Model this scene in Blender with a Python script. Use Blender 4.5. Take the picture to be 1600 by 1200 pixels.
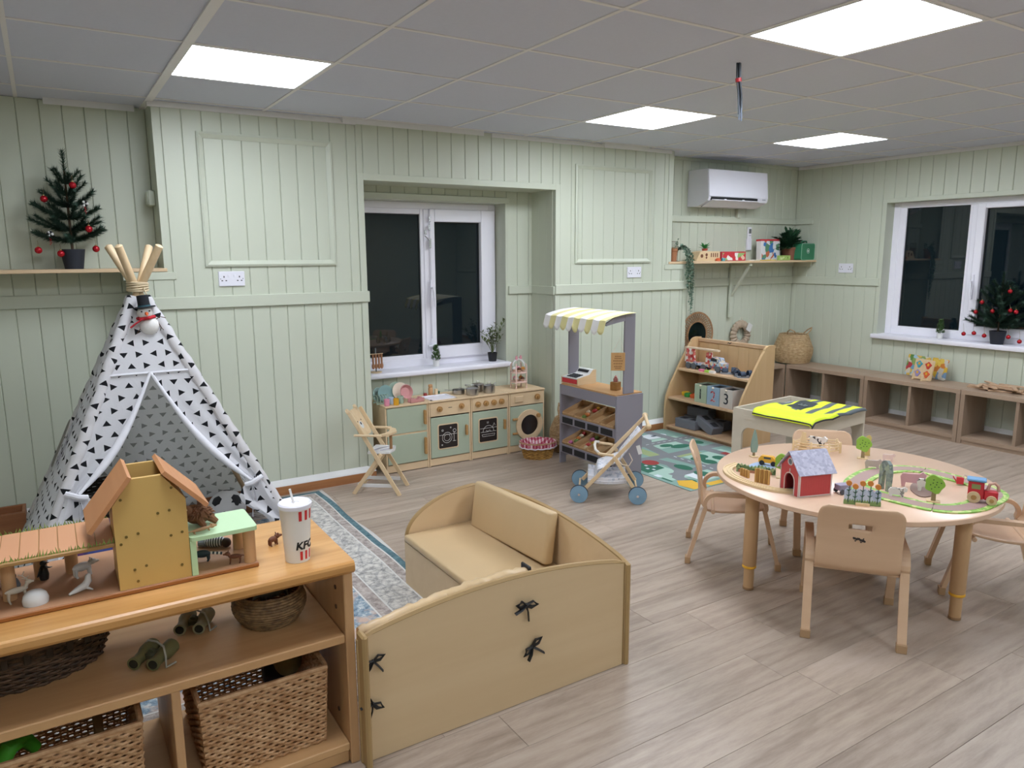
import bpy, bmesh, math, random
from mathutils import Vector, Matrix
random.seed(7)
PI = math.pi
S = bpy.context.scene
for o in list(bpy.data.objects): bpy.data.objects.remove(o)
COL = S.collection

# ---------------------------------------------------------------- camera
cam = bpy.data.cameras.new('camera'); co = bpy.data.objects.new('camera', cam); COL.objects.link(co)
cam.sensor_width = 36; cam.lens = 1148.65 / 1600 * 36; cam.clip_start = .05
yaw, pit, rol = .562, -.174, -.0051
fw = Vector((math.sin(yaw)*math.cos(pit), math.cos(yaw)*math.cos(pit), math.sin(pit)))
rt = Vector((math.cos(yaw), -math.sin(yaw), 0)); up = rt.cross(fw)
r2 = rt*math.cos(rol) + up*math.sin(rol); u2 = -rt*math.sin(rol) + up*math.cos(rol)
Mc = Matrix((r2, u2, -fw)).transposed().to_4x4(); Mc.translation = Vector((-.5656, -3.2721, 1.4792))
co.matrix_world = Mc
S.camera = co

# ---------------------------------------------------------------- world (night outside the windows), exposure
w = bpy.data.worlds.new('night'); S.world = w; w.use_nodes = True
w.node_tree.nodes['Background'].inputs[0].default_value = (.010, .014, .022, 1)
w.node_tree.nodes['Background'].inputs[1].default_value = .35
LIGHT_POWER = 24.0          # emission strength of the LED ceiling panels
S.view_settings.view_transform = 'Standard'; S.view_settings.look = 'None'
S.view_settings.gamma = 1; S.view_settings.exposure = 0.0
S.view_settings.use_curve_mapping = False

# ---------------------------------------------------------------- materials
def srgb(r, g, b):
    f = lambda c: (c/255/12.92 if c/255 <= .04045 else ((c/255+.055)/1.055)**2.4)
    return (f(r), f(g), f(b), 1)
def hexc(h): return srgb(int(h[0:2], 16), int(h[2:4], 16), int(h[4:6], 16))
MATS = {}
class NT:
    def __init__(s, name):
        s.m = bpy.data.materials.new(name); s.m.use_nodes = True; s.t = s.m.node_tree
        s.b = s.t.nodes['Principled BSDF']
    def n(s, typ, **kw):
        x = s.t.nodes.new(typ)
        for k, v in kw.items():
            if k.startswith('i_'):
                k = k[2:]; k = int(k) if k.isdigit() else k
                if isinstance(v, bpy.types.NodeSocket): s.t.links.new(v, x.inputs[k])
                else: x.inputs[k].default_value = v
            else: setattr(x, k, v)
        return x
    def math(s, op, a, b=0., c=0.):
        x = s.t.nodes.new('ShaderNodeMath'); x.operation = op
        for i, v in enumerate((a, b, c)):
            if isinstance(v, bpy.types.NodeSocket): s.t.links.new(v, x.inputs[i])
            else: x.inputs[i].default_value = v
        return x.outputs[0]
    def mix(s, fac, a, b):
        x = s.t.nodes.new('ShaderNodeMix'); x.data_type = 'RGBA'
        for i, v in ((0, fac), (6, a), (7, b)):
            if isinstance(v, bpy.types.NodeSocket): s.t.links.new(v, x.inputs[i])
            else: x.inputs[i].default_value = v
        return x.outputs[2]
    def link(s, a, inp): s.t.links.new(a, s.b.inputs[inp])
    def bump(s, h, strength=.3, dist=.002):
        x = s.n('ShaderNodeBump'); x.inputs['Strength'].default_value = strength; x.inputs['Distance'].default_value = dist
        s.t.links.new(h, x.inputs['Height']); s.t.links.new(x.outputs[0], s.b.inputs['Normal'])
    def coords(s, scale=(1, 1, 1), kind='Object'):
        tc = s.n('ShaderNodeTexCoord'); mp = s.n('ShaderNodeMapping', i_Vector=tc.outputs[kind]); mp.inputs['Scale'].default_value = scale
        return mp.outputs[0]
    def ramp(s, f, stops):
        x = s.n('ShaderNodeValToRGB', i_Fac=f); e = x.color_ramp.elements
        while len(e) < len(stops): e.new(.5)
        for i, (p, c) in enumerate(stops): e[i].position = p; e[i].color = c
        return x.outputs[0]
def flat(name, col, rough=.5, metal=0, noise=.05, spec=.5, nscale=9):
    if name in MATS: return MATS[name]
    t = NT(name); c = hexc(col) if isinstance(col, str) else col
    v = t.coords(); nz = t.n('ShaderNodeTexNoise', i_Vector=v, i_Scale=nscale, i_Detail=4.)
    d = tuple(x*(1-noise*2) for x in c[:3])+(1,); l = tuple(min(1, x*(1+noise)) for x in c[:3])+(1,)
    t.link(t.mix(nz.outputs[0], d, l), 'Base Color')
    t.b.inputs['Roughness'].default_value = rough; t.b.inputs['Metallic'].default_value = metal
    t.b.inputs['Specular IOR Level'].default_value = spec
    MATS[name] = t.m; return t.m
def wood(name, c1, c2, axis='x', scale=1., rough=.5, contrast=1., rand=False):
    if name in MATS: return MATS[name]
    t = NT(name); sc = {'x': (.9, 11, 11), 'y': (11, .9, 11), 'z': (11, 11, .9)}[axis]
    v = t.coords(tuple(a*scale for a in sc))
    if rand:
        oi = t.n('ShaderNodeObjectInfo'); k = t.math('MULTIPLY', oi.outputs['Random'], 37.)
        cb = t.n('ShaderNodeCombineXYZ', i_0=k, i_1=k, i_2=k)
        ad = t.n('ShaderNodeVectorMath', operation='ADD', i_0=v, i_1=cb.outputs[0]); v = ad.outputs[0]
    n1 = t.n('ShaderNodeTexNoise', i_Vector=v, i_Scale=1.3, i_Detail=6., i_Distortion=1.2)
    n2 = t.n('ShaderNodeTexNoise', i_Vector=v, i_Scale=7., i_Detail=3.)
    f = t.math('ADD', t.math('MULTIPLY', n1.outputs[0], .75), t.math('MULTIPLY', n2.outputs[0], .25))
    f = t.ramp(f, [(.5-.22/contrast, (0, 0, 0, 1)), (.5+.22/contrast, (1, 1, 1, 1))])
    col = t.mix(f, hexc(c2), hexc(c1))
    t.link(col, 'Base Color'); t.b.inputs['Roughness'].default_value = rough
    t.bump(f, .06, .001)
    MATS[name] = t.m; return t.m
def wicker(name, c1, c2, freq=60, rough=.7):
    if name in MATS: return MATS[name]
    t = NT(name); v = t.coords((freq, freq, freq*1.6))
    nz = t.n('ShaderNodeTexNoise', i_Vector=v, i_Scale=.5, i_Detail=3.)
    t.link(t.mix(t.ramp(nz.outputs[0], [(.3, (0, 0, 0, 1)), (.7, (1, 1, 1, 1))]), hexc(c2), hexc(c1)), 'Base Color')
    t.b.inputs['Roughness'].default_value = rough; t.bump(nz.outputs[0], .3, .002)
    MATS[name] = t.m; return t.m
def prints(name, cols, scale=20, rough=.5, seed=0.):
    """a busy printed picture: voronoi patches of the given colours"""
    if name in MATS: return MATS[name]
    t = NT(name); v = t.coords()
    nz = t.n('ShaderNodeTexNoise', i_Vector=v, i_Scale=scale*1.5, i_Detail=2.)
    ad = t.n('ShaderNodeVectorMath', operation='MULTIPLY_ADD', i_0=nz.outputs['Color'], i_1=(.6/scale,)*3, i_2=v)
    vo = t.n('ShaderNodeTexVoronoi', i_Vector=ad.outputs[0], i_Scale=scale)
    sp = t.n('ShaderNodeSeparateColor', i_0=vo.outputs['Color'])
    f = t.math('FRACT', t.math('ADD', sp.outputs[0], seed))
    x = t.n('ShaderNodeValToRGB', i_Fac=f); x.color_ramp.interpolation = 'CONSTANT'; e = x.color_ramp.elements
    while len(e) < len(cols): e.new(.5)
    for i, c in enumerate(cols): e[i].position = i/len(cols); e[i].color = hexc(c)
    t.link(x.outputs[0], 'Base Color'); t.b.inputs['Roughness'].default_value = rough
    MATS[name] = t.m; return t.m

# ---------------------------------------------------------------- mesh helpers
class G:
    """collects shapes into one bmesh; self.M is applied to every new shape"""
    def __init__(s): s.b = bmesh.new(); s.M = Matrix(); s.mi = 0; s.uv = None
    def _fin(s, vs, fs=None):
        for v in vs: v.co = s.M @ v.co
        if fs:
            for f in fs: f.material_index = s.mi
    def mat(s, i): s.mi = i; return s
    def at(s, x=0, y=0, z=0, rx=0, ry=0, rz=0):
        s.M = Matrix.Translation((x, y, z)) @ Matrix.Rotation(rz, 4, 'Z') @ Matrix.Rotation(ry, 4, 'Y') @ Matrix.Rotation(rx, 4, 'X'); return s
    def box(s, x0, x1, y0, y1, z0, z1, bev=0, seg=1):
        r = bmesh.ops.create_cube(s.b, size=1); vs = r['verts']
        for v in vs: v.co = Vector(((x0+x1)/2+v.co.x*(x1-x0), (y0+y1)/2+v.co.y*(y1-y0), (z0+z1)/2+v.co.z*(z1-z0)))
        fs = {f for v in vs for f in v.link_faces}
        if bev > 0:
            es = list({e for v in vs for e in v.link_edges})
            rr = bmesh.ops.bevel(s.b, geom=es, offset=bev, segments=seg, affect='EDGES', profile=.5)
            fs = set(rr['faces']) | {f for f in fs if f.is_valid}
            vs = list({v for f in fs for v in f.verts}); fs = {f for v in vs for f in v.link_faces}
        s._fin(vs, fs); return s
    def poly(s, pts, faces):
        vs = [s.b.verts.new(p) for p in pts]; fs = []
        for f in faces:
            try: fs.append(s.b.faces.new([vs[i] for i in f]))
            except ValueError: pass
        s._fin(vs, fs); return s
    def prism(s, pts, a0, a1, axis='y'):
        """2d outline (u,v) extruded along axis from a0 to a1"""
        n = len(pts)
        mk = {'y': lambda u, v, a: (u, a, v), 'x': lambda u, v, a: (a, u, v), 'z': lambda u, v, a: (u, v, a)}[axis]
        P = [mk(u, v, a0) for u, v in pts]+[mk(u, v, a1) for u, v in pts]
        F = [tuple(range(n)), tuple(range(2*n-1, n-1, -1))]+[(i, i+n, (i+1) % n+n, (i+1) % n) for i in range(n)]
        return s.poly(P, F)
    def rings(s, rs, close=True, capa=True, capb=True):
        n = len(rs[0]); P = [p for r in rs for p in r]; F = []
        for i in range(len(rs)-1):
            for j in range(n if close else n-1):
                a, b2 = i*n+j, i*n+(j+1) % n; F.append((a, b2, b2+n, a+n))
        if close and capa: F.append(tuple(range(n-1, -1, -1)))
        if close and capb: F.append(tuple(range((len(rs)-1)*n, len(rs)*n)))
        return s.poly(P, F)
    def lathe(s, prof, n=24, c=(0, 0), sx=1, sy=1, capa=True, capb=True):
        rs = [[(c[0]+r*sx*math.cos(2*PI*j/n), c[1]+r*sy*math.sin(2*PI*j/n), z) for j in range(n)] for r, z in prof]
        return s.rings(rs, True, capa, capb)
    def tube(s, path, r, n=8, closed=False, flat_=None):
        ps = [Vector(p) for p in path]; rs = []
        m = len(ps); up0 = None
        for i, p in enumerate(ps):
            a = ps[(i-1) % m] if (closed or i > 0) else p; b2 = ps[(i+1) % m] if (closed or i < m-1) else p
            d = (b2-a).normalized() if (b2-a).length > 1e-9 else Vector((0, 0, 1))
            if up0 is None: up0 = Vector((0, 0, 1)) if abs(d.z) < .9 else Vector((1, 0, 0))
            sd = d.cross(up0); sd = sd.normalized() if sd.length > 1e-6 else Vector((1, 0, 0)); uu = sd.cross(d).normalized(); up0 = uu
            rr = r[i] if isinstance(r, (list, tuple)) else r
            fl = flat_ or 1
            rs.append([tuple(p+sd*rr*math.cos(2*PI*j/n)+uu*rr*fl*math.sin(2*PI*j/n)) for j in range(n)])
        if closed: rs.append(rs[0])
        return s.rings(rs, True, not closed, not closed)
    def cyl(s, p0, p1, r0, r1=None, n=14): return s.tube([p0, p1], [r0, r0 if r1 is None else r1], n)
    def ball(s, c, r, u=14, v=9, sz=None):
        R = sz or (r, r, r); rs = []
        for i in range(v+1):
            a = -PI/2+PI*i/v; q = max(math.cos(a), .02)
            rs.append([(c[0]+R[0]*q*math.cos(2*PI*j/u), c[1]+R[1]*q*math.sin(2*PI*j/u), c[2]+R[2]*math.sin(a)) for j in range(u)])
        return s.rings(rs)
    def bar(s, p0, p1, wa, wb, bev=0, side=None):
        """rectangular bar from p0 to p1, wa wide along `side`, wb along the other"""
        p0, p1 = Vector(p0), Vector(p1); d = (p1-p0); L = d.length; d.normalize()
        sd = Vector(side) if side else (Vector((0, 0, 1)) if abs(d.z) < .9 else Vector((1, 0, 0)))
        sd = (sd-d*sd.dot(d)).normalized(); ot = d.cross(sd)
        old = s.M; s.M = old @ Matrix((sd, ot, d)).transposed().to_4x4().copy() if False else old @ (Matrix.Translation(p0) @ Matrix((sd, ot, d)).transposed().to_4x4())
        s.box(-wa/2, wa/2, -wb/2, wb/2, 0, L, bev); s.M = old; return s
    def grid(s, fn, nu, nv, uvfn=None):
        vs = [[s.b.verts.new(s.M @ Vector(fn(i/nu, j/nv))) for j in range(nv+1)] for i in range(nu+1)]
        L = s.b.loops.layers.uv.verify() if uvfn else None
        for i in range(nu):
            for j in range(nv):
                f = s.b.faces.new((vs[i][j], vs[i+1][j], vs[i+1][j+1], vs[i][j+1])); f.material_index = s.mi; f.smooth = True
                if L:
                    for l, (a, c) in zip(f.loops, ((i, j), (i+1, j), (i+1, j+1), (i, j+1))): l[L].uv = uvfn(a/nu, c/nv)
        return s
    def mesh(s, name, smooth=False, ang=40):
        bmesh.ops.recalc_face_normals(s.b, faces=s.b.faces) if not s.uv else None
        me = bpy.data.meshes.new(name); s.b.to_mesh(me); s.b.free()
        if smooth:
            for p in me.polygons: p.use_smooth = True
            try: me.set_sharp_from_angle(angle=math.radians(ang))
            except Exception: pass
        return me
def link(name, data, parent=None, loc=None, rz=0):
    o = bpy.data.objects.new(name, data); COL.objects.link(o)
    if parent: o.parent = parent
    if loc is not None: o.location = loc
    if rz: o.rotation_euler = (0, 0, rz)
    return o
def obj(name, g, mats, parent=None, smooth=True, loc=None, rz=0, ang=40):
    me = g.mesh(name, smooth, ang) if isinstance(g, G) else g
    for m in (mats if isinstance(mats, (list, tuple)) else [mats]): me.materials.append(m)
    return link(name, me, parent, loc, rz)
def tag(o, label=None, cat=None, group=None, kind=None):
    if label: o['label'] = label
    if cat: o['category'] = cat
    if group: o['group'] = group
    if kind: o['kind'] = kind
    return o
def thing(name, label, cat, loc=(0, 0, 0), rz=0, group=None, kind=None):
    o = link(name, None, None, loc, rz); o.empty_display_size = .05
    return tag(o, label, cat, group, kind)
def dup(root, label, loc, rz=None):
    def cp(o, par):
        c = o.copy(); COL.objects.link(c); c.parent = par
        for ch in [x for x in bpy.data.objects if x.parent == o]: cp(ch, c)
        return c
    kids = [x for x in bpy.data.objects if x.parent == root]
    r = root.copy(); COL.objects.link(r); r['label'] = label; r.location = loc
    if rz is not None: r.rotation_euler = (0, 0, rz)
    for k in kids: cp(k, r)
    return r
def text_mesh(s, size, depth=.0006, bold=0.):
    cu = bpy.data.curves.new('t', 'FONT'); cu.body = s; cu.size = size; cu.extrude = depth; cu.offset = bold; cu.align_x = 'CENTER'; cu.align_y = 'CENTER'
    o = bpy.data.objects.new('t', cu); COL.objects.link(o); bpy.context.view_layer.update()
    me = bpy.data.meshes.new_from_object(o.evaluated_get(bpy.context.evaluated_depsgraph_get()))
    bpy.data.objects.remove(o); return me
def arc(cx, cy, r, a0, a1, n): return [(cx+r*math.cos(a0+(a1-a0)*i/n), cy+r*math.sin(a0+(a1-a0)*i/n)) for i in range(n+1)]
def rrect(x0, x1, y0, y1, r, n=5):
    return arc(x1-r, y1-r, r, 0, PI/2, n)+arc(x0+r, y1-r, r, PI/2, PI, n)+arc(x0+r, y0+r, r, PI, 1.5*PI, n)+arc(x1-r, y0+r, r, 1.5*PI, 2*PI, n)
# ================================================================ THE SETTING
H = 2.3026
GREEN = flat('sage_paint', 'c3c8b6', .45, noise=.012, nscale=2)
WHITE = flat('white_upvc', 'eceaf2', .35, noise=.01)
TRIMW = flat('white_caulk_trim', 'dedddb', .6, noise=.03)
SKIRT = wood('skirting_oak', 'b07a4c', '96603a', 'x', 1, .5)
def struct(name, g, m, parent=None, smooth=False):
    o = obj(name, g, m, parent, smooth)
    if parent is None: o['kind'] = 'structure'
    return o
# ---- floor: vinyl planks
fm = NT('vinyl_plank')
v = fm.coords((.9, 6.5, 6.5)); oi = fm.n('ShaderNodeObjectInfo'); k = fm.math('MULTIPLY', oi.outputs['Random'], 91.)
cb = fm.n('ShaderNodeCombineXYZ', i_0=k, i_1=k, i_2=k); ad = fm.n('ShaderNodeVectorMath', operation='ADD', i_0=v, i_1=cb.outputs[0])
n1 = fm.n('ShaderNodeTexNoise', i_Vector=ad.outputs[0], i_Scale=.8, i_Detail=7., i_Roughness=.62, i_Distortion=1.6)
n2 = fm.n('ShaderNodeTexNoise', i_Vector=ad.outputs[0], i_Scale=9., i_Detail=8., i_Roughness=.75)
wv = fm.n('ShaderNodeTexWave', i_Vector=ad.outputs[0], i_Scale=.9, i_Distortion=7., i_Detail=4., bands_direction='Y')
f = fm.math('ADD', fm.math('ADD', fm.math('MULTIPLY', n1.outputs[0], .52), fm.math('MULTIPLY', n2.outputs[0], .42)), fm.math('MULTIPLY', wv.outputs[0], .06))
colr = fm.ramp(f, [(.30, hexc('847366')), (.43, hexc('9b8a7b')), (.54, hexc('ad9c8c')), (.70, hexc('b9aa9c'))])
tone = fm.math('ADD', fm.math('MULTIPLY', oi.outputs['Random'], .20), .86)
hs = fm.n('ShaderNodeHueSaturation', i_Color=colr, i_Value=tone); fm.link(hs.outputs[0], 'Base Color')
fm.link(fm.math('ADD', fm.math('MULTIPLY', n2.outputs[0], .18), .30), 'Roughness'); fm.bump(f, .07, .001)
PLANK = fm.m
X0, X1, Y0, Y1 = -1.9, 6.1, -5.2, 1.80
floor = struct('floor', G().box(X0, X1, Y0, Y1, -.06, -.003), flat('floor_screed', '5f544a', .9))
PW, PL = .1775, 1.22
pm = G().box(.0006, PL-.0006, .0005, PW-.0005, -.003, 0, .0008).mesh('plank'); pm.materials.append(PLANK)
j0 = math.floor((Y0+1.763)/PW); j = j0
offs = {0: 1.585, 1: .30, -1: .81, 2: .55, -2: 1.15}
while -1.763+j*PW < Y1:
    y = -1.763+(j-1)*PW; off = offs.get(j, random.random()*PL) % PL
    x = X0-PL+((off-X0) % PL)
    while x < X1:
        a, b_ = max(x, X0), min(x+PL, X1)
        if b_-a > .02:
            if b_-a > PL-.001: link('plank', pm, floor, (a, y, 0))
            else: obj('plank', G().box(.0006, b_-a-.0006, .0005, PW-.0005, -.003, 0, .0008), PLANK, floor, False, (a, y, 0))
        x += PL
    j += 1
# ---- ceiling: suspended grid with tiles
TILE = flat('ceiling_tile', 'cdd0de', .9, noise=.02, nscale=60)
BAR = flat('ceiling_grid', 'e4e1e0', .5, noise=.01)
ceil = struct('ceiling', G().box(X0, X1, Y0, Y1, H+.05, H+.12), flat('ceiling_void', '8a8886', .9))
TM = G().box(.003, .597, .003, .597, H+.004, H+.02, .003).mesh('ceiling_tile'); TM.materials.append(TILE)
LIGHTS = [(0, 0), (1.8, -1.8), (2.4, 0), (4.2, 0)]
LIGHTS_ADDED = [(-.6, -1.8), (4.2, -1.8), (-.6, -4.2), (1.8, -4.2), (4.2, -4.2)]  # extra panels out of view, added to brighten the room
lit = {(round(a/.6), round(b_/.6)) for a, b_ in LIGHTS+LIGHTS_ADDED}
for i in range(math.floor(X0/.6), math.ceil(X1/.6)):
    for jj in range(math.floor(Y0/.6), math.ceil(Y1/.6)):
        if (i, jj) in lit: continue
        a, b_, c_, d_ = max(i*.6, X0), min(i*.6+.6, X1), max(jj*.6, Y0), min(jj*.6+.6, Y1)
        if b_-a > .599 and d_-c_ > .599: link('tile', TM, ceil, (a, c_, 0))
        elif b_-a > .02 and d_-c_ > .02: obj('tile', G().box(.003, b_-a-.003, .003, d_-c_-.003, H+.004, H+.02), TILE, ceil, False, (a, c_, 0))
for i in range(math.ceil(X0/.6), math.ceil(X1/.6)):
    wd = .019 if i == 0 else .009
    obj('grid_bar', G().box(i*.6-wd, i*.6+wd, Y0, Y1, H-(.004 if i == 0 else 0), H+.006), BAR, ceil, False)
for jj in range(math.ceil(Y0/.6), math.ceil(Y1/.6)):
    obj('grid_bar', G().box(X0, X1, jj*.6-.008, jj*.6+.008, H+.0005, H+.0065), BAR, ceil, False)
em = NT('led_diffuser'); em.b.inputs['Base Color'].default_value = (.9, .9, .95, 1)
em.b.inputs['Emission Color'].default_value = (.84, .90, 1, 1); em.b.inputs['Emission Strength'].default_value = LIGHT_POWER
LED = em.m
FRAME = flat('led_frame', 'f2f2f5', .4)
def led(x, y, label):
    t = thing('ceiling_light', label, 'light', (x, y, H), group='square LED ceiling panels')
    g = G()
    for a in ((.008, .592, .008, .018), (.008, .592, .582, .592), (.008, .018, .018, .582), (.582, .592, .018, .582)): g.box(*a, -.001, .012)
    obj('frame', g, FRAME, t, False)
    obj('diffuser', G().box(.018, .582, .018, .582, .002, .01), LED, t, False)
led(0, 0, 'LED ceiling panel above the teepee, leftmost of the four')
led(1.8, -1.8, 'largest LED ceiling panel, nearest the viewer at the top edge')
led(2.4, 0, 'LED ceiling panel in front of the window recess and market stall')
led(4.2, 0, 'small far LED ceiling panel nearest the air conditioner')
for (a, b_), nm in zip(LIGHTS_ADDED, ('above the foreground toy shelf', 'near the right wall beside the largest panel', 'behind the viewer at the left', 'right behind the viewer', 'behind the viewer at the right')): led(a, b_, 'LED ceiling panel '+nm)
# ---- walls. Boards: tongue-and-groove strips standing .008 proud of the wall body
BC = {}
def board_mesh(wd, ht):
    k = (round(wd, 3), round(ht, 3))
    if k not in BC:
        c = .0042; d = .008
        g = G().prism([(.0006, d), (.0006, c), (c, 0), (wd-c, 0), (wd-.0006, c), (wd-.0006, d)], 0, ht, 'z')
        me = g.mesh('board'); me.materials.append(GREEN); BC[k] = me
    return BC[k]
BP = .1045
def boards(parent, org, rz, u0, u1, spans, phase=0.):
    """boards along local u; org = wall origin (x,y), rz turns +u; front face looks to local -y. spans(u)-> list of (z0,z1)"""
    k = math.floor((u0-phase)/BP)
    while phase+k*BP < u1-.004:
        a, b_ = max(phase+k*BP, u0), min(phase+(k+1)*BP, u1); k += 1
        if b_-a < .014: continue
        for z0, z1 in spans((a+b_)/2):
            if z1-z0 < .015: continue
            x, y = org[0]+a*math.cos(rz), org[1]+a*math.sin(rz)
            link('board', board_mesh(b_-a, z1-z0), parent, (x, y, z0), rz)
YM, YR, YAL, YAR, XR = 1.28, 1.587, 1.53, 1.54, 5.80
SH = 1.395                         # underside of the alcove shelves, where the chimney breast widens
RX0, RX1, RZ = 1.197, 2.69, 1.95   # window recess in the breast
g = G()
g.box(.01, RX0, YM+.008, 1.9, SH, H+.02); g.box(-.16, RX0, YM+.008, 1.9, 0, SH)
g.box(RX0, RX1, YM+.008, 1.9, RZ, H+.02)
g.box(RX1, 3.84, YM+.008, 1.9, SH, H+.02); g.box(RX1, 4.06, YM+.008, 1.9, 0, SH)
wb = struct('wall_back', g, GREEN)
def sp_left(u):
    if u < .01: return [(0, SH-.002)]
    if RX0-.04 < u < RX1+.04: return [(RZ+.04, H)]
    if u > 3.84: return [(0, SH-.002)]
    return [(0, H)]
boards(wb, (0, YM), 0, -.16, RX0-.04, sp_left, .052)
boards(wb, (0, YM), 0, RX0-.04, RX1+.04, sp_left, .052)
boards(wb, (0, YM), 0, RX1+.04, 4.02, sp_left, .013)
# recess: side cheeks and back with the window opening
WX0, WX1, WZ0, WZ1 = 1.245, 2.44, .645, 1.86
g = G()
g.box(RX0, WX0, YR+.008, 1.9, 0, RZ); g.box(WX1, RX1, YR+.008, 1.9, 0, RZ)
g.box(WX0, WX1, YR+.008, 1.9, 0, WZ0); g.box(WX0, WX1, YR+.008, 1.9, WZ1, RZ)
wr = struct('wall_recess', g, GREEN)
def sp_rec(u):
    if WX0-.01 < u < WX1+.01: return [(0, WZ0-.004), (WZ1+.045, RZ)]
    return [(0, RZ)]
boards(wr, (0, YR), 0, RX0, WX1+.012, sp_rec, .05)
boards(wr, (0, YR), 0, WX1+.012, RX1, sp_rec, .04)
boards(wr, (RX1, YM), PI/2, .03, YR-YM, lambda u: [(0, RZ)], .0)
boards(wr, (RX0, YR), -PI/2, .0, YR-YM-.03, lambda u: [(0, RZ)], .0)
# alcoves
wl = struct('wall_left_alcove', G().box(X0, .02, YAL+.008, 1.9, 0, H+.02), GREEN)
boards(wl, (0, YAL), 0, X0, .01, lambda u: [(0, H)], .02)
wa = struct('wall_right_alcove', G().box(3.8, XR+.4, YAR+.008, 1.9, 0, H+.02), GREEN)
boards(wa, (0, YAR), 0, 3.84, XR, lambda u: [(0, H)], .055)
# right wall with window
VY0, VY1, VZ0, VZ1 = -1.42, .60, .735, 1.915
g = G()
g.box(XR+.008, XR+.4, VY1, YAR+.1, 0, H+.02); g.box(XR+.008, XR+.4, Y0, VY0, 0, H+.02)
g.box(XR+.008, XR+.4, VY0, VY1, 0, VZ0); g.box(XR+.008, XR+.4, VY0, VY1, VZ1, H+.02)
wrt = struct('wall_right', g, GREEN)
def sp_r(u):
    y = YAR-u
    if VY0-.035 < y < VY1+.035: return [(0, VZ0-.004), (VZ1+.035, H)]
    return [(0, H)]
boards(wrt, (XR, YAR), -PI/2, 0, YAR-VY1-.035, sp_r, .06)
boards(wrt, (XR, YAR), -PI/2, YAR-VY1-.035, YAR-VY0+.035, sp_r, .06)
boards(wrt, (XR, YAR), -PI/2, YAR-VY0+.035, YAR+3.4, sp_r, .06)
struct('wall_left', G().box(X0-.2, X0, Y0, 1.9, 0, H+.02), GREEN)
struct('wall_front', G().box(X0-.2, XR+.4, Y0-.2, Y0, 0, H+.02), GREEN)
# ---- trims
TN = [0]
def trim(g, m=GREEN, parent=None):
    TN[0] += 1; return struct('trim_%d' % TN[0], g, m)
DZ0, DZ1 = 1.183, 1.254
g = G(); g.box(-.175, RX0+.012, YM-.016, YM+.004, DZ0, DZ1, .004); g.box(RX1-.004, 4.075, YM-.016, YM+.004, DZ0, DZ1, .004); g.box(4.06, 4.075, YM-.016, YAR, DZ0, DZ1, .003); trim(g)
g = G(); g.box(2.465, RX1, YR-.016, YR+.004, DZ0-.004, DZ1-.012, .003); g.box(RX1-.016, RX1+.004, YM, YR, DZ0-.004, DZ1-.012, .003); trim(g)
trim(G().box(X0, -.16, YAL-.016, YAL+.004, DZ0+.02, DZ1+.02, .004))
g = G(); g.box(4.06, XR, YAR-.016, YAR+.004, DZ0, DZ1, .004); g.box(XR-.016, XR+.004, VY1+.012, YAR, DZ0, DZ1, .004); g.box(XR-.016, XR+.004, Y0, VY0-.012, DZ0, DZ1, .004); trim(g)
g = G(); g.box(3.84, XR, YAR-.02, YAR+.004, 1.757, 1.81, .004); g.box(XR-.02, XR+.004, 1.33, YAR, 1.757, 1.81, .004); trim(g)
def moulding(x0, x1, z0, z1):
    g = G(); pr = [(0, .002), (0, -.012), (.012, -.017), (.024, -.010), (.034, -.004), (.034, .002)]
    for (a, b_, c_, d_) in ((x0, z0, x1, z0), (x1, z0, x1, z1), (x1, z1, x0, z1), (x0, z1, x0, z0)):
        L = math.hypot(c_-a, d_-b_); dx, dz = (c_-a)/L, (d_-b_)/L; nx, nz = -dz, dx
        r0 = [(a+nx*p+dx*p, YM+q, b_+nz*p+dz*p) for p, q in pr]; r1 = [(c_+nx*p-dx*p, YM+q, d_+nz*p-dz*p) for p, q in pr]
        g.rings([r0, r1])
    return trim(g)
moulding(.226, .998, 1.420, 2.166); moulding(2.868, 3.640, 1.410, 2.145)
# flat beads round the recess, the window openings and the breast corners
g = G(); g.box(RX0-.04, RX0+.002, YM-.005, YM+.02, .06, RZ+.04, .002); g.box(RX1-.002, RX1+.04, YM-.005, YM+.02, .06, RZ+.04, .002); g.box(RX0, RX1, YM-.005, YM+.02, RZ-.002, RZ+.04, .002); trim(g)
g = G(); g.box(WX0, WX1+.03, YR-.014, YR+.01, WZ1, WZ1+.042, .003); g.box(WX1-.002, WX1+.012, YR-.006, YR+.01, WZ0, WZ1, .002); trim(g)
g = G(); g.box(XR-.005, XR+.02, VY1-.002, VY1+.035, VZ0, VZ1+.035, .002); g.box(XR-.005, XR+.02, VY0-.035, VY0+.002, VZ0, VZ1+.035, .002); g.box(XR-.005, XR+.02, VY0, VY1, VZ1-.002, VZ1+.035, .002); trim(g)
g = G(); g.box(-.2, .07, YM-.006, YM+.01, SH-.045, SH-.001, .003); trim(g)
g = G(); g.box(3.80, 4.06, YM-.006, YM+.01, SH-.045, SH-.001, .003); g.box(3.818, 3.845, YM-.005, YM+.02, SH, H, .002); g.box(4.02, 4.064, YM-.005, YM+.012, .06, SH-.045, .002); trim(g)
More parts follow.
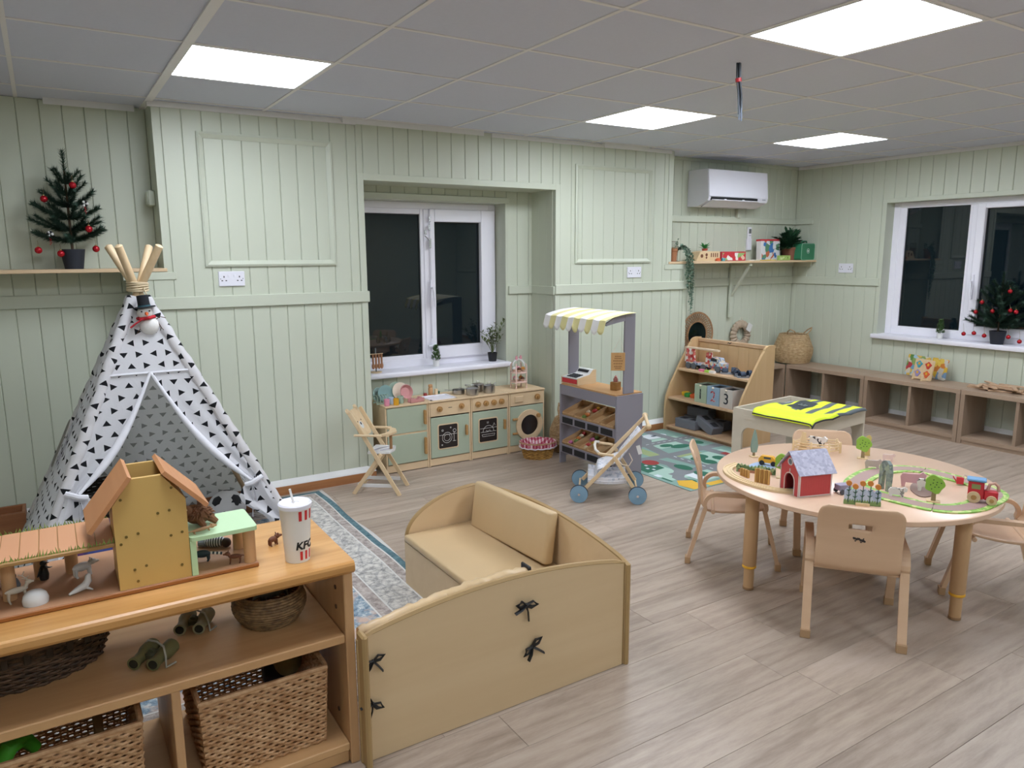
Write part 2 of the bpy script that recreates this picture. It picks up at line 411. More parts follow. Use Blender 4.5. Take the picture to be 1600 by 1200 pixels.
# ceiling-edge cover strips, some loose
g = G(); g.box(-.01, 1.16, YM-.02, YM+.01, H-.026, H+.004, .003); trim(g, TRIMW)
g = G(); g.box(2.14, 3.84, YM-.014, YM+.01, H-.024, H+.004, .003); trim(g, TRIMW)
def loose(x0, x1, y, z=0):
    g = G(); g.prism([(0, H+.004), (0, H-.03), (.06, H-.006), (.06, H+.004)], x0, x1, 'x'); o = trim(g, TRIMW); o.location = (0, y-.06, 0); return o
loose(1.06, 2.05, YM); loose(3.1, 3.55, YM); loose(-.48, -.05, YAL)
g = G(); g.box(4.04, XR, YAR-.02, YAR+.01, H-.022, H+.004, .003); trim(g, GREEN)
g = G(); g.box(XR-.022, XR+.01, Y0, YAR, H-.024, H+.004, .003); trim(g, TRIMW)
# ---- baseboards
def skirt(name, pts):
    t = None
    for i, (x0, y0, x1, y1) in enumerate(pts):
        d = Vector((x1-x0, y1-y0)); L = d.length; d.normalize(); rz = math.atan2(d.y, d.x)
        g = G().prism([(0, 0), (-.042, 0), (-.042, .052), (-.036, .056), (0, .056)], 0, L, 'x')
        if t is None:
            t = struct(name, g, SKIRT); t.location = (x0, y0, 0); t.rotation_euler = (0, 0, rz)
            obj('caulk', G().prism([(0, .056), (-.040, .056), (-.034, .064), (0, .088)], 0, L, 'x'), TRIMW, t, False)
skirt('baseboard_back', [(.0-.16, YM, RX0-.0, YM)])
skirt('baseboard_back_right', [(RX1+.02, YM, 4.06, YM)])
skirt('baseboard_left_alcove', [(X0, YAL, -.2, YAL)])
skirt('baseboard_right_alcove', [(4.06, YAR, XR, YAR)])
skirt('baseboard_right', [(XR, YAR-.05, XR, Y0)])
skirt('baseboard_recess', [(RX1, YM+.05, RX1, YR)]) if False else None
# ---- windows
gl = NT('night_glass'); gl.b.inputs['Base Color'].default_value = (.005, .011, .015, 1); gl.b.inputs['Roughness'].default_value = .02
gl.b.inputs['IOR'].default_value = 1.5; gl.b.inputs['Specular IOR Level'].default_value = .6
PANE = gl.m
RUB = flat('window_gasket', '2b2d2e', .6)
CHROME = flat('chrome', 'd5d6da', .22, 1, .02)
def window(name, org, rz, wd, z0, z1, cells):
    """frame in local x (0..wd), facing -y. cells: (x0,x1,gx0,gx1,gz0,gz1,sash)"""
    t = link(name, None, None, (org[0], org[1], 0), rz); t['kind'] = 'structure'
    g = G(); g.box(0, .06, 0, .07, z0, z1, .004); g.box(wd-.06, wd, 0, .07, z0, z1, .004); g.box(.06, wd-.06, 0, .07, z1-.05, z1, .004); g.box(.06, wd-.06, 0, .07, z0, z0+.06, .004)
    for c in cells[:-1]: g.box(c[1]-.03, c[1]+.03, 0, .07, z0+.05, z1-.05, .004)
    obj('frame', g, WHITE, t, False)
    for (x0, x1, a, b_, c_, d_, sash) in cells:
        if sash:
            g = G(); yy = -.018
            e0, e1 = x0+.012, x1-.012
            g.box(e0, a, yy, .05, z0+.05, z1-.045, .005); g.box(b_, e1, yy, .05, z0+.05, z1-.045, .005); g.box(a, b_, yy, .05, z0+.05, c_, .005); g.box(a, b_, yy, .05, d_, z1-.045, .005)
            obj('sash', g, WHITE, t, False)
            hd = G(); hd.box(a-.05, a-.034, yy-.012, yy, 1.10, 1.30, .003); hd.tube([(a-.042, yy-.012, 1.24), (a-.042, yy-.04, 1.24), (a-.036, yy-.045, 1.20), (a-.03, yy-.045, 1.10)], [.008, .009, .01, .006], 8)
            obj('handle', hd, WHITE, t)
        else:
            g = G(); g.box(x0+.03, a, .006, .06, z0+.05, z1-.045, .004); g.box(b_, x1-.03, .006, .06, z0+.05, z1-.045, .004); g.box(a, b_, .006, .06, z0+.05, c_, .004); g.box(a, b_, .006, .06, d_, z1-.045, .004)
            obj('bead', g, WHITE, t, False)
        g = G()
        for q in ((a, a+.006, c_, d_), (b_-.006, b_, c_, d_), (a, b_, c_, c_+.006), (a, b_, d_-.006, d_)): g.box(q[0], q[1], .018, .03, q[2], q[3])
        obj('gasket', g, RUB, t, False)
        obj('pane', G().box(a, b_, .026, .034, c_, d_), PANE, t, False)
    return t
w1 = window('window_1', (1.245, 1.735), 0, 1.195, .655, 1.86, [(0, .612, .06, .556, .745, 1.775, 0), (.612, 1.195, .664, 1.058, .797, 1.722, 1)])
g = G(); g.box(.585, .602, -.012, 0, 1.63, 1.66, .002); g.box(.612, .628, -.03, -.018, 1.72, 1.76, .002); g.box(.606, .624, -.03, -.018, 1.66, 1.70, .002); g.tube([(.585, -.012, 1.62), (.60, -.03, 1.60), (.618, -.03, 1.58)], .003, 6); g.box(.610, .628, -.032, -.018, 1.53, 1.60, .002)
obj('restrictor', g, CHROME, w1, False)
g = G(); g.box(.585, .650, -.034, -.018, .80, .815, .003); g.box(.612, .622, -.03, -.018, .815, .86, .002); obj('catch', g, WHITE, w1, False)
obj('sill', G().box(-.03, 1.215, -.205, .01, .620, .660, .012, 3), WHITE, w1, True)
w2 = window('window_2', (XR+.115, VY1), -PI/2, VY1-VY0, .755, 1.915, [(0, .70, .115, .645, .83, 1.875, 0), (.70, 1.30, .775, 1.235, .877, 1.83, 1), (1.30, 2.02, 1.35, 1.91, .83, 1.875, 0)])
obj('sill', G().box(-.035, 2.06, -.165, .01, .717, .757, .008, 2), WHITE, w2, True)
# ================================================================ FOREGROUND AND LARGE FURNITURE
BEECH = wood('beech', 'd2a877', 'bf9263', 'x', .8, .42)
BEECHZ = wood('beech_upright', 'c9a074', 'b98c60', 'z', .8, .45)
OAKTOP = wood('honey_oak_top', 'd6a468', 'bd8648', 'x', 1.1, .3, 1.3)
MAPLE = wood('maple_laminate', 'd9bf98', 'ceb189', 'x', .45, .4, .8)
MAPLEE = flat('maple_edge', 'a88a5c', .5)
BIRCH = wood('birch_ply', 'd8b798', 'cba786', 'x', .6, .38, .8)
PINE = wood('pale_pine', 'dfc7a2', 'd0b38a', 'x', 1., .5)
PINEZ = wood('pale_pine_upright', 'dfc7a2', 'd0b38a', 'z', 1., .5)
BLACK = flat('black', '17181b', .5)
DKWIC = wicker('dark_wicker', '6a4f38', '34261b', 70)
TANW = wicker('tan_wicker', 'd8b188', 'a97b50', 70)
COILW = wicker('coiled_grass', '9a7a52', '5b452e', 90)
RED = flat('toy_red', 'c5303a', .4); YELLOW = flat('toy_yellow', 'e3a92b', .4)
def wicker_box(g, w0, d0, w1, d1, h, rows=15, sp=.022, r=.0035, oval=False):
    """woven sides: base w0 x d0, rim w1 x d1"""
    def pt(t, k, off):
        w_, d_ = (w0+(w1-w0)*k)/2, (d0+(d1-d0)*k)/2
        if oval: a = 2*PI*t; return ((w_+off)*math.cos(a), (d_+off)*math.sin(a), h*k)
        P = 2*(w_+d_); s = t*P*2
        segs = [(-w_, -d_, 1, 0, 2*w_), (w_, -d_, 0, 1, 2*d_), (w_, d_, -1, 0, 2*w_), (-w_, d_, 0, -1, 2*d_)]
        for (x, y, dx, dy, L) in segs:
            if s <= L+1e-9: return (x+dx*s+dy*off, y+dy*s-dx*off, h*k)
            s -= L
        return (-w_, -d_-off, h*k)
    per = (2*(w1+d1) if not oval else PI*(w1+d1)/2); ns = max(12, int(per/sp)); ns += ns % 2
    for q in range(rows):
        k = (q+.5)/rows
        path = []
        for i in range(ns*2):
            t = i/(ns*2); ph = math.cos(PI*(i/2.)+(PI if q % 2 else 0)) if True else 0
            path.append(pt(t, k, r*1.15*ph))
        g.tube(path, r, 5, closed=True, flat_=h/rows/2/r*.98)
    for i in range(ns):
        t = (i+.5)/ns; g.tube([pt(t, 0, 0), pt(t, 1, 0)], r*.8, 4)
    return pt, ns
# ---- open toy shelf in the foreground
t = thing('toy_shelf', 'honey wooden open toy shelf in the left foreground', 'shelf', (-.4, -1.11, 0))
def L(g, x=-.4, y=-1.11, z=0): g.M = Matrix.Translation((-x, -y, -z)); return g
g = L(G()); g.prism([(-1.387, .622), (-1.384, .629), (-1.377, .633), (-.94, .633), (-.94, .597), (-1.377, .597), (-1.387, .607)], -.93, .097, 'x'); obj('top', g, OAKTOP, t, False)
obj('side_panel', L(G()).box(.066, .093, -1.372, -.95, 0, .5965, .003), BEECHZ, t, False)
obj('side_panel', L(G()).box(-.92, -.893, -1.372, -.95, 0, .5965, .003), BEECHZ, t, False)
obj('shelf_board', L(G()).box(-.892, .065, -1.368, -.93, .385, .411, .003), BEECH, t, False)
obj('shelf_board', L(G()).box(-.892, .065, -1.368, -.93, .044, .069, .003), BEECH, t, False)
obj('divider', L(G()).box(-.394, -.372, -1.360, -.93, .0695, .3845, .002), BEECHZ, t, False)
obj('plinth', L(G()).box(-.892, .065, -1.355, -1.335, .0, .0435, .002), BEECH, t, False)
g = L(G())
for yy, zz in ((-1.30, .53), (-1.30, .47), (-1.28, .13), (-1.0, .50)): g.cyl((.0655, yy, zz), (.063, yy, zz), .007, n=10)
obj('cam_cover', g, flat('dark_brown_plug', '5a3d26', .6), t)
# ---- animal shelter playset on it
PLY = flat('playset_yellow', 'cda862', .45, noise=.02); PGR = flat('playset_mint', 'b9d8ab', .45, noise=.02)
ROOF = wood('playset_roof', 'c98e60', 'b67b4f', 'y', .8, .5, .8); DOWEL = wood('dowel', 'd0a77c', 'bd9066', 'z', 1, .5)
BASEB = flat('playset_base_edge', 'a5662f', .5); BASET = wood('playset_ground', 'b98b68', 'a87a58', 'x', .5, .6, .6)
t = thing('animal_shelter_playset', 'wooden animal shelter playset with yellow tower and mint green platform', 'playset', (-.406, -1.133, .633))
L2 = lambda: L(G(), -.40, -1.05, .60)
obj('base_board', L2().box(-1.05, -.132, -1.193, -.87, .6005, .612, .002), [BASEB], t, False)
obj('ground_sheet', L2().box(-1.048, -.134, -1.191, -.872, .6121, .6128), BASET, t, False)
out = [(-.472, .613), (-.303, .613), (-.303, .828), (-.356, .899), (-.424, .899), (-.472, .835)]
obj('front_wall', L2().prism(out, -1.187, -1.175), PLY, t, False); obj('back_wall', L2().prism(out, -1.035, -1.023), PLY, t, False)
obj('side_wall', L2().box(-.472, -.460, -1.175, -1.035, .613, .835), PLY, t, False); obj('side_wall', L2().box(-.315, -.303, -1.175, -1.035, .613, .828), PLY, t, False)
def slab(p, q, th, y0, y1):
    d = Vector((q[0]-p[0], q[1]-p[1])).normalized(); n = Vector((-d.y, d.x))
    if n.y < 0: n = -n
    return [(p[0], p[1]), (q[0], q[1]), (q[0]+n.x*th, q[1]+n.y*th), (p[0]+n.x*th, p[1]+n.y*th)]
obj('roof_panel', L2().prism(slab((-.522, .778), (-.424, .905), .011, 0, 0), -1.205, -1.005), ROOF, t, False)
obj('roof_panel', L2().prism(slab((-.356, .905), (-.258, .800), .011, 0, 0), -1.205, -1.005), ROOF, t, False)
g = L2()
for x, z in ((-.452, .85), (-.335, .862), (-.371, .80), (-.344, .803), (-.447, .752), (-.420, .756), (-.345, .735), (-.318, .739), (-.435, .662), (-.408, .667), (-.302+.0, .68), (-.325, .65), (-.43, .63), (-.46, .735)):
    if x < -.305: obj('screw', L2().cyl((x, -1.1868, z), (x, -1.1885, z), .0036, n=10), flat('dull_brass', '7d6a3a', .4, .6), t)
DECK = wood('deck_board', 'd6a179', 'c98f68', 'y', .5, .5, .6)
obj('deck', L2().box(-1.05, -.472, -1.178, -.955, .728, .738, .002), flat('deck_edge', 'a9814c', .5), t, False)
for k in range(13):
    obj('deck_plank', L2().box(-.512-k*.0405, -.4735-k*.0405, -1.168, -.965, .7383, .7405, .0008), DECK, t, False)
for yy in (-1.172, -.961):
    g = L2(); rnd = random.Random(int(-yy*1000))
    for k in range(95):
        x = -1.04+k*.006; h_ = .006+rnd.random()*.013; dx = (rnd.random()-.5)*.012
        g.poly([(x-.002, yy, .738), (x+.002, yy, .738), (x+dx, yy+(rnd.random()-.5)*.006, .738+h_)], [(0, 1, 2)])
    o = obj('grass_print', g, flat('printed_grass', '86a04c', .6), t, False); o['kind'] = 'stuff'
for x, y in ((-.705, -1.09), (-.64, -.985), (-.57, -.985), (-.92, -.985), (-.92, -1.14)): obj('deck_post', L2().cyl((x, y, .6132), (x, y, .7278), .0155, n=16), DOWEL, t)
obj('green_platform', L2().prism(rrect(-.302, -.130, -1.195, -1.03, .01, 3), .708, .719, 'z'), PGR, t, False)
obj('platform_leg', L2().box(-.302, -.287, -1.191, -1.035, .6132, .7078), PGR, t, False)
for x, y in ((-.150, -1.172), (-.155, -1.055)): obj('platform_post', L2().cyl((x, y, .6132), (x, y, .7078), .0165, n=16), DOWEL, t)
# toy animals on the playset
def fig(name, label, cat, loc, rz, parts, grp='animal figures on the playset'):
    t = thing(name, label, cat, (loc[0]-.006, loc[1]-.083, loc[2]+.033) if loc[2] > .59 else loc, rz, grp)
    for n_, g_, m_ in parts: obj(n_, g_, m_, t)
    return t
WH = flat('toy_white', 'dcdbd9', .5); GRY = flat('toy_grey', '6f757a', .5); DBR = flat('toy_brown', '6e412b', .6); PINKM = flat('toy_pink', 'd9a0a4', .5)
def quad(leg, ln, br, hd, tail=0, nh=0):
    """four-legged toy body as one surface family: length ln, leg height leg, body radius br, head radius hd"""
    g = G(); g.ball((0, 0, leg+br), br, 12, 8, (ln/2, br*.8, br))
    for sx in (-1, 1):
        for sy in (-1, 1): g.tube([(sx*ln*.33, sy*br*.45, leg+br*.8), (sx*ln*.36, sy*br*.5, leg*.45), (sx*ln*.34+.002, sy*br*.5, 0.0)], [br*.42, br*.28, br*.26], 8)
    g.tube([(ln*.38, 0, leg+br*1.3), (ln*.5, 0, leg+br*1.9+nh)], [br*.6, hd*.75], 8)
    g.ball((ln*.54, 0, leg+br*2.05+nh), hd, 10, 7, (hd*1.25, hd*.85, hd)); g.tube([(ln*.54, 0, leg+br*2+nh), (ln*.54+hd*1.9, 0, leg+br*1.85+nh)], [hd*.7, hd*.4], 8)
    for sy in (-1, 1): g.tube([(ln*.5, sy*hd*.5, leg+br*2+hd*.7+nh), (ln*.48, sy*hd*.8, leg+br*2+hd*1.5+nh)], [hd*.32, hd*.1], 6)
    if tail: g.tube([(-ln*.45, 0, leg+br*1.2), (-ln*.62, 0, leg+br), (-ln*.62-tail, 0, leg+br*.5)], [br*.25, br*.28, br*.15], 6)
    return g
Z = .613
fig('polar_bear', 'white polar bear figure standing in front of the playset tower', 'toy animal', (-.548, -1.03, Z), .35, [('body', quad(.014, .048, .012, .0085, 0, -.006), WH)])
fig('fox', 'small reddish brown fox figure under the mint platform', 'toy animal', (-.188, -1.165, Z), PI-.3, [('body', quad(.014, .036, .0065, .006, .012, .002), DBR)])
lm = fig('lemur', 'dark lemur figure with ringed tail under the mint platform', 'toy animal', (-.262, -1.10, Z), PI*.9, [('body', quad(.010, .045, .011, .008, 0, -.006), flat('lemur_dark', '26343a', .6))])
g = G()
for k in range(6): g.mat(k % 2).tube([(-.022-k*.005, 0, .022-k*.0008), (-.027-k*.005, 0, .0215-k*.0008)], .004, 8)
obj('tail', g, [flat('lemur_ring', 'd8d0c4', .6), flat('lemur_dark', '', .6)], lm)
dr = quad(.022, .050, .008, .006, 0, .006); fig('reindeer', 'pale reindeer figure standing behind the white igloo', 'toy animal', (-.69, -1.115, Z), .25, [('body', dr, flat('reindeer_pale', 'cfc5b4', .6))])
g = G()
for s_ in (-1, 1):
    g.tube([(.026, s_*.003, .050), (.018, s_*.012, .058), (.024, s_*.02, .066)], [.0016, .0014, .001], 5); g.tube([(.018, s_*.012, .058), (.010, s_*.016, .062)], .0011, 5)
obj('antler', g, flat('reindeer_pale', '', .6), bpy.data.objects['reindeer'])
g = G(); g.lathe([(.0001, 0), (.010, .001), (.012, .014), (.0095, .030), (.006, .038), (.0001, .042)], 14); g.ball((.001, 0, .045), .0072, 10, 7, (.0085, .007, .007)); g.tube([(.006, 0, .046), (.016, 0, .047)], [.003, .0008], 6)
for s_ in (-1, 1): g.tube([(0, s_*.009, .032), (.002, s_*.022, .024), (.003, s_*.034, .021)], [.005, .0045, .0015], 6, flat_=.45)
fig('penguin', 'black penguin figure with wings spread under the playset bridge', 'toy animal', (-.634, -1.0, Z), -.5, [('body', g, BLACK)])
g = G(); g.lathe([(.0001, 0), (.013, .002), (.016, .012), (.012, .026), (.0075, .032)], 14); h_ = G(); h_.ball((0, 0, .037), .0085, 12, 8)
fig('penguin_chick', 'grey penguin chick with black head at the left edge', 'toy animal', (-.700, -1.03, Z), 0, [('body', g, GRY), ('head', h_, BLACK)])
g = G(); g.ball((0, 0, .010), .01, 12, 8, (.015, .011, .011)); g.ball((.013, .0, .016), .007, 10, 7)
fig('lamb', 'tiny pink and white animal lying beside the penguin chick', 'toy animal', (-.737, -1.0, Z), 0, [('body', g, flat('pinkish_white', 'd8bfb8', .6))])
g = G(); g.lathe([(.027, 0), (.0285, .012), (.025, .024), (.016, .033), (.0001, .037)], 18, sx=1, sy=.8)
fig('igloo', 'small white igloo on the front of the playset base', 'toy igloo', (-.652, -1.148, Z), 0, [('dome', g, WH)])
g = G(); g.tube([(-.030, 0, .004), (-.012, 0, .008), (.010, 0, .012), (.020, 0, .022), (.022, 0, .036), (.024, 0, .040)], [.003, .007, .010, .009, .0065, .002], 10); g.tube([(.012, .006, .008), (.02, .018, .002)], [.004, .0015], 6); g.tube([(.012, -.006, .008), (.02, -.018, .002)], [.004, .0015], 6)
fig('seal', 'white seal figure resting with head raised near the tower', 'toy animal', (-.556, -1.135, Z), .5, [('body', g, WH)])
# creatures lying on and under the mint platform
g = G(); FUR = flat('shaggy_brown_fur', '7a5235', .9, noise=.25, nscale=120)
g.ball((0, 0, .027), .03, 14, 9, (.036, .03, .024)); g.ball((-.03, .004, .042), .017, 12, 8); g.tube([(.02, -.02, .02), (.035, -.03, .004)], [.012, .008], 8); g.tube([(-.01, -.022, .02), (-.005, -.04, .004)], [.011, .007], 8)
rnd = random.Random(3)
for k in range(150):
    a, e = rnd.random()*2*PI, rnd.random()*PI/2; d = Vector((math.cos(a)*math.cos(e)*.036, math.sin(a)*math.cos(e)*.03, math.sin(e)*.024)); p = d+Vector((0, 0, .027)); q = p+d*.3+Vector((0, 0, -.006))
    g.tube([tuple(p*.97), tuple(q)], [.003, .0006], 4)
mh = fig('mammoth', 'shaggy brown mammoth figure lying on the mint platform', 'toy animal', (-.262, -1.095, .7195), .3, [('body', g, FUR)])
g = G(); g.tube([(-.036, .004, .052), (-.052, .01, .062), (-.046, .018, .072)], [.004, .003, .001], 6); g.tube([(-.036, -.006, .05), (-.05, -.012, .058), (-.043, -.018, .068)], [.004, .003, .001], 6); obj('tusk', g, flat('tusk_cream', 'cdb68f', .5), mh)
fig('fallen_deer', 'slim tan deer figure lying on the mint platform edge', 'toy animal', (-.268, -1.165, .7195), .25, [('body', quad(.004, .055, .005, .006, .008, -.004), flat('deer_tan', 'b58a63', .6))])
g = G(); g.ball((0, 0, .016), .016, 14, 8, (.034, .018, .016)); h_ = G(); h_.ball((.034, -.006, .014), .014, 12, 8); l_ = G(); l_.tube([(-.028, .006, .012), (-.05, .012, .009)], [.010, .007], 8); l_.tube([(-.024, -.006, .012), (-.046, .0, .009)], [.010, .007], 8)
STR = NT('navy_white_stripe'); vv = STR.coords((1, 1, 1)); wv = STR.n('ShaderNodeTexWave', i_Vector=vv, i_Scale=45., bands_direction='X'); STR.link(STR.ramp(wv.outputs[0], [(.45, hexc('2d3540')), (.55, hexc('d4d6d8'))]), 'Base Color')
fig('small_doll', 'little doll in a striped top lying behind the mint platform', 'doll', (-.212, -1.01, .613), -.5, [('torso', g, STR.m), ('head', h_, flat('doll_hair', '3a2219', .6)), ('leg', l_, GRY)], None)
# ---- paper cup on the shelf top
t = thing('drinks_cup', 'white paper drinks cup with red stripes, lid and straw', 'cup', (-.033, -1.283, .6335))
CUPW = flat('paper_white', 'e6e2dc', .45, noise=.01)
cr = lambda z: .0335+(.0435-.0335)*z/.162
obj('cup_body', G().lathe([(.0001, .004), (.031, .004), (.032, 0), (cr(0), 0), (cr(.08), .08), (cr(.158), .158), (cr(.16)+.001, .162)], 40), CUPW, t)
obj('lid', G().lathe([(cr(.16)+.0022, .156), (cr(.16)+.0026, .166), (cr(.16)-.001, .170), (.037, .1665), (.030, .168), (.012, .168), (.011, .1655), (.0001, .1655)], 40, capa=False), flat('lid_white', 'eceaf4', .3), t)
obj('straw', G().cyl((.0, 0, .15), (-.010, .006, .206), .0032, n=10), flat('straw_white', 'e9e6e0', .4), t)
va = math.atan2(-3.27+1.283, -.566+.033)          # towards the viewer
def on_cup(g, a, da, z0, z1, e=.0004, n=6):
    for i in range(n):
        b0, b1 = a-da/2+da*i/n, a-da/2+da*(i+1)/n
        P = [((cr(z)+e)*math.cos(b), (cr(z)+e)*math.sin(b), z) for b, z in ((b0, z0), (b1, z0), (b1, z1), (b0, z1))]
        g.poly(P, [(0, 1, 2, 3)])
g = G()
for k in range(5):
    a = va+.30+k*.42
    on_cup(g, a, .21, .124, .152); on_cup(g, a, .21, .008, .034)
obj('red_stripe', g, flat('cup_red', 'cc2a2c', .45), t, False)
me = text_mesh('KFC', .030, bold=.0011)
for v_ in me.vertices:
    x, y, z = v_.co; a = va+.66+(x+y*.18)/.0375; r_ = cr(.052)+.0006+z; v_.co = (r_*math.cos(a), r_*math.sin(a), .050+y)
me.materials.append(BLACK); link('cup_lettering', me, t)
fig('little_bear', 'tiny brown bear figure hiding behind the drinks cup', 'toy animal', (-.060, -1.06, .6005), .4, [('body', quad(.010, .03, .009, .008, 0, -.004), DBR)], None)
# ---- things on the middle and lower shelves
OLIVE = flat('binocular_olive', '66633f', .5); OLIVE2 = flat('binocular_khaki', '8b8464', .5); STRAP = flat('strap_grey', 'a8a598', .7)
def binoc(label, loc, rz, m1):
    t = thing('toy_binoculars', label, 'binoculars', loc, rz, 'toy binoculars on the shelf')
    for s_ in (-1, 1):
        g = G(); p = lambda u: (u, s_*.026, .024)
        g.tube([p(-.048), p(-.046), p(-.010), p(.006), p(.03), p(.046), p(.05)], [.018, .021, .021, .016, .014, .017, .017], 16); b_ = obj('barrel', g, m1, t)
        obj('lens', G().cyl((-.0487, s_*.026, .024), (-.0475, s_*.026, .024), .016, n=16), flat('lens_dark', '1d2420', .1), b_); obj('eyepiece', G().cyl((.050, s_*.026, .024), (.0508, s_*.026, .024), .012, n=14), flat('lens_dark', '1d2420', .1), b_)
    g = G(); g.box(-.012, .02, -.014, .014, .018, .036, .004); g.cyl((.0, 0, .036), (.012, 0, .036), .008, n=12); obj('bridge', g, flat('binocular_grip', '46452e', .6), t)
    g = G(); g.tube([(-.02, -.040, .03), (-.03, -.03, .047), (-.02, 0, .049), (.0, .03, .047), (.02, .045, .03), (.03, .05, .006), (.0, .06, .004)], .0028, 6); obj('strap', g, STRAP, t)
binoc('dark olive toy binoculars at the front of the middle shelf', (-.415, -1.235, .4125), -2.2, OLIVE)
binoc('khaki toy binoculars wrapped in a pale strap beside the coiled basket', (-.292, -1.10, .4125), -2.0, OLIVE2)
t = thing('coiled_basket', 'round coiled grass basket with a badger toy on the middle shelf', 'basket', (-.090, -1.155, .4115))
g = G(); g.lathe([(.0001, .002), (.07, .002), (.075, 0)], 30)
for k in range(13):
    z = .004+k*.0075; r_ = .076+.026*math.sin(min(1, z/.055)*PI/2)-(.012*max(0, (z-.06)/.04))
    n = 72; g.tube([((r_+.0012*((i+k) % 2))*math.cos(2*PI*i/n), (r_+.0012*((i+k) % 2))*math.sin(2*PI*i/n), z+.003) for i in range(n)], .0046, 5, closed=True)
obj('coils', g, COILW, t)
fig('badger', 'grey and black badger figure lying in the coiled basket', 'toy animal', (-.077, -1.165, .479), .25, [('body', quad(.004, .10, .016, .014, .012, -.01), flat('badger_grey', '6d706c', .8, noise=.3, nscale=60)), ('stripe', G().at(0, 0, .0035).ball((0, 0, .024), .01, 12, 7, (.046, .0055, .0175)), flat('badger_black', '1e2022', .7))], None)
t = thing('oval_basket', 'large dark oval wicker basket on the middle shelf', 'basket', (-.70, -1.09, .4115), .1)
g = G(); pt, ns = wicker_box(g, .34, .22, .43, .29, .115, 14, .026, .004, True); g.lathe([(.0001, 0), (.165, 0), (.165, .006), (.0001, .006)], 30, sx=1, sy=.63); obj('weave', g, DKWIC, t)
g = G(); g.tube([pt(i/60, 1.03, 0) for i in range(60)], .009, 7, closed=True); obj('rim', g, DKWIC, t)
for k in range(10):
    a = -PI/2-.9+k*.22; obj('rim_stitch', G().box(.216*math.cos(a)-.008, .216*math.cos(a)+.008, .146*math.sin(a)-.004, .146*math.sin(a)+.004, .085, .112, .002), flat('rush_dark', '3b2d20', .8), t, False)
def drawer(label, x, grp):
    t = thing('wicker_drawer', label, 'basket', (x, -1.14, .0695), 0, grp)
    g = G(); pt, ns = wicker_box(g, .325, .36, .345, .385, .235, 23, .018, .0032); g.box(-.16, .16, -.175, .175, 0, .006); obj('weave', g, TANW, t)
    g = G(); ring = [pt(i/64, 1.02, 0) for i in range(64)]; g.tube(ring, .0075, 6, closed=True); obj('rim', g, TANW, t)
    return t
drawer('tan wicker drawer basket in the right bay of the foreground shelf', -.155, 'wicker drawer baskets')
drawer('tan wicker drawer basket in the left bay with green toy inside', -.638, 'wicker drawer baskets')
tag(obj('dark_box', G().box(-.09, -.01, -.9 - .12, -.98, .12, .29, .004), flat('navy_card', '23263a', .6)), 'dark blue box standing inside the right wicker drawer', 'box')
tag(obj('khaki_pouch', G().at(.01, 0, 0).ball((-.04, -1.08, .23), .05, 14, 9, (.045, .05, .06)), flat('khaki_cloth', '8f8256', .8)), 'khaki cloth pouch in the right wicker drawer', 'pouch')
g = G(); g.tube([(-.78, -1.24, .24), (-.75, -1.23, .29), (-.72, -1.2, .285), (-.70, -1.18, .24)], [.02, .022, .02, .015], 10)
tag(obj('green_dinosaur', g, flat('bright_green', '4fae2e', .5)), 'bright green toy poking out of the left wicker drawer', 'toy')
tag(obj('orange_ball', G().ball((-.775, -1.285, .245), .03, 16, 10), flat('orange_red', 'd5491f', .5)), 'orange red toy at the left end of the left drawer', 'toy')
tag(obj('wooden_slab', G().box(-.57, -.545, -1.1, -.98, .11, .305, .004), wood('drift_wood', 'a3885f', '7e6642', 'z', 1)), 'wooden block standing in the left wicker drawer', 'block')
# ---- rug
rg = NT('rug_print'); tc = rg.n('ShaderNodeTexCoord'); sx = rg.n('ShaderNodeSeparateXYZ', i_0=tc.outputs['Object'])
RW, RL = .80, 1.15
dx = rg.math('SUBTRACT', RW, rg.math('ABSOLUTE', sx.outputs[0])); dy = rg.math('SUBTRACT', RL, rg.math('ABSOLUTE', sx.outputs[1])); ed = rg.math('MINIMUM', dx, dy)
nz = rg.n('ShaderNodeTexNoise', i_Vector=tc.outputs['Object'], i_Scale=34., i_Detail=6., i_Roughness=.75)
nz2 = rg.n('ShaderNodeTexNoise', i_Vector=tc.outputs['Object'], i_Scale=9., i_Detail=3.)
vo = rg.n('ShaderNodeTexVoronoi', i_Vector=tc.outputs['Object'], i_Scale=13., feature='DISTANCE_TO_EDGE')
pale = rg.ramp(nz.outputs[0], [(.38, hexc('8d8a87')), (.5, hexc('bcb8b1')), (.62, hexc('d2cec6'))])
pale = rg.mix(rg.math('MULTIPLY', rg.math('LESS_THAN', vo.outputs[0], .045), .4), pale, hexc('75767a'))
blue = rg.ramp(nz.outputs[0], [(.36, hexc('4b6072')), (.5, hexc('8294a0')), (.64, hexc('cfd0cc'))])
blue = rg.mix(rg.ramp(nz2.outputs[0], [(.52, (0, 0, 0, 1)), (.62, (1, 1, 1, 1))]), blue, hexc('bda393'))
teal = rg.ramp(nz.outputs[0], [(.35, hexc('35545f')), (.65, hexc('66848a'))])
brown = rg.ramp(nz.outputs[0], [(.38, hexc('857a75')), (.6, hexc('b9aea6'))])
x = rg.n('ShaderNodeValToRGB', i_Fac=rg.math('MULTIPLY', ed, 2.)); x.color_ramp.interpolation = 'CONSTANT'
cuts = [(0, 0), (.016, .25), (.085, 0), (.10, .5), (.19, 0), (.205, .75), (.50, 0), (.515, .5), (.62, 0), (.635, 1)]
e = x.color_ramp.elements
while len(e) < len(cuts): e.new(.5)
for i, (p, c) in enumerate(cuts): e[i].position = p; e[i].color = (c, c, c, 1)
idx = x.outputs[0]; near = lambda v_: rg.math('LESS_THAN', rg.math('ABSOLUTE', rg.math('SUBTRACT', idx, v_)), .1)
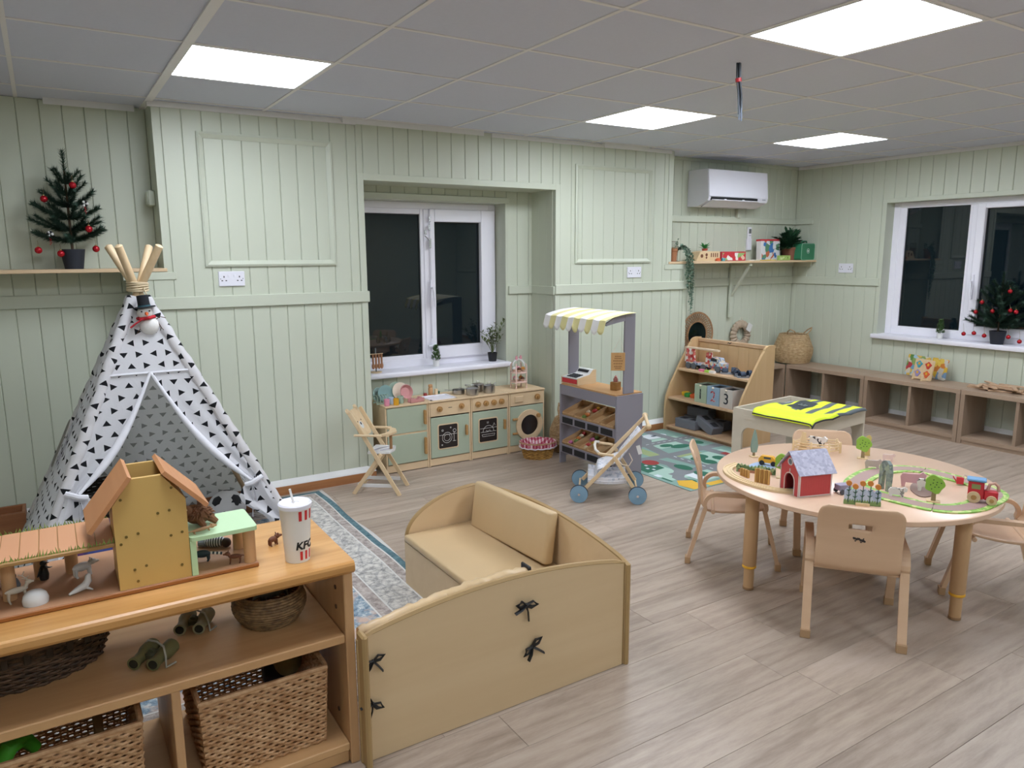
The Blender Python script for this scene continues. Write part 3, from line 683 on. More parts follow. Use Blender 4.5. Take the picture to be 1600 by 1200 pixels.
col = rg.mix(near(.25), hexc('cbc9c4'), teal); col = rg.mix(near(.5), col, brown); col = rg.mix(near(.75), col, pale); col = rg.mix(near(1.), col, blue)
rg.link(col, 'Base Color'); rg.b.inputs['Roughness'].default_value = .95; rg.bump(nz.outputs[0], .5, .002)
t = thing('patterned_rug', 'distressed blue and cream patterned rug with teal border', 'rug', (-.005, .045, 0))
g = G()
def rugp(u, v_):
    x_, y_ = -RW+2*RW*u, -RL+2*RL*v_; z_ = .006+max(0, .010*math.sin(x_*3+y_*6.5)*max(0, (abs(x_)-.55)/.25)); return (x_+(.012*math.sin(y_*7) if u > .97 else 0), y_, z_)
g.grid(rugp, 40, 60)
sk = obj('pile', g, rg.m, t)
md = sk.modifiers.new('thick', 'SOLIDIFY'); md.thickness = .005; md.offset = -1
# ---- soft seating corral
CUSH = flat('beige_vinyl', 'c9ad84', .38, noise=.03); 
t = thing('seating_corral', 'low maple panelled toddler seating corral with beige cushions', 'seat', (.6, -.86, 0))
LC = lambda: L(G(), .6, -.86, 0)
def archpts(n, L0, L1, h0, hm): return [(L0+(L1-L0)*i/n, h0+(hm-h0)*math.sin(PI*i/n)**.8) for i in range(n+1)]
pts = [(.1, .002)]+archpts(24, .1, 1.088, .392, .450)+[(1.088, .002)]
def edged(name, pts, a0, a1, axis):
    o = obj(name, LC().prism(pts, a0, a1, axis), MAPLE, t, False)
    cx = sum(p[0] for p in pts)/len(pts)
    g = LC()
    top = pts[1:-1]
    mk = {'y': lambda u, v, a: (u, a, v), 'x': lambda u, v, a: (a, u, v)}[axis]
    am = (a0+a1)/2; g.tube([mk(u, v+.001, am) for u, v in pts], (a1-a0)/2+.0012, 6)
    obj('edge_banding', g, MAPLEE, o, True)
    return o
edged('front_panel', pts, -1.392, -1.374, 'y')
pts2 = [(-1.395, .002)]+archpts(24, -1.395, -.335, .385, .450)+[(-.335, .002)]
edged('side_panel', pts2, 1.093, 1.112, 'x')
pe = [(.715, .002), (.715, .215)]+[(.715+.378*(1-math.cos(PI/2*i/16)), .215+.19*math.sin(PI/2*i/16)) for i in range(1, 17)]+[(1.093, .002)]
edged('end_panel', pe, -.345, -.327, 'y')
obj('end_post', LC().box(.094, .112, -1.43, -1.374, 0, .42, .006), MAPLEE, t, False)
obj('seat_front', LC().box(.700, .716, -1.372, -.346, .004, .205), MAPLE, t, False)
obj('seat_cushion', LC().box(.694, 1.09, -1.30, -.348, .206, .240, .012, 3), CUSH, t)
g = LC(); g.M = g.M @ Matrix.Translation((1.035, -.70, .241)) @ Matrix.Rotation(.16, 4, 'Y') @ Matrix.Rotation(-.04, 4, 'X'); g.box(-.028, .022, -.30, .30, .0, .215, .014, 3)
o = obj('back_cushion', g, CUSH, t)
g = LC(); n = 40
rs = []
for i in range(n+1):
    u = .112+.60*i/n; pz = .398+.055*math.sin(PI*min(1, (u-.1)/.988))+.006+.002*math.sin(i*1.9)+.002*math.sin(i*.8); yy = -1.348+.004*math.sin(i*2.4)
    rs.append([(u, yy+.020*math.cos(a), pz-.010+.012*math.sin(a)) if math.sin(a) > -.3 else (u, yy+.023*math.cos(a), .20) for a in [2*PI*k/12 for k in range(12)]])
g.rings(rs); obj('side_cushion', g, CUSH, t)
obj('cushion_tab', LC().box(.694, .704, -1.372, -1.32, .445, .466, .003), BLACK, t)
def bow(x, z, rot, s=1.):
    b_ = obj('ribbon_knot', L(G(), x, -1.399, z).ball((x, -1.399, z), .006*s, 10, 6), BLACK, t); b_.location = (x-.6, -1.399+.86, z); b_.rotation_euler = (0, rot, 0); b_['label'] = 'black ribbon bow tied through the panel'
    for q, pts_ in enumerate(([(0, 0, 0), (.018, -.004, .014), (.034, -.006, .006), (.02, -.002, -.004), (0, 0, 0)], [(0, 0, 0), (-.018, -.004, .010), (-.032, -.005, -.002), (-.016, -.002, -.008), (0, 0, 0)], [(0, 0, 0), (.010, -.004, -.018), (.020, -.003, -.042)], [(0, 0, 0), (-.014, -.004, -.014), (-.03, -.003, -.026)])):
        g = G(); g.tube([tuple(c*s for c in p) for p in pts_], .0062*s, 6, flat_=.4); obj('ribbon_loop' if q < 2 else 'ribbon_tail', g, BLACK, b_)
bow(.664, .352, .3, 1.2); bow(.688, .197, -.5, 1.2); bow(.134, .322, -.2, 1.0); bow(.128, .188, .7, 1.0)
# ---- round table
t = thing('round_table', 'round pale birch toddler table with adjustable legs', 'table', (2.403, -1.40, 0))
obj('table_top', G().lathe([(.0001, .475), (.572, .475), (.578, .479), (.578, .496), (.573, .5), (.0001, .5)], 96), [wood('birch_top', 'dfbfa4', 'd5b195', 'x', .45, .28, .7)], t)
LEG = flat('leg_tan', 'c39d74', .45)
for a in (157.6, 277, 37):
    a = math.radians(a); x, y = .468*math.cos(a), .468*math.sin(a)
    o = obj('leg', G().lathe([(.028, .115), (.030, .12), (.030, .425), (.030, .474)], 20, (x, y)), LEG, t)
    obj('leg_collar', G().lathe([(.032, .445), (.040, .4745)], 20, (x, y)), LEG, o)
    obj('yellow_ring', G().lathe([(.0285, .103), (.0305, .105), (.0305, .112), (.0285, .1145)], 20, (x, y)), YELLOW, o)
    obj('lower_tube', G().lathe([(.0225, .012), (.0225, .104)], 18, (x, y)), LEG, o)
    obj('foot', G().lathe([(.020, 0), (.024, .002), (.024, .012)], 18, (x, y)), flat('foot_brown', '9c7a58', .6), o)
# ---- toddler chairs
FOOT = flat('chair_foot_cap', 'b4926e', .5)
def chair(label, loc, rz):
    t = thing('toddler_chair', label, 'chair', loc, rz, 'birch toddler chairs round the table')
    for s_ in (-1, 1):
        pth = [(-.210, .018), (-.135, .285)]+[(-.085+.055*math.cos(a), .30+.055*math.sin(a)) for a in [PI*(1-.5*k/6)-.0 for k in range(7)]]+[(.085+.055*math.cos(a), .30+.055*math.sin(a)) for a in [PI/2*(1-k/6) for k in range(7)]]+[(.135, .285), (.205, .018)]
        rs = []
        for i, p in enumerate(pth):
            a = Vector(pth[max(i-1, 0)]); b_ = Vector(pth[min(i+1, len(pth)-1)]); d = (b_-a).normalized(); n_ = Vector((-d.y, d.x)); P = Vector(p)
            o_, i_ = P+n_*.009, P-n_*.009; x0, x1 = s_*.168-.016, s_*.168+.016
            rs.append([(x0, i_.x, i_.y), (x1, i_.x, i_.y), (x1, o_.x, o_.y), (x0, o_.x, o_.y)])
        f_ = obj('side_frame', G().rings(rs), BIRCH, t, False)
        for (yy, sl) in ((-.210, -.07), (.205, .07)):
            g = G(); g.box(s_*.168-.0185, s_*.168+.0185, yy-.013, yy+.013, 0, .034, .002); obj('foot_cap', g, FOOT, f_, False)
    def prof(s):
        if s < .42: k = s/.42; return (.150-.262*k, .290-.022*math.sin(k*PI*.7)-.010*k)
        if s < .58: k = (s-.42)/.16; a = -PI/2-k*PI/2*.86; return (-.112+.055*math.cos(a)*1., .318+.055*math.sin(a)+.0)
        k = (s-.58)/.42; return (-.166-.052*k+.012*math.sin(k*PI), .326+.222*k)
    g = G(); NU, NV = 22, 44; vs = {}
    def P(i, j):
        if (i, j) not in vs:
            s = j/NV; u = (i/NU-.5)*2; hw = .150
            if s > .90: k = (s-.90)/.10; hw = .150-.035*(1-math.sqrt(max(0, 1-k*k)))
            if s < .08: k = (.08-s)/.08; hw = .150-.03*(1-math.sqrt(max(0, 1-k*k)))
            y_, z_ = prof(s); y_ += -.012*u*u*(0 if s < .5 else -1)
            vs[i, j] = g.b.verts.new((u*hw, y_, z_))
        return vs[i, j]
    for i in range(NU):
        for j in range(NV):
            if 8 <= i < 14 and 36 <= j < 38: continue
            g.b.faces.new((P(i, j), P(i+1, j), P(i+1, j+1), P(i, j+1)))
    sh = obj('seat_shell', g, BIRCH, t); md = sh.modifiers.new('ply', 'SOLIDIFY'); md.thickness = .011; md.offset = 0
    bv = sh.modifiers.new('round', 'BEVEL'); bv.width = .0015; bv.segments = 1; bv.limit_method = 'ANGLE'
    g = G()
    for yy, zz in ((-.10, .262), (.10, .262)): g.cyl((-.166, yy, zz), (.166, yy, zz), .010, n=10)
    obj('cross_rail', g, BIRCH, t)
    g = G(); y_, z_ = prof(.745)
    for (dx, dz, rr) in ((-.018, .004, .006), (-.010, .0, .005), (-.004, .003, .006), (.004, -.002, .005), (.012, -.003, .006), (.018, -.006, .004), (-.020, .011, .003), (.0, .009, .003), (.014, .005, .0025), (-.014, -.007, .003), (.006, -.010, .003)):
        g.cyl((dx, y_-.0062, z_+dz), (dx, y_-.0068, z_+dz), rr, n=8)
    obj('animal_print', g, flat('print_dark', '3a3230', .6), t)
    return t
fr = math.atan2(.6, .8)-PI/2
c0 = chair('birch toddler chair nearest the viewer, seen from behind', (1.922+.8*.21, -1.760+.6*.21, 0), fr)
dup(c0, 'birch toddler chair beside the road play mat', (2.076+.69*.21, -.751-.72*.21, 0), math.atan2(-.72, .69)-PI/2)
dup(c0, 'birch toddler chair cut off by the right edge', (3.03-.61*.21, -1.94+.79*.21, 0), math.atan2(.79, -.61)-PI/2)
dup(c0, 'birch toddler chair on the far side of the round table', (2.875-.69*.21, -.915-.73*.21, 0), math.atan2(-.73, -.69)-PI/2)
# ---- teepee tent
tm = NT('triangle_cotton'); tc = tm.n('ShaderNodeTexCoord'); su = tm.n('ShaderNodeSeparateXYZ', i_0=tc.outputs['UV'])
Uc = tm.math('MULTIPLY', su.outputs[0], 15.5); Vc = tm.math('MULTIPLY', su.outputs[1], 17.5)
row = tm.math('FLOOR', Vc); Us = tm.math('ADD', Uc, tm.math('MULTIPLY', row, .43)); colm = tm.math('FLOOR', Us)
cbv = tm.n('ShaderNodeCombineXYZ', i_0=colm, i_1=row); wn = tm.n('ShaderNodeTexWhiteNoise', i_Vector=cbv.outputs[0], noise_dimensions='2D')
px_ = tm.math('SUBTRACT', tm.math('FRACT', Us), .5); py_ = tm.math('SUBTRACT', tm.math('FRACT', Vc), .5)
ang = tm.math('MULTIPLY', tm.math('FLOOR', tm.math('MULTIPLY', wn.outputs[0], 4.)), PI/2)
ca, sa = tm.math('COSINE', ang), tm.math('SINE', ang)
qx = tm.math('SUBTRACT', tm.math('MULTIPLY', px_, ca), tm.math('MULTIPLY', py_, sa)); qy = tm.math('ADD', tm.math('MULTIPLY', px_, sa), tm.math('MULTIPLY', py_, ca))
in1 = tm.math('GREATER_THAN', qy, -.2); in2 = tm.math('LESS_THAN', tm.math('ABSOLUTE', qx), tm.math('MULTIPLY', tm.math('SUBTRACT', .26, qy), .62))
tri = tm.math('MULTIPLY', in1, in2)
geo = tm.n('ShaderNodeNewGeometry')
ink = tm.mix(geo.outputs['Backfacing'], hexc('14151a'), hexc('9a9a9a')); clo = hexc('e8e7ea')
cl_ = tm.mix(tri, clo, ink); tm.link(cl_, 'Base Color')
tl = tm.n('ShaderNodeBsdfTranslucent', i_Color=cl_); ms = tm.n('ShaderNodeMixShader', i_0=.42, i_1=tm.b.outputs[0], i_2=tl.outputs[0]); tm.t.links.new(ms.outputs[0], tm.t.nodes['Material Output'].inputs[0]); tm.b.inputs['Roughness'].default_value = .9
nzt = tm.n('ShaderNodeTexNoise', i_Vector=tm.coords(), i_Scale=14., i_Detail=4., i_Distortion=1.); tm.bump(nzt.outputs[0], .5, .012)
TRI = tm.m; CLOTH = flat('white_cotton', 'dedde2', .9, noise=.04, nscale=30)
A = Vector((0, 0, 1.328)); t = thing('play_teepee', 'white teepee tent printed with black triangles', 'tent', (-.181, .774, 0))
FL, FR, BR, BL = Vector((-.60, -.60, 0)), Vector((.61, -.59, 0)), Vector((.56, .455, 0)), Vector((-.60, .58, 0))
for P_ in (FL, FR, BR, BL):
    d = (A-P_); tip = A+d*.155+Vector((-d.y, d.x, 0)).normalized()*.018
    b0 = P_+Vector((0, 0, .012)); mid = A+Vector((P_.x, P_.y, 0)).normalized()*-.012
    obj('pole', G().tube([tuple(b0), tuple(mid), tuple(tip-d.normalized()*.006), tuple(tip)], [.0185, .0185, .0185, .010], 14), PINEZ, t)
g = G()
for k in range(5): g.tube([(.046*math.cos(2*PI*i/20), .046*math.sin(2*PI*i/20), 1.318+k*.0085+.004*math.sin(2*PI*i/20+k)) for i in range(20)], .005, 6, closed=True)
g.tube([(.02, -.046, 1.33), (.03, -.06, 1.30), (.024, -.055, 1.28)], .003, 6)
obj('rope_tie', g, flat('rope', 'cdbb9a', .9), t)
def panel(name, P, Q, s0, s1, m=TRI, bow_=0., nu=16, nv=28, wr=.006):
    """cloth between poles A-P and A-Q from fraction s0 to s1, normal outward"""
    def fn(u, v_):
        s = s0+(s1-s0)*v_; a = A+(P-A)*s; b_ = A+(Q-A)*s; p = a+(b_-a)*u
        n_ = (Q-P).cross(A-P).normalized()
        c = Vector((0, 0, .5))
        if n_.dot((P+Q)/2) < 0: n_ = -n_
        k = math.sin(PI*u)*s*bow_+wr*math.sin(u*23+v_*7)*math.sin(v_*17+u*5)*s
        return tuple(p+n_*(k+.012))
    wdt = (Q-P).length; ht = ((P+Q)/2-A).length
    g = G(); g.uv = True
    g.grid(fn, nu, nv, lambda u, v_: ((u-.5)*wdt*(s0+(s1-s0)*v_)+7.3, -(s0+(s1-s0)*v_)*ht+9))
    g.b.faces.ensure_lookup_table(); f = g.b.faces[len(g.b.faces)//2]; f.normal_update()
    if f.normal.dot(f.calc_center_median()-Vector((0, -.0, .6))) < 0: bmesh.ops.reverse_faces(g.b, faces=g.b.faces)
    return obj(name, g, m, t)
panel('back_panel', BR, BL, .035, .985, bow_=-.03); panel('side_panel', BL, FL, .035, .985, bow_=.05); panel('side_panel', FR, BR, .035, .985, bow_=-.02)
SEAM = .30
panel('front_panel', FL, FR, .035, SEAM)
# front flaps, drawn back and tied to the poles
def flap(P, side, st, u_in):
    def fn(u, v_):
        s = SEAM+(st-SEAM)*v_
        a = A+(FL-A)*s; b_ = A+(FR-A)*s
        pole = a if side < 0 else b_; cen = A+((FL+FR)/2-A)*SEAM; end = (A+(P-A)*st)+Vector((-side*.05, -.015, 0))
        k = v_; inner = cen+(end-cen)*k+Vector((0, 0, -.05*math.sin(PI*k)))+Vector((-side*.012*math.sin(PI*k), 0, 0))
        p = pole+(inner-pole)*u
        n_ = Vector((0, -.91, .41)); return tuple(p+n_*(.012+.012*math.sin(u*11+v_*6)*v_*math.sin(PI*u)))
    g = G(); g.uv = True; wdt = 1.2
    g.grid(fn, 14, 24, lambda u, v_: (fn(u, v_)[0]+7.3, fn(u, v_)[2]*1.1+9))
    g.b.faces.ensure_lookup_table(); f = g.b.faces[len(g.b.faces)//2]; f.normal_update()
    if f.normal.y > 0: bmesh.ops.reverse_faces(g.b, faces=g.b.faces)
    o = obj('front_flap', g, TRI, t)
    cen = A+((FL+FR)/2-A)*SEAM; end = (A+(P-A)*st)+Vector((-side*.05, -.015, 0))
    path = [tuple(cen+(end-cen)*k+Vector((-side*.012*math.sin(PI*k), -.02, -.05*math.sin(PI*k)+.006))) for k in [i/16 for i in range(17)]]
    obj('rolled_hem', G().tube(path, [.008+.020*math.sin(PI*min(1, i/15))*(i/16) for i in range(17)], 10), CLOTH, o)
    # cloth below the tie, hanging along the pole
    def f2(u, v_):
        s = st+(.985-st)*v_; p = A+(P-A)*s; w_ = .05+.07*v_*(1-v_*.3)+.03*math.sin(v_*9)
        return tuple(p+Vector((-side*w_*u*1.6, -.03-.02*math.sin(u*8+v_*5), 0)))
    g = G(); g.uv = True; g.grid(f2, 8, 14, lambda u, v_: (f2(u, v_)[0]+3.1, f2(u, v_)[2]*1.1+9))
    g.b.faces.ensure_lookup_table(); f = g.b.faces[len(g.b.faces)//2]; f.normal_update()
    if f.normal.y > 0: bmesh.ops.reverse_faces(g.b, faces=g.b.faces)
    obj('flap_tail', g, TRI, o)
    e = end
    g = G()
    for q, (dx, dz) in enumerate(((-.01, -.17), (.015, -.12))): g.tube([tuple(e+Vector((0, -.03, 0))), tuple(e+Vector((dx*.6, -.05, dz*.5))), tuple(e+Vector((dx, -.045, dz)))], .011, 6, flat_=.2)
    g.tube([tuple(e+Vector((side*.05, -.03, .02))), tuple(e+Vector((0, -.045, 0))), tuple(e+Vector((-side*.03, -.03, -.01)))], .013, 8)
    obj('tie_ribbon', g, CLOTH, o)
flap(FL, -1, .66, 0); flap(FR, 1, .70, 0)
g = G(); a, b_ = A+(FL-A)*SEAM, A+(FR-A)*SEAM; g.tube([tuple(a+(b_-a)*i/10+Vector((0, -.016, .004))) for i in range(11)], .006, 6); obj('front_seam', g, CLOTH, t)
for P_ in (FL, FR, BL):
    n_ = Vector((P_.x, P_.y, .4)).normalized(); ax = (P_-A).normalized(); sd_ = ax.cross(n_).normalized()
    def sf(u, v_):
        s = .035+.95*v_; c = A+(P_-A)*s+n_*.008; a = 2*PI*u; r = .0255+.0018*math.sin(v_*110)+.0016*math.sin(v_*47+a)
        return tuple(c+sd_*r*math.cos(a)+n_*r*math.sin(a))
    g = G(); g.uv = True; g.grid(sf, 14, 90, lambda u, v_: (u*.13+5.2, -v_*1.5+9))
    g.b.faces.ensure_lookup_table(); f = g.b.faces[3*90+40]; f.normal_update()
    if f.normal.dot(n_) < 0: bmesh.ops.reverse_faces(g.b, faces=g.b.faces)
    obj('pole_sleeve', g, TRI, t)
g = G(); g.box(-.001, .001, -.05, .05, -.11, .11)
o = obj('mesh_window', G().prism(rrect(-.055, .055, -.12, .12, .05), -.001, .001, 'x'), flat('grey_mesh', '8b8781', .9), t); o.location = A+((FL+BL)/2-A)*.56+Vector((-.055, 0, .02)); o.rotation_euler = (0, math.atan2(.6, 1.328), 0)
# snowman hanging on the tent
t = thing('snowman_ornament', 'small snowman ornament with black top hat and red scarf', 'ornament', (-.165, .675, 1.105), -.15)
FZ = flat('snow_fluff', 'e3e0dc', .95, noise=.06, nscale=90)
obj('body', G().ball((.01, 0, .045), .045, 18, 12, (.044, .036, .046)), FZ, t); h_ = obj('head', G().ball((-.004, -.004, .108), .034, 16, 11), FZ, t)
obj('nose', G().tube([(.004, -.034, .106), (.008, -.066, .098)], [.009, .001], 10), flat('carrot', 'd9642c', .6), h_)
g = G(); g.cyl((-.016, -.041-.0, .116), (-.016, -.036, .116), .004, n=8); g.cyl((.018, -.036, .118), (.018, -.031, .118), .004, n=8); obj('eye', g, BLACK, h_)
g = G(); g.at(-.004, 0, .132, 0, -.10, 0); g.lathe([(.0001, 0), (.050, 0), (.050, .005), (.027, .006), (.026, .06), (.0001, .062)], 20); obj('hat', g, flat('felt_black', '1b1d22', .9), t)
obj('hat_band', G().at(-.004, 0, .132, 0, -.10, 0).lathe([(.0282, .006), (.0282, .013)], 20, capa=False, capb=False), flat('teal_band', '2d5a66', .7), t)
g = G(); g.tube([(.034, -.002, .088), (.01, -.034, .084), (-.022, -.028, .08), (-.034, .0, .082)], .012, 8, flat_=.7); g.tube([(-.01, -.036, .082), (-.045, -.036, .06), (-.068, -.03, .042)], [.013, .015, .016], 6, flat_=.3)
obj('scarf', g, flat('scarf_red', 'b3202c', .9), t)
g = G(); g.tube([(.036, 0, .07), (.06, -.006, .088), (.085, -.004, .08)], .002, 5); g.tube([(.05, 0, .06), (.062, -.006, .035), (.056, -.004, .02)], .002, 5); g.tube([(.062, -.006, .035), (.072, -.01, .022)], .0015, 5); g.tube([(-.03, -.01, .03), (-.045, -.016, .012)], .002, 5); obj('twig_arm', g, flat('twig', '5a4130', .8), t)
# ================================================================ BACK OF THE ROOM: PLAY KITCHEN, STALL, PRAM, SHELVES
SAGE = flat('kitchen_sage', 'a7b29c', .5, noise=.01); GLASSD = flat('dark_window', '2a2423', .25)
KNOB = wood('knob_wood', 'b98f5c', 'a0763f', 'x', 3, .5); PINEB = wood('birch_light', 'dcc3a0', 'd0b48d', 'x', .8, .5, .8)
STEEL = flat('steel', 'b9b8b6', .28, 1, .05); CHALK = flat('chalk_white', 'd9d5d0', .7)
KY, KH = 1.29, .473
def LK(x): return lambda: L(G(), x, KY, 0)
def kunit(name, label, x0, x1):
    t = thing(name, label, 'play kitchen', (x0, KY, 0), 0, 'units of the sage play kitchen'); K = LK(x0)
    for a, b_ in ((x0+.002, x0+.013), (x1-.013, x1-.002)): obj('side_panel', K().box(a, b_, KY, KY+.272, 0, KH-.0125, .001), PINEB, t, False)
    obj('worktop', K().box(x0+.001, x1-.001, KY-.008, KY+.276, KH-.012, KH, .002), PINEB, t, False)
    obj('plinth', K().box(x0+.013, x1-.013, KY+.003, KY+.012, .006, .056), PINEB, t, False)
    obj('back_panel', K().box(x0+.013, x1-.013, KY+.262, KY+.27, .02, KH-.0125), PINEB, t, False)
    return t, K
def handle(K, p, x, z0, z1): obj('handle', K().prism(rrect(x-.008, x+.008, z0, z1, .007, 4), KY-.022, KY-.004), KNOB, p)
def knob(K, p, x, z, r=.020):
    g = K(); g.cyl((x, KY-.002, z), (x, KY-.016, z), r, n=20); g.cyl((x, KY-.016, z), (x, KY-.028, z), r*.45, r*.40, 12); obj('knob', g, KNOB, p)
X = [1.291, 1.616, 1.953, 2.277, 2.601]
t, K = kunit('play_fridge', 'sage play fridge with two doors, leftmost kitchen unit', X[0], X[1])
for z0, z1 in ((.275, KH-.016), (.062, .262)):
    d = obj('door', K().box(X[0]+.015, X[1]-.015, KY-.004, KY+.008, z0, z1, .002), SAGE, t, False); handle(K, d, X[1]-.032, z0+.045, z1-.035)
obj('middle_rail', K().box(X[0]+.013, X[1]-.013, KY, KY+.012, .263, .274), PINEB, t, False)
def oven(t, K, x0, x1, art):
    d = obj('door', K().box(x0+.015, x1-.015, KY-.004, KY+.008, .062, .352, .002), SAGE, t, False); handle(K, d, x1-.042, .20, .275)
    cx = (x0+x1)/2-.020
    obj('window_frame', K().prism(rrect(cx-.082, cx+.082, .118, .302, .014), KY-.0065, KY-.0042), PINEB, d, False)
    wi = obj('window', K().prism(rrect(cx-.074, cx+.074, .126, .294, .010), KY-.0075, KY-.0066), GLASSD, d, False)
    g = K(); y = KY-.0085
    for path in art: g.tube([(cx+a, y, .21+b_) for a, b_ in path], .0013, 5)
    obj('white_line_print', g, CHALK, d)
    obj('control_panel', K().box(x0+.014, x1-.014, KY-.003, KY+.009, .362, KH-.015, .001), PINEB, t, False)
circ = lambda r, cx=0, cy=0, n=24, a0=0, a1=2*PI: [(cx+r*math.cos(a0+(a1-a0)*i/n), cy+r*math.sin(a0+(a1-a0)*i/n)) for i in range(n+1)]
t, K = kunit('play_sink', 'sage play sink with dishwasher door, second kitchen unit', X[1], X[2])
oven(t, K, X[1], X[2], [circ(.038, -.01, -.01), circ(.024, -.01, -.01), [(.045, .03), (.045, -.04)], [(.035, -.04), (.06, -.04)], circ(.012, .05, .035), [(-.07, .012), (.07, .012)], circ(.006, -.045, .045), circ(.004, .02, .06), circ(.004, -.05, -.06)])
knob(K, t, X[1]+.085, .412); knob(K, t, X[1]+.26, .416)
obj('panel_print', K().box(X[1]+.155, X[1]+.185, KY-.0036, KY-.003, .413, .417), BLACK, t, False)
g = K(); a, b_, c_, d_ = X[1]+.03, X[1]+.235, KY+.02, KY+.19
for q in ((a, b_, c_, c_+.012), (a, b_, d_-.012, d_), (a, a+.012, c_, d_), (b_-.012, b_, c_, d_)): g.box(*q, KH, KH+.005)
g.box(a+.012, b_-.012, c_+.012, d_-.012, KH+.0002, KH+.001)
obj('sink_bowl', g, WHITE, t, False)
t, K = kunit('play_cooker', 'sage play cooker with four knobs, third kitchen unit', X[2], X[3])
oven(t, K, X[2], X[3], [circ(.045, 0, -.01, 16, 0, PI), [(-.065, -.012), (.065, -.012)], [(-.055, -.03), (.055, -.03), (.05, -.045), (-.05, -.045), (-.055, -.03)], [(-.02, .0), (-.005, -.01), (.01, 0), (.02, -.01)], [(.035, .02), (.05, .05), (.058, .03)], [(-.01, .05), (-.01, .065)], [(.0, .05), (.0, .065)], [(-.07, .016), (.07, .016)]])
for k in range(4): knob(K, t, X[2]+.058+k*.067, .412, .021)
t, K = kunit('play_washing_machine', 'sage play washing machine with round door, rightmost kitchen unit', X[3], X[4])
obj('front', K().box(X[3]+.014, X[4]-.014, KY-.002, KY+.008, .058, .355, .001), SAGE, t, False)
obj('control_panel', K().box(X[3]+.014, X[4]-.014, KY-.003, KY+.009, .362, KH-.015, .001), PINEB, t, False)
obj('soap_drawer', K().box(X[3]+.05, X[3]+.125, KY-.012, KY-.003, .388, .434, .003), PINEB, t, False); knob(K, t, X[4]-.07, .414, .022)
g = K(); cx, cz = X[3]+.178, .205; ri, ro = .078, .118; n = 40
r_ = lambda r, y: [(cx+r*math.cos(2*PI*i/n), y, cz+r*math.sin(2*PI*i/n)) for i in range(n)]
g.rings([r_(ri, KY-.004), r_(ri, KY-.018), r_(ro, KY-.018), r_(ro, KY-.004)], True, False, False); dd = obj('round_door', g, PINEB, t)
g = K(); g.cyl((cx, KY-.0045, cz), (cx, KY-.007, cz), ri+.002, n=36); obj('door_glass', g, flat('smoked_glass', '2b2422', .15), dd)
g = K(); g.cyl((cx+.075, KY-.0185, cz+.068), (cx+.075, KY-.034, cz+.068), .016, n=16); obj('door_knob', g, KNOB, dd)
for z in (.26, .15): obj('hinge', K().box(X[3]+.03, X[3]+.075, KY-.016, KY-.003, z-.008, z+.008, .003), KNOB, t, False)
# ---- things on the kitchen tops
ZT = KH+.0005
def solo(name, label, cat, g, m, group=None, **kw): return tag(obj(name, g, m, **kw), label, cat, group)
def cup(label, x, y, c, r=.019, h=.046):
    solo('toy_cup', label, 'cup', G().lathe([(.0001, .003), (r*.85, .003), (r*.9, 0), (r, .008), (r, h), (r*.88, h), (r*.84, .006), (.0001, .005)], 20, (x, y)), c, 'toy cups on the fridge top').location = (0, 0, ZT)
TEAL = flat('teal_plate', '86a6a4', .5); ROSE = flat('dusty_rose', 'c98f8d', .5); MINTG = flat('grey_green', '9fb3a2', .5); POWD = flat('powder_blue', 'b9cbe0', .5); CREAM = flat('cream_plate', 'e3d3bf', .5)
cup('pink toy cup on the play fridge', 1.322, KY+.03, flat('cup_pink', 'db8fa5', .5)); cup('pale blue toy cup on the play fridge', 1.372, KY+.075, POWD); cup('yellow toy cup on the play fridge', 1.385, KY+.018, YELLOW); cup('grey green toy cup on the play fridge', 1.435, KY+.06, MINTG, .022, .05)
def plate(name, label, x, y, z, r, m, tilt, rz=0, bowl=0):
    o = solo(name, label, 'plate', G().lathe([(.0001, 0), (r*.7, 0), (r, .008+bowl), (r, .011+bowl), (r*.94, .0115+bowl), (r*.66, .004), (.0001, .004)], 32), m, 'toy plates leaning on the fridge top')
    o.rotation_euler = (tilt, 0, rz); o.location = (x, y, z); return o
plate('toy_plate', 'large teal toy plate standing in the rack', 1.365, KY+.165, ZT+.058, .060, TEAL, 1.35, .15)
plate('toy_plate', 'pale teal toy plate at the left of the rack', 1.318, KY+.19, ZT+.050, .052, flat('pale_teal', '9fb8b2', .5), 1.35, .45)
plate('toy_plate', 'grey green toy plate behind the cream plate', 1.455, KY+.195, ZT+.064, .064, MINTG, 1.4, .1)
plate('toy_plate', 'cream toy plate behind the pink bowl', 1.478, KY+.165, ZT+.0625, .063, CREAM, 1.32, .1)
plate('toy_bowl', 'dusty pink toy bowl leaning against the cream plate', 1.500, KY+.125, ZT+.062, .050, ROSE, 1.25, .1, .012)
g = G(); n = 20
for s_ in (-1, 1): g.prism([(-.055, 0), (.055, 0), (.055, .028), (.03, .034)]+[(.024*math.cos(a)*1.0, .030-.012*math.sin(a)) for a in [PI*i/8 for i in range(1, 8)]]+[(-.03, .034), (-.055, .028)], s_*.018-.004, s_*.018+.004)
g.box(-.055, .055, -.022, .022, 0, .005)
o = solo('plate_rack', 'rose pink slotted rack for toy plates', 'rack', g, ROSE, None, smooth=False); o.location = (1.545, KY+.045, ZT); o.rotation_euler = (0, 0, .15)
g = G(); 
for k in range(5): g.tube([(-.05+k*.02, -.03, 0), (-.05+k*.02, -.03, .05), (-.05+k*.02, .0, .06), (-.05+k*.02, .03, .05), (-.05+k*.02, .03, 0)], .003, 6)
g.box(-.06, .06, -.035, -.027, 0, .008); g.box(-.06, .06, .027, .035, 0, .008)
o = solo('dish_rack', 'grey green dish rack behind the toy cups', 'rack', g, MINTG); o.location = (1.335, KY+.13, ZT)
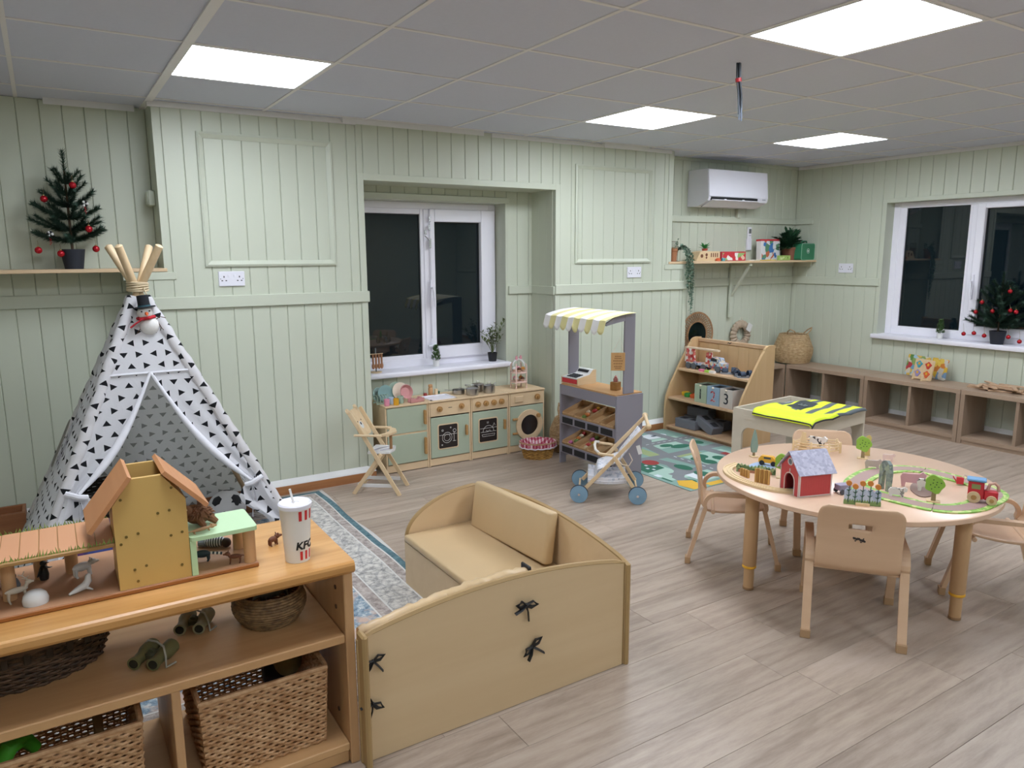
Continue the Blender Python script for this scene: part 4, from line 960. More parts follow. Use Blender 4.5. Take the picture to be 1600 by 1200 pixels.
solo('salt_shaker', 'tall wooden toy shaker behind the play sink', 'shaker', G().lathe([(.0001, 0), (.017, 0), (.017, .05), (.014, .054), (.014, .058), (.017, .062), (.015, .076), (.0001, .08)], 18, (1.745, KY+.225)), wood('shaker_wood', 'c79a6c', 'b58455', 'z', 1)).location = (0, 0, ZT)
solo('wooden_block', 'pale wooden block beside the toy shaker', 'block', G().box(1.768, 1.79, KY+.19, KY+.212, 0, .045, .003), PINE, smooth=False).location = (0, 0, ZT)
solo('red_jar', 'small dark red jar behind the play sink', 'jar', G().lathe([(.0001, 0), (.013, 0), (.014, .018), (.010, .022), (.0001, .022)], 14, (1.69, KY+.2)), flat('jar_red', '9a3a35', .4)).location = (0, 0, ZT)
solo('green_jar', 'small dark green jar behind the play sink', 'jar', G().lathe([(.0001, 0), (.013, 0), (.014, .018), (.010, .022), (.0001, .022)], 14, (1.81, KY+.235)), flat('jar_green', '2e6355', .4)).location = (0, 0, ZT)
def pot(label, x, y, r, h, lid=False, hang=0, z=0):
    t = thing('toy_saucepan', label, 'saucepan', (x, y, ZT+z), 0, 'steel toy pans on the cooker')
    obj('pan', G().lathe([(.0001, .002), (r*.96, .002), (r, .006), (r, h), (r+.003, h+.001), (r-.001, h-.001), (r-.002, .006), (.0001, .005)], 28), STEEL, t)
    if lid:
        obj('lid', G().lathe([(r+.001, h+.0015), (r*.6, h+.008), (.0001, h+.010)], 28), STEEL, t)
        g = G(); g.tube([(-.012, 0, h+.008), (-.012, 0, h+.026), (.012, 0, h+.026), (.012, 0, h+.008)], .0022, 6); obj('lid_handle', g, STEEL, t)
    g = G(); a = hang; c, s_ = math.cos(a), math.sin(a)
    g.tube([((r-.001)*c, (r-.001)*s_, h*.8), ((r+.02)*c, (r+.02)*s_, h*.95), ((r+.055)*c, (r+.055)*s_, h+.004)], [.003, .004, .005], 7, flat_=.6); obj('handle', g, STEEL, t)
pot('wide steel toy pan at the front of the cooker', 2.00, KY+.055, .046, .048, True, 2.4)
pot('tall lidded steel toy saucepan at the right of the cooker', 2.145, KY+.06, .043, .056, True, .5)
pot('steel toy pan at the back of the cooker', 2.11, KY+.165, .045, .052, True, 2.9)
pot('shallow steel toy strainer beside the sink', 1.935, KY+.15, .046, .030, False, 2.7)
pot('small steel toy pan between the other pans', 2.055, KY+.13, .032, .040, False, 1.9)
# cake stand
t = thing('cake_stand', 'pale pink two tier toy cake stand with cupcakes', 'cake stand', (2.44, KY+.115, ZT), .2)
BLUSH = flat('blush_wood', 'e4c4b8', .5); PK = flat('candy_pink', 'dd9aa4', .5)
for z, r in ((.045, .066), (.118, .064)): obj('tier', G().lathe([(.0001, z), (r, z), (r, z+.008), (.0001, z+.008)], 32), BLUSH, t)
for k in range(4):
    a = k*PI/2+.5; obj('post', G().tube([(.062*math.cos(a), .062*math.sin(a), 0), (.062*math.cos(a), .062*math.sin(a), .175), (.052*math.cos(a), .052*math.sin(a), .19)], .0055, 8), BLUSH, t)
g = G(); n = 24
for s_ in (0, 1): g.tube([((.062*math.cos(PI*i/n))*(1 if s_ else .0)+(0 if s_ else 0), (.062*math.cos(PI*i/n))*(0 if s_ else 1), .175+.045*math.sin(PI*i/n)) for i in range(n+1)], .005, 8)
obj('dome_hoop', g, WH, t)
for s_ in (-1, 1): obj('bunny_ear', G().prism([(s_*.02-.010, .212), (s_*.02+.010, .212), (s_*.022+.011, .235), (s_*.022, .25), (s_*.022-.011, .235)], -.004, .004), PK, t, False)
CK = [flat('chocolate', '5a3524', .5), flat('caramel', 'c98a3d', .5), PK, WH]
for z in (.0535, .1265):
    for k in range(4):
        a = k*PI/2+z*9; m = CK[(k+int(z*20)) % 4]
        c = thing('toy_cupcake', '%s topped toy cake on the %s tier of the stand' % (('chocolate', 'caramel', 'pink', 'white')[(k+int(z*20)) % 4], 'lower' if z < .1 else 'upper'), 'toy cake', (2.44+.034*math.cos(a), KY+.115+.034*math.sin(a), ZT+z), 0, 'toy cakes on the pink stand')
        obj('case', G().lathe([(.0001, 0), (.012, 0), (.016, .018), (.0001, .018)], 14), flat('cake_case', 'c7a58e', .7), c); obj('icing', G().lathe([(.0165, .0182), (.016, .026), (.008, .034), (.0001, .037)], 14), m, c)
# ---- high chair
t = thing('doll_high_chair', 'wooden doll high chair with white seat and tray beside the kitchen', 'high chair', (1.13, 1.00, 0), -.661)
HW = .105
for s_ in (-1, 1):
    y = s_*HW
    obj('long_leg', G().bar((.150, y, .0), (-.150, y, .52), .024, .012, .001, (1, 0, 0)), PINEZ, t, False)
    obj('cross_leg', G().bar((-.150, y-s_*.014, .0), (.035, y-s_*.014, .262), .024, .012, .001, (1, 0, 0)), PINEZ, t, False)
    obj('white_stretcher', G().box(-.115, .105, y-s_*.024-.004, y-s_*.024+.004, .045, .066), WH, t, False)
    obj('arm', G().bar((-.125, y+s_*.012, .385), (.05, y+s_*.012, .385), .014, .014, .003), PINE, t, False)
obj('white_stretcher', G().box(-.125, -.113, -HW+.02, HW-.02, .045, .066), WH, t, False)
obj('cross_rail', G().box(-.002, .012, -HW+.012, HW-.012, .215, .235), PINE, t, False)
obj('seat', G().prism([(-.05, -HW+.01), (.085, -HW+.025), (.10, 0), (.085, HW-.025), (-.05, HW-.01)], .263, .275, 'z'), WH, t, False)
g = G(); g.prism([(.02, -HW-.018), (.09, -HW*.7), (.115, 0), (.09, HW*.7), (.02, HW+.018), (.01, HW+.006), (.055, HW*.6), (.065, 0), (.055, -HW*.6), (.01, -HW-.006)], .378, .390, 'z'); tr = obj('tray', g, PINE, t, False)
obj('tray_post', G().cyl((.075, 0, .2752), (.075, 0, .378), .010, n=12), wood('oak_peg', 'b08a62', '9b744d', 'z', 2), t)
g = G(); g.M = Matrix.Translation((-.076, 0, .36)) @ Matrix.Rotation(-.53, 4, 'Y'); o_ = rrect(-HW+.012, HW-.012, 0, .19, .03)
g.prism(o_, -.004, .005, 'x'); bk = obj('backrest', g, PINE, t, False)
for s_ in (-1, 1):
    g = G(); g.M = Matrix.Translation((-.076, 0, .36)) @ Matrix.Rotation(-.53, 4, 'Y'); g.prism(circ(.022, s_*.075, .188, 16)[:-1], -.004, .005, 'x'); obj('bear_ear', g, PINE, bk, False)
g = G(); g.M = Matrix.Translation((-.076, 0, .36)) @ Matrix.Rotation(-.53, 4, 'Y')
g.cyl((.0052, 0, .085), (.0066, 0, .085), .010, n=12); g.cyl((.0052, -.034, .105), (.0066, -.034, .105), .005, n=10); g.cyl((.0052, .034, .105), (.0066, .034, .105), .005, n=10); obj('bear_face_print', g, BLACK, bk)
g = G(); g.M = Matrix.Translation((-.076, 0, .36)) @ Matrix.Rotation(-.53, 4, 'Y'); g.cyl((.0050, 0, .076), (.0056, 0, .076), .026, n=20); obj('bear_muzzle_print', g, WH, bk)
g = G(); g.tube([(-.03, -.07, .277), (.0, .0, .279), (.05, .05, .277), (.07, .0, .278), (.02, -.05, .277)], .004, 6, flat_=.3); obj('harness', g, flat('strap_lilac', 'b9b4c8', .8), t)
# ---- gingham lined basket and seagrass basket
gm = NT('red_gingham'); v = gm.coords((1, 1, 1)); sx = gm.n('ShaderNodeSeparateXYZ', i_0=v)
a = gm.math('GREATER_THAN', gm.math('FRACT', gm.math('MULTIPLY', sx.outputs[0], 42.)), .5); b2 = gm.math('GREATER_THAN', gm.math('FRACT', gm.math('MULTIPLY', sx.outputs[1], 42.)), .5)
gm.link(gm.ramp(gm.math('MULTIPLY', gm.math('ADD', a, b2), .5), [(0, hexc('e0c9cc')), (.5, hexc('bf6d7d')), (1, hexc('9b2c45'))]), 'Base Color'); gm.b.inputs['Roughness'].default_value = .9
t = thing('picnic_basket', 'oval wicker basket lined with red gingham cloth', 'basket', (2.405, 1.09, 0), -.4)
g = G(); wicker_box(g, .20, .15, .26, .20, .125, 12, .022, .0042, True); g.lathe([(.0001, 0), (.098, 0), (.098, .005), (.0001, .005)], 24, sx=1, sy=.75); obj('weave', g, wicker('honey_wicker', 'c99a4e', '8d6430', 70), t)
g = G(); n = 44
def gr(k, dr, z): return [((.128+dr+.003*math.sin(i*3.1))*math.cos(2*PI*i/n), (.098+dr+.003*math.sin(i*3.1))*math.sin(2*PI*i/n), z+.003*math.sin(i*2.2)) for i in range(n)]
g.rings([gr(0, .006, .085), gr(0, .010, .105), gr(0, .007, .128), gr(0, -.006, .126), gr(0, -.03, .075), gr(0, -.07, .055)], True, False, True); obj('gingham_lining', g, gm.m, t)
g = G(); g.tube([p for p in gr(0, .0085, .086)], .0055, 6, closed=True); obj('lace_trim', g, flat('lace', 'd9cdd2', .9), t)
g = G(); g.tube([p for p in gr(0, .006, .122)], .006, 6, closed=True); obj('rim', g, wicker('rim_wicker', 'c9a180', '9c7048', 70), t)
t = thing('seagrass_basket', 'tall seagrass basket with loop handle behind the stall', 'basket', (2.715, 1.15, 0))
def coils(g, prof, r, n=60):
    for k in range(len(prof)):
        rr, z = prof[k]; g.tube([((rr+.0012*((i+k) % 2))*math.cos(2*PI*i/n), (rr+.0012*((i+k) % 2))*math.sin(2*PI*i/n), z) for i in range(n)], r, 5, closed=True)
SEAG = wicker('seagrass', 'c0a27c', '94744c', 80)
g = G(); pr = []
for k in range(22):
    z = .008+k*.0115; pr.append((.115+.012*math.sin(z/.25*PI)-.03*max(0, (z-.16)/.1), z))
coils(g, pr, .0072); g.lathe([(.0001, 0), (.112, 0), (.112, .006), (.0001, .006)], 24); obj('coils', g, SEAG, t)
g = G(); g.tube([(-.085, -.02, .25), (-.10, -.02, .33), (-.085, -.01, .375), (-.065, .0, .34), (-.07, .02, .25)], .006, 7); g.tube([(.085, -.02, .25), (.10, -.02, .33), (.085, -.01, .37), (.07, .02, .25)], .006, 7); obj('loop_handle', g, SEAG, t)
# ---- market stall
GREY = flat('stall_grey', '8b8791', .5, noise=.015); SLATE = flat('slate', '1c1d22', .6)
t = thing('market_stall', 'grey wooden play market stall with yellow and white awning', 'play stall', (2.585, .60, 0), .03)
LS = lambda: L(G(), 2.585, .60, 0)
for y0, y1 in ((.30, .314), (.886, .90)): obj('side_panel', LS().prism([(2.47, 0), (2.52, 0), (2.52, .05), (2.65, .05), (2.65, 0), (2.70, 0), (2.70, .575), (2.47, .575)], y0, y1), GREY, t, False)
obj('front_rail', LS().box(2.468, 2.482, .315, .885, .505, .574, .001), GREY, t, False)
obj('counter', LS().box(2.470, 2.705, .315, .885, .5745, .584, .001), wood('counter_oak', 'c99d6d', 'b98a58', 'y', 1), t, False)
for y in (.3145, .8855):
    s_ = -1 if y < .6 else 1
    obj('post', LS().box(2.535, 2.625, y-.007, y+.007, .5845, 1.105, .002), GREY, t, False)
    obj('awning_bracket', LS().prism([(2.535, 1.06), (2.535, 1.105), (2.45, 1.085), (2.37, 1.05), (2.38, 1.035), (2.46, 1.05)], y-.006, y+.006), GREY, t, False)
for z in (.318, .105):
    obj('shelf_board', LS().prism([(2.478, z), (2.69, z+.07), (2.69, z+.08), (2.478, z+.010)], .315, .885), GREY, t, False)
    rl = obj('shelf_rail', LS().box(2.468, 2.480, .315, .885, z-.022, z+.038, .001), GREY, t, False)
    for k in range(4): obj('price_board', LS().box(2.4655, 2.4678, .335+k*.138, .335+k*.138+.115, z-.014, z+.028), SLATE, rl, False)
g = LS(); g.tube([(2.47, .315, .03), (2.47, .885, .03)], .0001, 3) if False else None
aw = NT('awning_stripe'); v = aw.coords(); sx = aw.n('ShaderNodeSeparateXYZ', i_0=v); fr_ = aw.math('GREATER_THAN', aw.math('FRACT', aw.math('ADD', aw.math('MULTIPLY', sx.outputs[1], 7.9), .1)), .5)
nz = aw.n('ShaderNodeTexNoise', i_Vector=v, i_Scale=30., i_Detail=2.); aw.link(aw.mix(fr_, hexc('e2dfdc'), hexc('d9cf95')), 'Base Color'); aw.b.inputs['Roughness'].default_value = .9; aw.bump(nz.outputs[0], .4, .004)
def awf(u, v_):
    y = .275+.63*u; s = v_
    if s < .62: k = s/.62; x_, z_ = 2.60-.255*k, 1.112-.004*k-.032*k*k
    else:
        k = (s-.62)/.38; sc = abs(math.sin(PI*(u*9.9+.05)))**.5; x_, z_ = 2.345-.022*k, 1.076-(.055+.040*sc)*k
    return (x_-2.585, y-.60, z_+.004*math.sin(u*40)*v_)
g = G(); g.grid(awf, 100, 14); o = obj('awning', g, aw.m, t); md = o.modifiers.new('cloth', 'SOLIDIFY'); md.thickness = .002
def crate(label, x, y, z, w_, grp):
    t = thing('produce_crate', label, 'crate', (x, y, z), .03, grp); c = wood('crate_wood', 'c9a57a', 'b68f63', 'x', 1.5); sl = .32
    def S_(): g = G(); g.M = Matrix.Rotation(-sl, 4, 'Y'); return g
    obj('floor_board', S_().box(-.09, .10, -w_/2, w_/2, 0, .004), c, t, False)
    for s_ in (-1, 1): obj('side_board', S_().box(-.09, .10, s_*w_/2-.0035, s_*w_/2+.0035, .0042, .040), c, t, False)
    obj('front_board', S_().box(-.095, -.089, -w_/2, w_/2, .0, .032), c, t, False); obj('back_board', S_().box(.099, .105, -w_/2, w_/2, .0, .042), c, t, False)
    return t
FO = [('c23b3a', 'red'), ('dfae38', 'yellow'), ('c86a9a', 'pink'), ('6f8a43', 'green'), ('d07c3c', 'orange'), ('d9c9a9', 'cream')]
rnd = random.Random(11)
names = ['far left', 'second', 'third', 'nearest']
for r_i, z in enumerate((.342, .129)):
    for k in range(4):
        y = .822-k*.142; lab = 'wooden produce crate on the %s stall shelf, %s from the far end' % (('upper', 'lower')[r_i], ('first', 'second', 'third', 'fourth')[k])
        crate(lab, 2.575, y, z+.026, .128, 'crates on the market stall')
        if (r_i, k) in ((0, 1), (1, 1), (1, 0)):
            for q in range(5):
                hx, nm = FO[(q+r_i*2+k*3) % 6]; xx, yy = 2.575+(q-2)*.032*1.0, y+rnd.uniform(-.035, .035)
                g = G(); g.ball((0, 0, .014), .014, 12, 8, (.018+.006*(q % 2), .014, .014)); g.tube([(.0, 0, .027), (.003, 0, .034)], [.002, .001], 5)
                o = solo('toy_food', '%s wooden toy food in the %s shelf crate, %s from far end' % (nm, ('upper', 'lower')[r_i], ('first', 'second', 'third', 'fourth')[k]), 'toy food', g, flat('food_'+nm, hx, .5), 'toy food in the stall crates'); o.location = (xx, yy, z+.034+(xx-2.575)*.33)
t = thing('toy_cash_register', 'white and wooden toy till with red drawer on the stall', 'cash register', (2.565, .815, .5848), .06)
g = G(); W = .085
for s_ in (-1, 1): obj('side_board', G().prism([(-.085, 0), (.085, 0), (.085, .098), (.06, .098), (.03, .066), (-.085, .046)], s_*W-.004, s_*W+.004), PINE, t, False)
obj('top_panel', G().prism([(-.085, .040), (.03, .060), (.06, .092), (.085, .092), (.085, .097), (.058, .097), (.029, .066), (-.086, .046)], -W+.0045, W-.0045), WH, t, False)
obj('drawer', G().box(-.088, -.02, -W+.008, W-.008, .008, .038, .002), RED, t, False); obj('base', G().box(-.085, .085, -W+.0045, W-.0045, 0, .006), PINE, t, False)
for q in range(12):
    i, j = q % 4, q//4; g = G(); g.M = Matrix.Translation((-.062+j*.024, -.045+i*.026, .0505+j*.0042)) @ Matrix.Rotation(-.17, 4, 'Y'); g.box(-.009, .009, -.0105, .0105, 0, .005, .001); obj('key', g, flat('key_dark', '30333a', .5), t, False)
g = G(); g.M = Matrix.Translation((.044, 0, .083)) @ Matrix.Rotation(-.82, 4, 'Y'); g.box(-.011, .011, -.055, .055, 0, .0015); obj('display', g, BLACK, t, False)
t = thing('spice_box', 'small amber wooden box with a pink bottle on the stall', 'box', (2.60, .455, .5848), .3)
obj('box', G().box(-.028, .028, -.026, .026, 0, .055, .002), wood('amber_wood', 'a5793f', '8a5f2b', 'x', 2), t, False)
g = G(); g.lathe([(.0001, .0555), (.015, .0555), (.016, .075), (.009, .085), (.011, .088), (.0001, .10)], 14); obj('bottle', g, flat('rosy_brown', 'a8665c', .5), t)
t = thing('hanging_sign', 'little wooden tag sign hanging from the stall post', 'sign', (2.50, .318, .80), -.6)
s_ = obj('board', G().box(-.045, .045, -.003, .003, -.058, .058, .001), wood('sign_wood', 'c79c68', 'b68955', 'z', 2), t, False)
obj('string', G().tube([(-.035, 0, .058), (.012, .004, .150), (.035, 0, .058)], .0014, 5), CREAM, t)
g = G()
for zz, w_ in ((.035, .02), (.022, .022), (.006, .03), (-.012, .028), (-.03, .024), (-.042, .018)):
    for q in range(5): g.box(-w_+q*w_*.42, -w_+q*w_*.42+w_*.26, -.0036, -.003, zz-.004, zz+.003)
obj('lettering', g, flat('burnt_print', '7c5732', .7), t, False)
# ---- doll pushchair
BLUEW = flat('wheel_blue', '7d9fb5', .5); CLOTHP = prints('pale_floral', ['dcdbe0', 'dcdbe0', 'd3d5dc', 'dddcdf', 'b7bdc8', 'dedde1'], 60, .9)
t = thing('doll_pushchair', 'wooden doll pushchair with pale blue wheels and white fabric', 'pushchair', (2.275, .143, 0), math.atan2(-.626, .78))
hw = .155
for s_ in (-1, 1):
    for x in (-.165, .185):
        y = s_*(hw+.006)
        w_ = obj('wheel', G().tube([(x, y-.010, .053), (x, y+.010, .053)], .053, 32), BLUEW, t)
        obj('tyre', G().tube([(x+.0535*math.cos(2*PI*i/32), y, .053+.0535*math.sin(2*PI*i/32)) for i in range(32)], .0075, 6, closed=True) if False else G().rings([[(x+r*math.cos(2*PI*i/32), y+dy, .0545+r*math.sin(2*PI*i/32)) for i in range(32)] for r, dy in ((.0525, -.008), (.0545, -.007), (.0545, .007), (.0525, .008))], True, False, False), flat('tyre_dark', '2f3b46', .7), w_)
        obj('hub_cap', G().cyl((x, y+s_*.010, .053), (x, y+s_*.018, .053), .008, n=12), CHROME, w_)
    y = s_*.128
    obj('push_bar', G().bar((-.15, y, .055), (.235, y, .475), .022, .012, .002, (1, 0, 0)), PINEZ, t, False)
    obj('rear_leg', G().bar((.185, y+s_*.013, .055), (.04, y+s_*.013, .285), .022, .012, .002, (1, 0, 0)), PINEZ, t, False)
    obj('arm', G().bar((.04, y+s_*.004, .29), (-.055, y+s_*.004, .30), .014, .018, .003), PINE, t, False)
obj('bumper_bar', G().tube([(-.05, -.13, .305), (-.07, -.10, .315), (-.075, 0, .318), (-.07, .10, .315), (-.05, .13, .305)], .008, 8), flat('off_white_bar', 'dcd6cc', .5), t)
g = G(); g.cyl((.238, -.155, .478), (.238, .155, .478), .011, n=12); g.ball((.238, -.155, .478), .018, 12, 8); g.ball((.238, .155, .478), .018, 12, 8); obj('handle_bar', g, PINE, t)
for x in (-.165, .185): obj('axle', G().cyl((x, -hw, .053), (x, hw, .053), .006, n=8), PINE, t)
def pf(fn, name):
    g = G(); g.grid(fn, 14, 10); o = obj(name, g, CLOTHP, t); m_ = o.modifiers.new('cloth', 'SOLIDIFY'); m_.thickness = .006
pf(lambda u, v_: (.07+.12*v_-.02*math.sin(PI*u)*0+.012*math.sin(PI*u), -.112+.224*u, .255+.165*v_), 'backrest_fabric')
pf(lambda u, v_: (.075-.13*v_, -.112+.224*u, .252-.055*v_-.03*math.sin(PI*u)*math.sin(PI*v_)), 'seat_fabric')
pf(lambda u, v_: (-.055-.02*v_, -.112+.224*u, .197-.065*v_), 'leg_rest_fabric')
pf(lambda u, v_: (.12-.235*v_, -.12+.24*u, .135-.045*math.sin(PI*u)-.01*math.sin(PI*v_)), 'basket_fabric')
for s_ in (-1, 1): pf(lambda u, v_: (.12-.235*u, s_*.12, .135-.010*math.sin(PI*u)+(.035+.012*u)*v_-.02), 'basket_side_fabric')
obj('strap_loop', G().tube([(.06, -.135, .27), (.09, -.15, .24), (.13, -.152, .235), (.15, -.15, .27), (.13, -.142, .31)], .003, 6), CREAM, t)
g = G(); g.M = Matrix.Translation((.18, -.15, .36)) @ Matrix.Rotation(-.3, 4, 'Y'); g.box(-.012, .012, -.001, .001, -.055, 0); obj('care_tag', g, WH, t, False)
# ---- road play mat
t = thing('road_play_mat', 'green and grey road map play mat on the floor', 'play mat', (3.30, .60, 0))
MB_ = flat('mat_seafoam', '84a399', .9, noise=.06); MG = flat('mat_road', '7d8083', .9, noise=.05); MD = flat('mat_forest', '2f6a55', .9); ML = flat('mat_mint', 'a8c4b6', .9); MR = flat('mat_red', '9b3a38', .9); MY = flat('mat_yellow', 'd9ab3a', .9); MW = flat('mat_white', 'd3d9de', .9); MO = flat('mat_olive', '9aa878', .9); MBl = flat('mat_sky', '9cc0c9', .9); MN = flat('mat_navy', '2c3b4c', .9)
MX0, MX1, MY0, MY1 = 2.76, 3.80, -.10, 1.235
o = obj('mat', G().box(MX0-3.3, MX1-3.3, MY0-.6, MY1-.6, .0006, .004, .001), MB_, t, False)
g = G(); mm = [MG, MD, ML, MR, MY, MW, MO, MBl, MN]; zc = [.0042]
def patch(mi, pts):
    zc[0] += .00003; g.mat(mi).poly([(x-3.3, y-.6, zc[0]) for x, y in pts], [tuple(range(len(pts)))])
def road(pts, w_=.085):
    P = [Vector(p) for p in pts]; Lh, Rh = [], []
    for i, p in enumerate(P):
        d = (P[min(i+1, len(P)-1)]-P[max(i-1, 0)]).normalized(); n_ = Vector((-d.y, d.x)); Lh.append(p+n_*w_/2); Rh.append(p-n_*w_/2)
    for i in range(len(P)-1): patch(0, [Lh[i], Lh[i+1], Rh[i+1], Rh[i]])
rp = lambda x0, y0, x1, y1: [(x0, y0), (x1, y0), (x1, y1), (x0, y1)]
blob = lambda x, y, a, b_: [(x+a*math.cos(2*PI*i/14), y+b_*math.sin(2*PI*i/14)) for i in range(14)]
for q in (rp(2.78, .93, 3.3, 1.22), ): patch(7, q)
patch(2, rp(2.80, .12, 3.0, .55)); patch(2, rp(3.3, .2, 3.7, .5)); patch(2, rp(3.32, .75, 3.7, 1.0)); patch(2, rp(2.98, .0, 3.2, .2)); patch(6, rp(3.1, .62, 3.2, 1.0)); patch(6, rp(3.25, .5, 3.5, .58))
patch(7, rp(2.78, .62, 2.92, .9)); patch(5, blob(3.52, 1.08, .16, .07)); patch(5, rp(2.98, .02, 3.12, .17)); patch(5, rp(2.97, .68, 3.04, .9))
road([(2.95, 1.235), (2.95, 1.1), (3.0, .98), (3.1, .92), (3.3, .9), (3.8, .9)]); road([(3.25, -.1), (3.25, .3), (3.22, .58), (3.3, .9), (3.4, 1.0), (3.42, 1.235)]); road([(2.76, .58), (3.0, .6), (3.25, .58), (3.8, .6)]); road([(3.05, .6), (3.08, .4), (3.02, .25), (2.9, .15), (2.85, -.1)]); road([(2.9, .2), (3.25, .22), (3.8, .14)]); road([(3.6, 1.235), (3.62, .9), (3.6, .6), (3.63, .2), (3.6, -.1)])
patch(1, [(2.80, .33), (2.98, .36), (3.0, .52), (2.9, .56), (2.80, .50)]); patch(3, blob(2.99, .515, .06, .065))
for x, y, a, b_ in ((3.35, .40, .06, .05), (3.42, .44, .05, .06), (3.36, .30, .05, .06), (3.5, .73, .09, .05), (3.42, .80, .06, .04), (3.1, .30, .05, .08), (3.1, .12, .05, .07), (3.0, 1.15, .05, .03), (3.15, 1.04, .05, .03), (3.7, .75, .05, .06), (3.5, .33, .05, .06), (2.9, .04, .05, .04)): patch(1, blob(x, y, a, b_))
for x, y in ((2.86, .4), (2.9, .46), (2.85, .48), (2.93, .41), (2.88, .36)): patch(5, rp(x, y, x+.02, y+.025))
patch(3, rp(3.6, .28, 3.66, .42)); patch(3, rp(3.08, .86, 3.11, 1.0)); patch(8, rp(3.0, .86, 3.06, 1.0)); patch(8, blob(3.55, 1.08, .03, .015)); patch(8, blob(3.45, 1.12, .02, .012))
patch(4, [(2.80, -.095), (2.90, -.095), (2.93, .05), (2.84, .10), (2.78, .02)]); patch(4, rp(2.95, -.095, 3.2, -.04)); patch(1, rp(2.79, .1, 2.81, .2)); patch(5, rp(2.79, .22, 2.83, .27))
for k in range(9): patch(5, rp(3.24, -.05+k*.07, 3.25, -.02+k*.07)); patch(5, rp(3.3+k*.06, .897, 3.33+k*.06, .904))
g.uv = True
for f in g.b.faces: f.normal_update()
bmesh.ops.reverse_faces(g.b, faces=[f for f in g.b.faces if f.normal.z < 0])
pr_ = obj('road_print', g, mm, t, False)
# ---- slope-sided shelf
SHW = wood('warm_birch', 'cfae8c', 'c19c78', 'x', .5, .42, .8); SHZ = wood('warm_birch_side', 'cdae84', 'c09c70', 'z', .6, .42, .9)
t = thing('tiered_toy_shelf', 'birch tiered toy shelf with curved sides under the bracket', 'shelf', (4.0, .87, 0))
LT = lambda: L(G(), 4.0, .87, 0)
sd = [(3.80, .0), (4.20, 0), (4.20, .775)]+[(4.155-.075*math.sin(a)*1., .735+.042*math.cos(a)) for a in [PI/2*i/6 for i in range(7)]]+[(4.05, .70), (3.95, .55), (3.86, .40), (3.81, .29), (3.80, .2)]
for y0, y1 in ((.445, .465), (1.213, 1.233)): obj('side_panel', LT().prism(sd, y0, y1), SHZ, t, False)
for x0, z in ((3.815, .022), (3.822, .268), (3.925, .505)): obj('shelf_board', LT().box(x0, 4.175, .4655, 1.2125, z, z+.019, .003), SHW, t, False)
for k in range(7): obj('back_board', LT().box(4.176, 4.188, .466+k*.1066, .466+k*.1066+.1055, .03, .735, .001), SHZ, t, False)
obj('top_rail', LT().box(4.165, 4.198, .4655, 1.2125, .7355, .765, .003), SHW, t, False)
obj('plinth', LT().box(3.84, 3.855, .4655, 1.2125, 0, .0215), SHW, t, False)
g = LT()
for dx, dz, r in ((0, 0, .006), (.012, .004, .005), (-.012, .002, .005), (.02, -.002, .004), (-.018, .007, .003)): g.cyl((4.1645, .87+dx, .750+dz), (4.164, .87+dx, .750+dz), r, n=8)
obj('animal_print', g, flat('print_dark', '', .6), t)
# toys on it
t = thing('toy_truck', 'patterned cardboard style crane truck on the top tier', 'toy truck', (4.03, .99, .5245), -PI/2+.05)
PT = prints('truck_print', ['7e97b5', 'c9bfae', '4f5d72', 'a9b8cc', 'b7453f', 'd7c29a'], 55); PT2 = prints('crane_print', ['b13a3a', 'd6d0c6', 'a83436', 'c46a5f'], 45)
obj('bed', G().box(-.19, .06, -.035, .035, .035, .055, .003), PT, t, False)
obj('cab', G().prism([(.06, .03), (.20, .03), (.20, .075), (.165, .082), (.15, .115), (.07, .118)], -.038, .038), PT, t, False)
obj('cab_windows', G().prism([(.078, .088), (.142, .088), (.138, .110), (.08, .112)], -.0388, .0388), SLATE, t, False)
for x in (-.16, -.10, .0, .15):
    for s_ in (-1, 1): obj('wheel', G().cyl((x, s_*.028, .026), (x, s_*.043, .026), .026, n=18), flat('wheel_grey', '565a60', .6), t)
obj('crane_tower', G().prism([(-.205, .055), (-.135, .055), (-.15, .165), (-.19, .165)], -.03, .03), PT2, t, False)
obj('crane_cabin', G().prism([(.01, .055), (.05, .055), (.042, .15), (.018, .15)], -.025, .025), PT2, t, False)
obj('crane_jib', G().box(-.215, .13, -.014, .014, .165, .180, .002), flat('jib_pale', 'd9c3a9', .6), t, False)
g = G(); g.box(-.222, -.214, -.014, .014, .05, .176); obj('crane_mast', g, flat('jib_pale', '', .6), t, False)
def shoe(label, x, y, z, rz):
    t = thing('toddler_sandal', label, 'shoe', (x, y, z), rz, 'navy sandals on the top tier'); NV = flat('navy_sandal', '2c3a4e', .6)
    sol = [(.072*math.cos(a)*(1 if math.cos(a) > 0 else .95), (.028 if math.cos(a) > 0 else .024)*math.sin(a)) for a in [2*PI*i/24 for i in range(24)]]
    obj('sole', G().prism(sol, 0, .013, 'z'), flat('sole_grey', '8b929b', .7), t)
    for q, (x0, x1, h_) in enumerate(((.01, .055, .036), (-.045, -.015, .044))):
        g = G(); g.grid(lambda u, v_: (x0+(x1-x0)*u, .027*math.cos(PI*v_), .013+h_*math.sin(PI*v_)), 4, 10); o_ = obj('strap', g, NV, t); m_ = o_.modifiers.new('th', 'SOLIDIFY'); m_.thickness = .004
    obj('heel_cup', G().tube([(-.035, .026, .022), (-.06, .016, .026), (-.07, 0, .028), (-.06, -.016, .026), (-.035, -.026, .022)], .012, 8), NV, t)
shoe('navy toddler sandal nearest the truck on the top tier', 4.03, .74, .5245, 2.2); shoe('navy toddler sandal in the middle of the heap', 4.01, .645, .5245, -2.3); shoe('navy toddler sandal at the shelf end', 4.0, .55, .5245, 2.8)
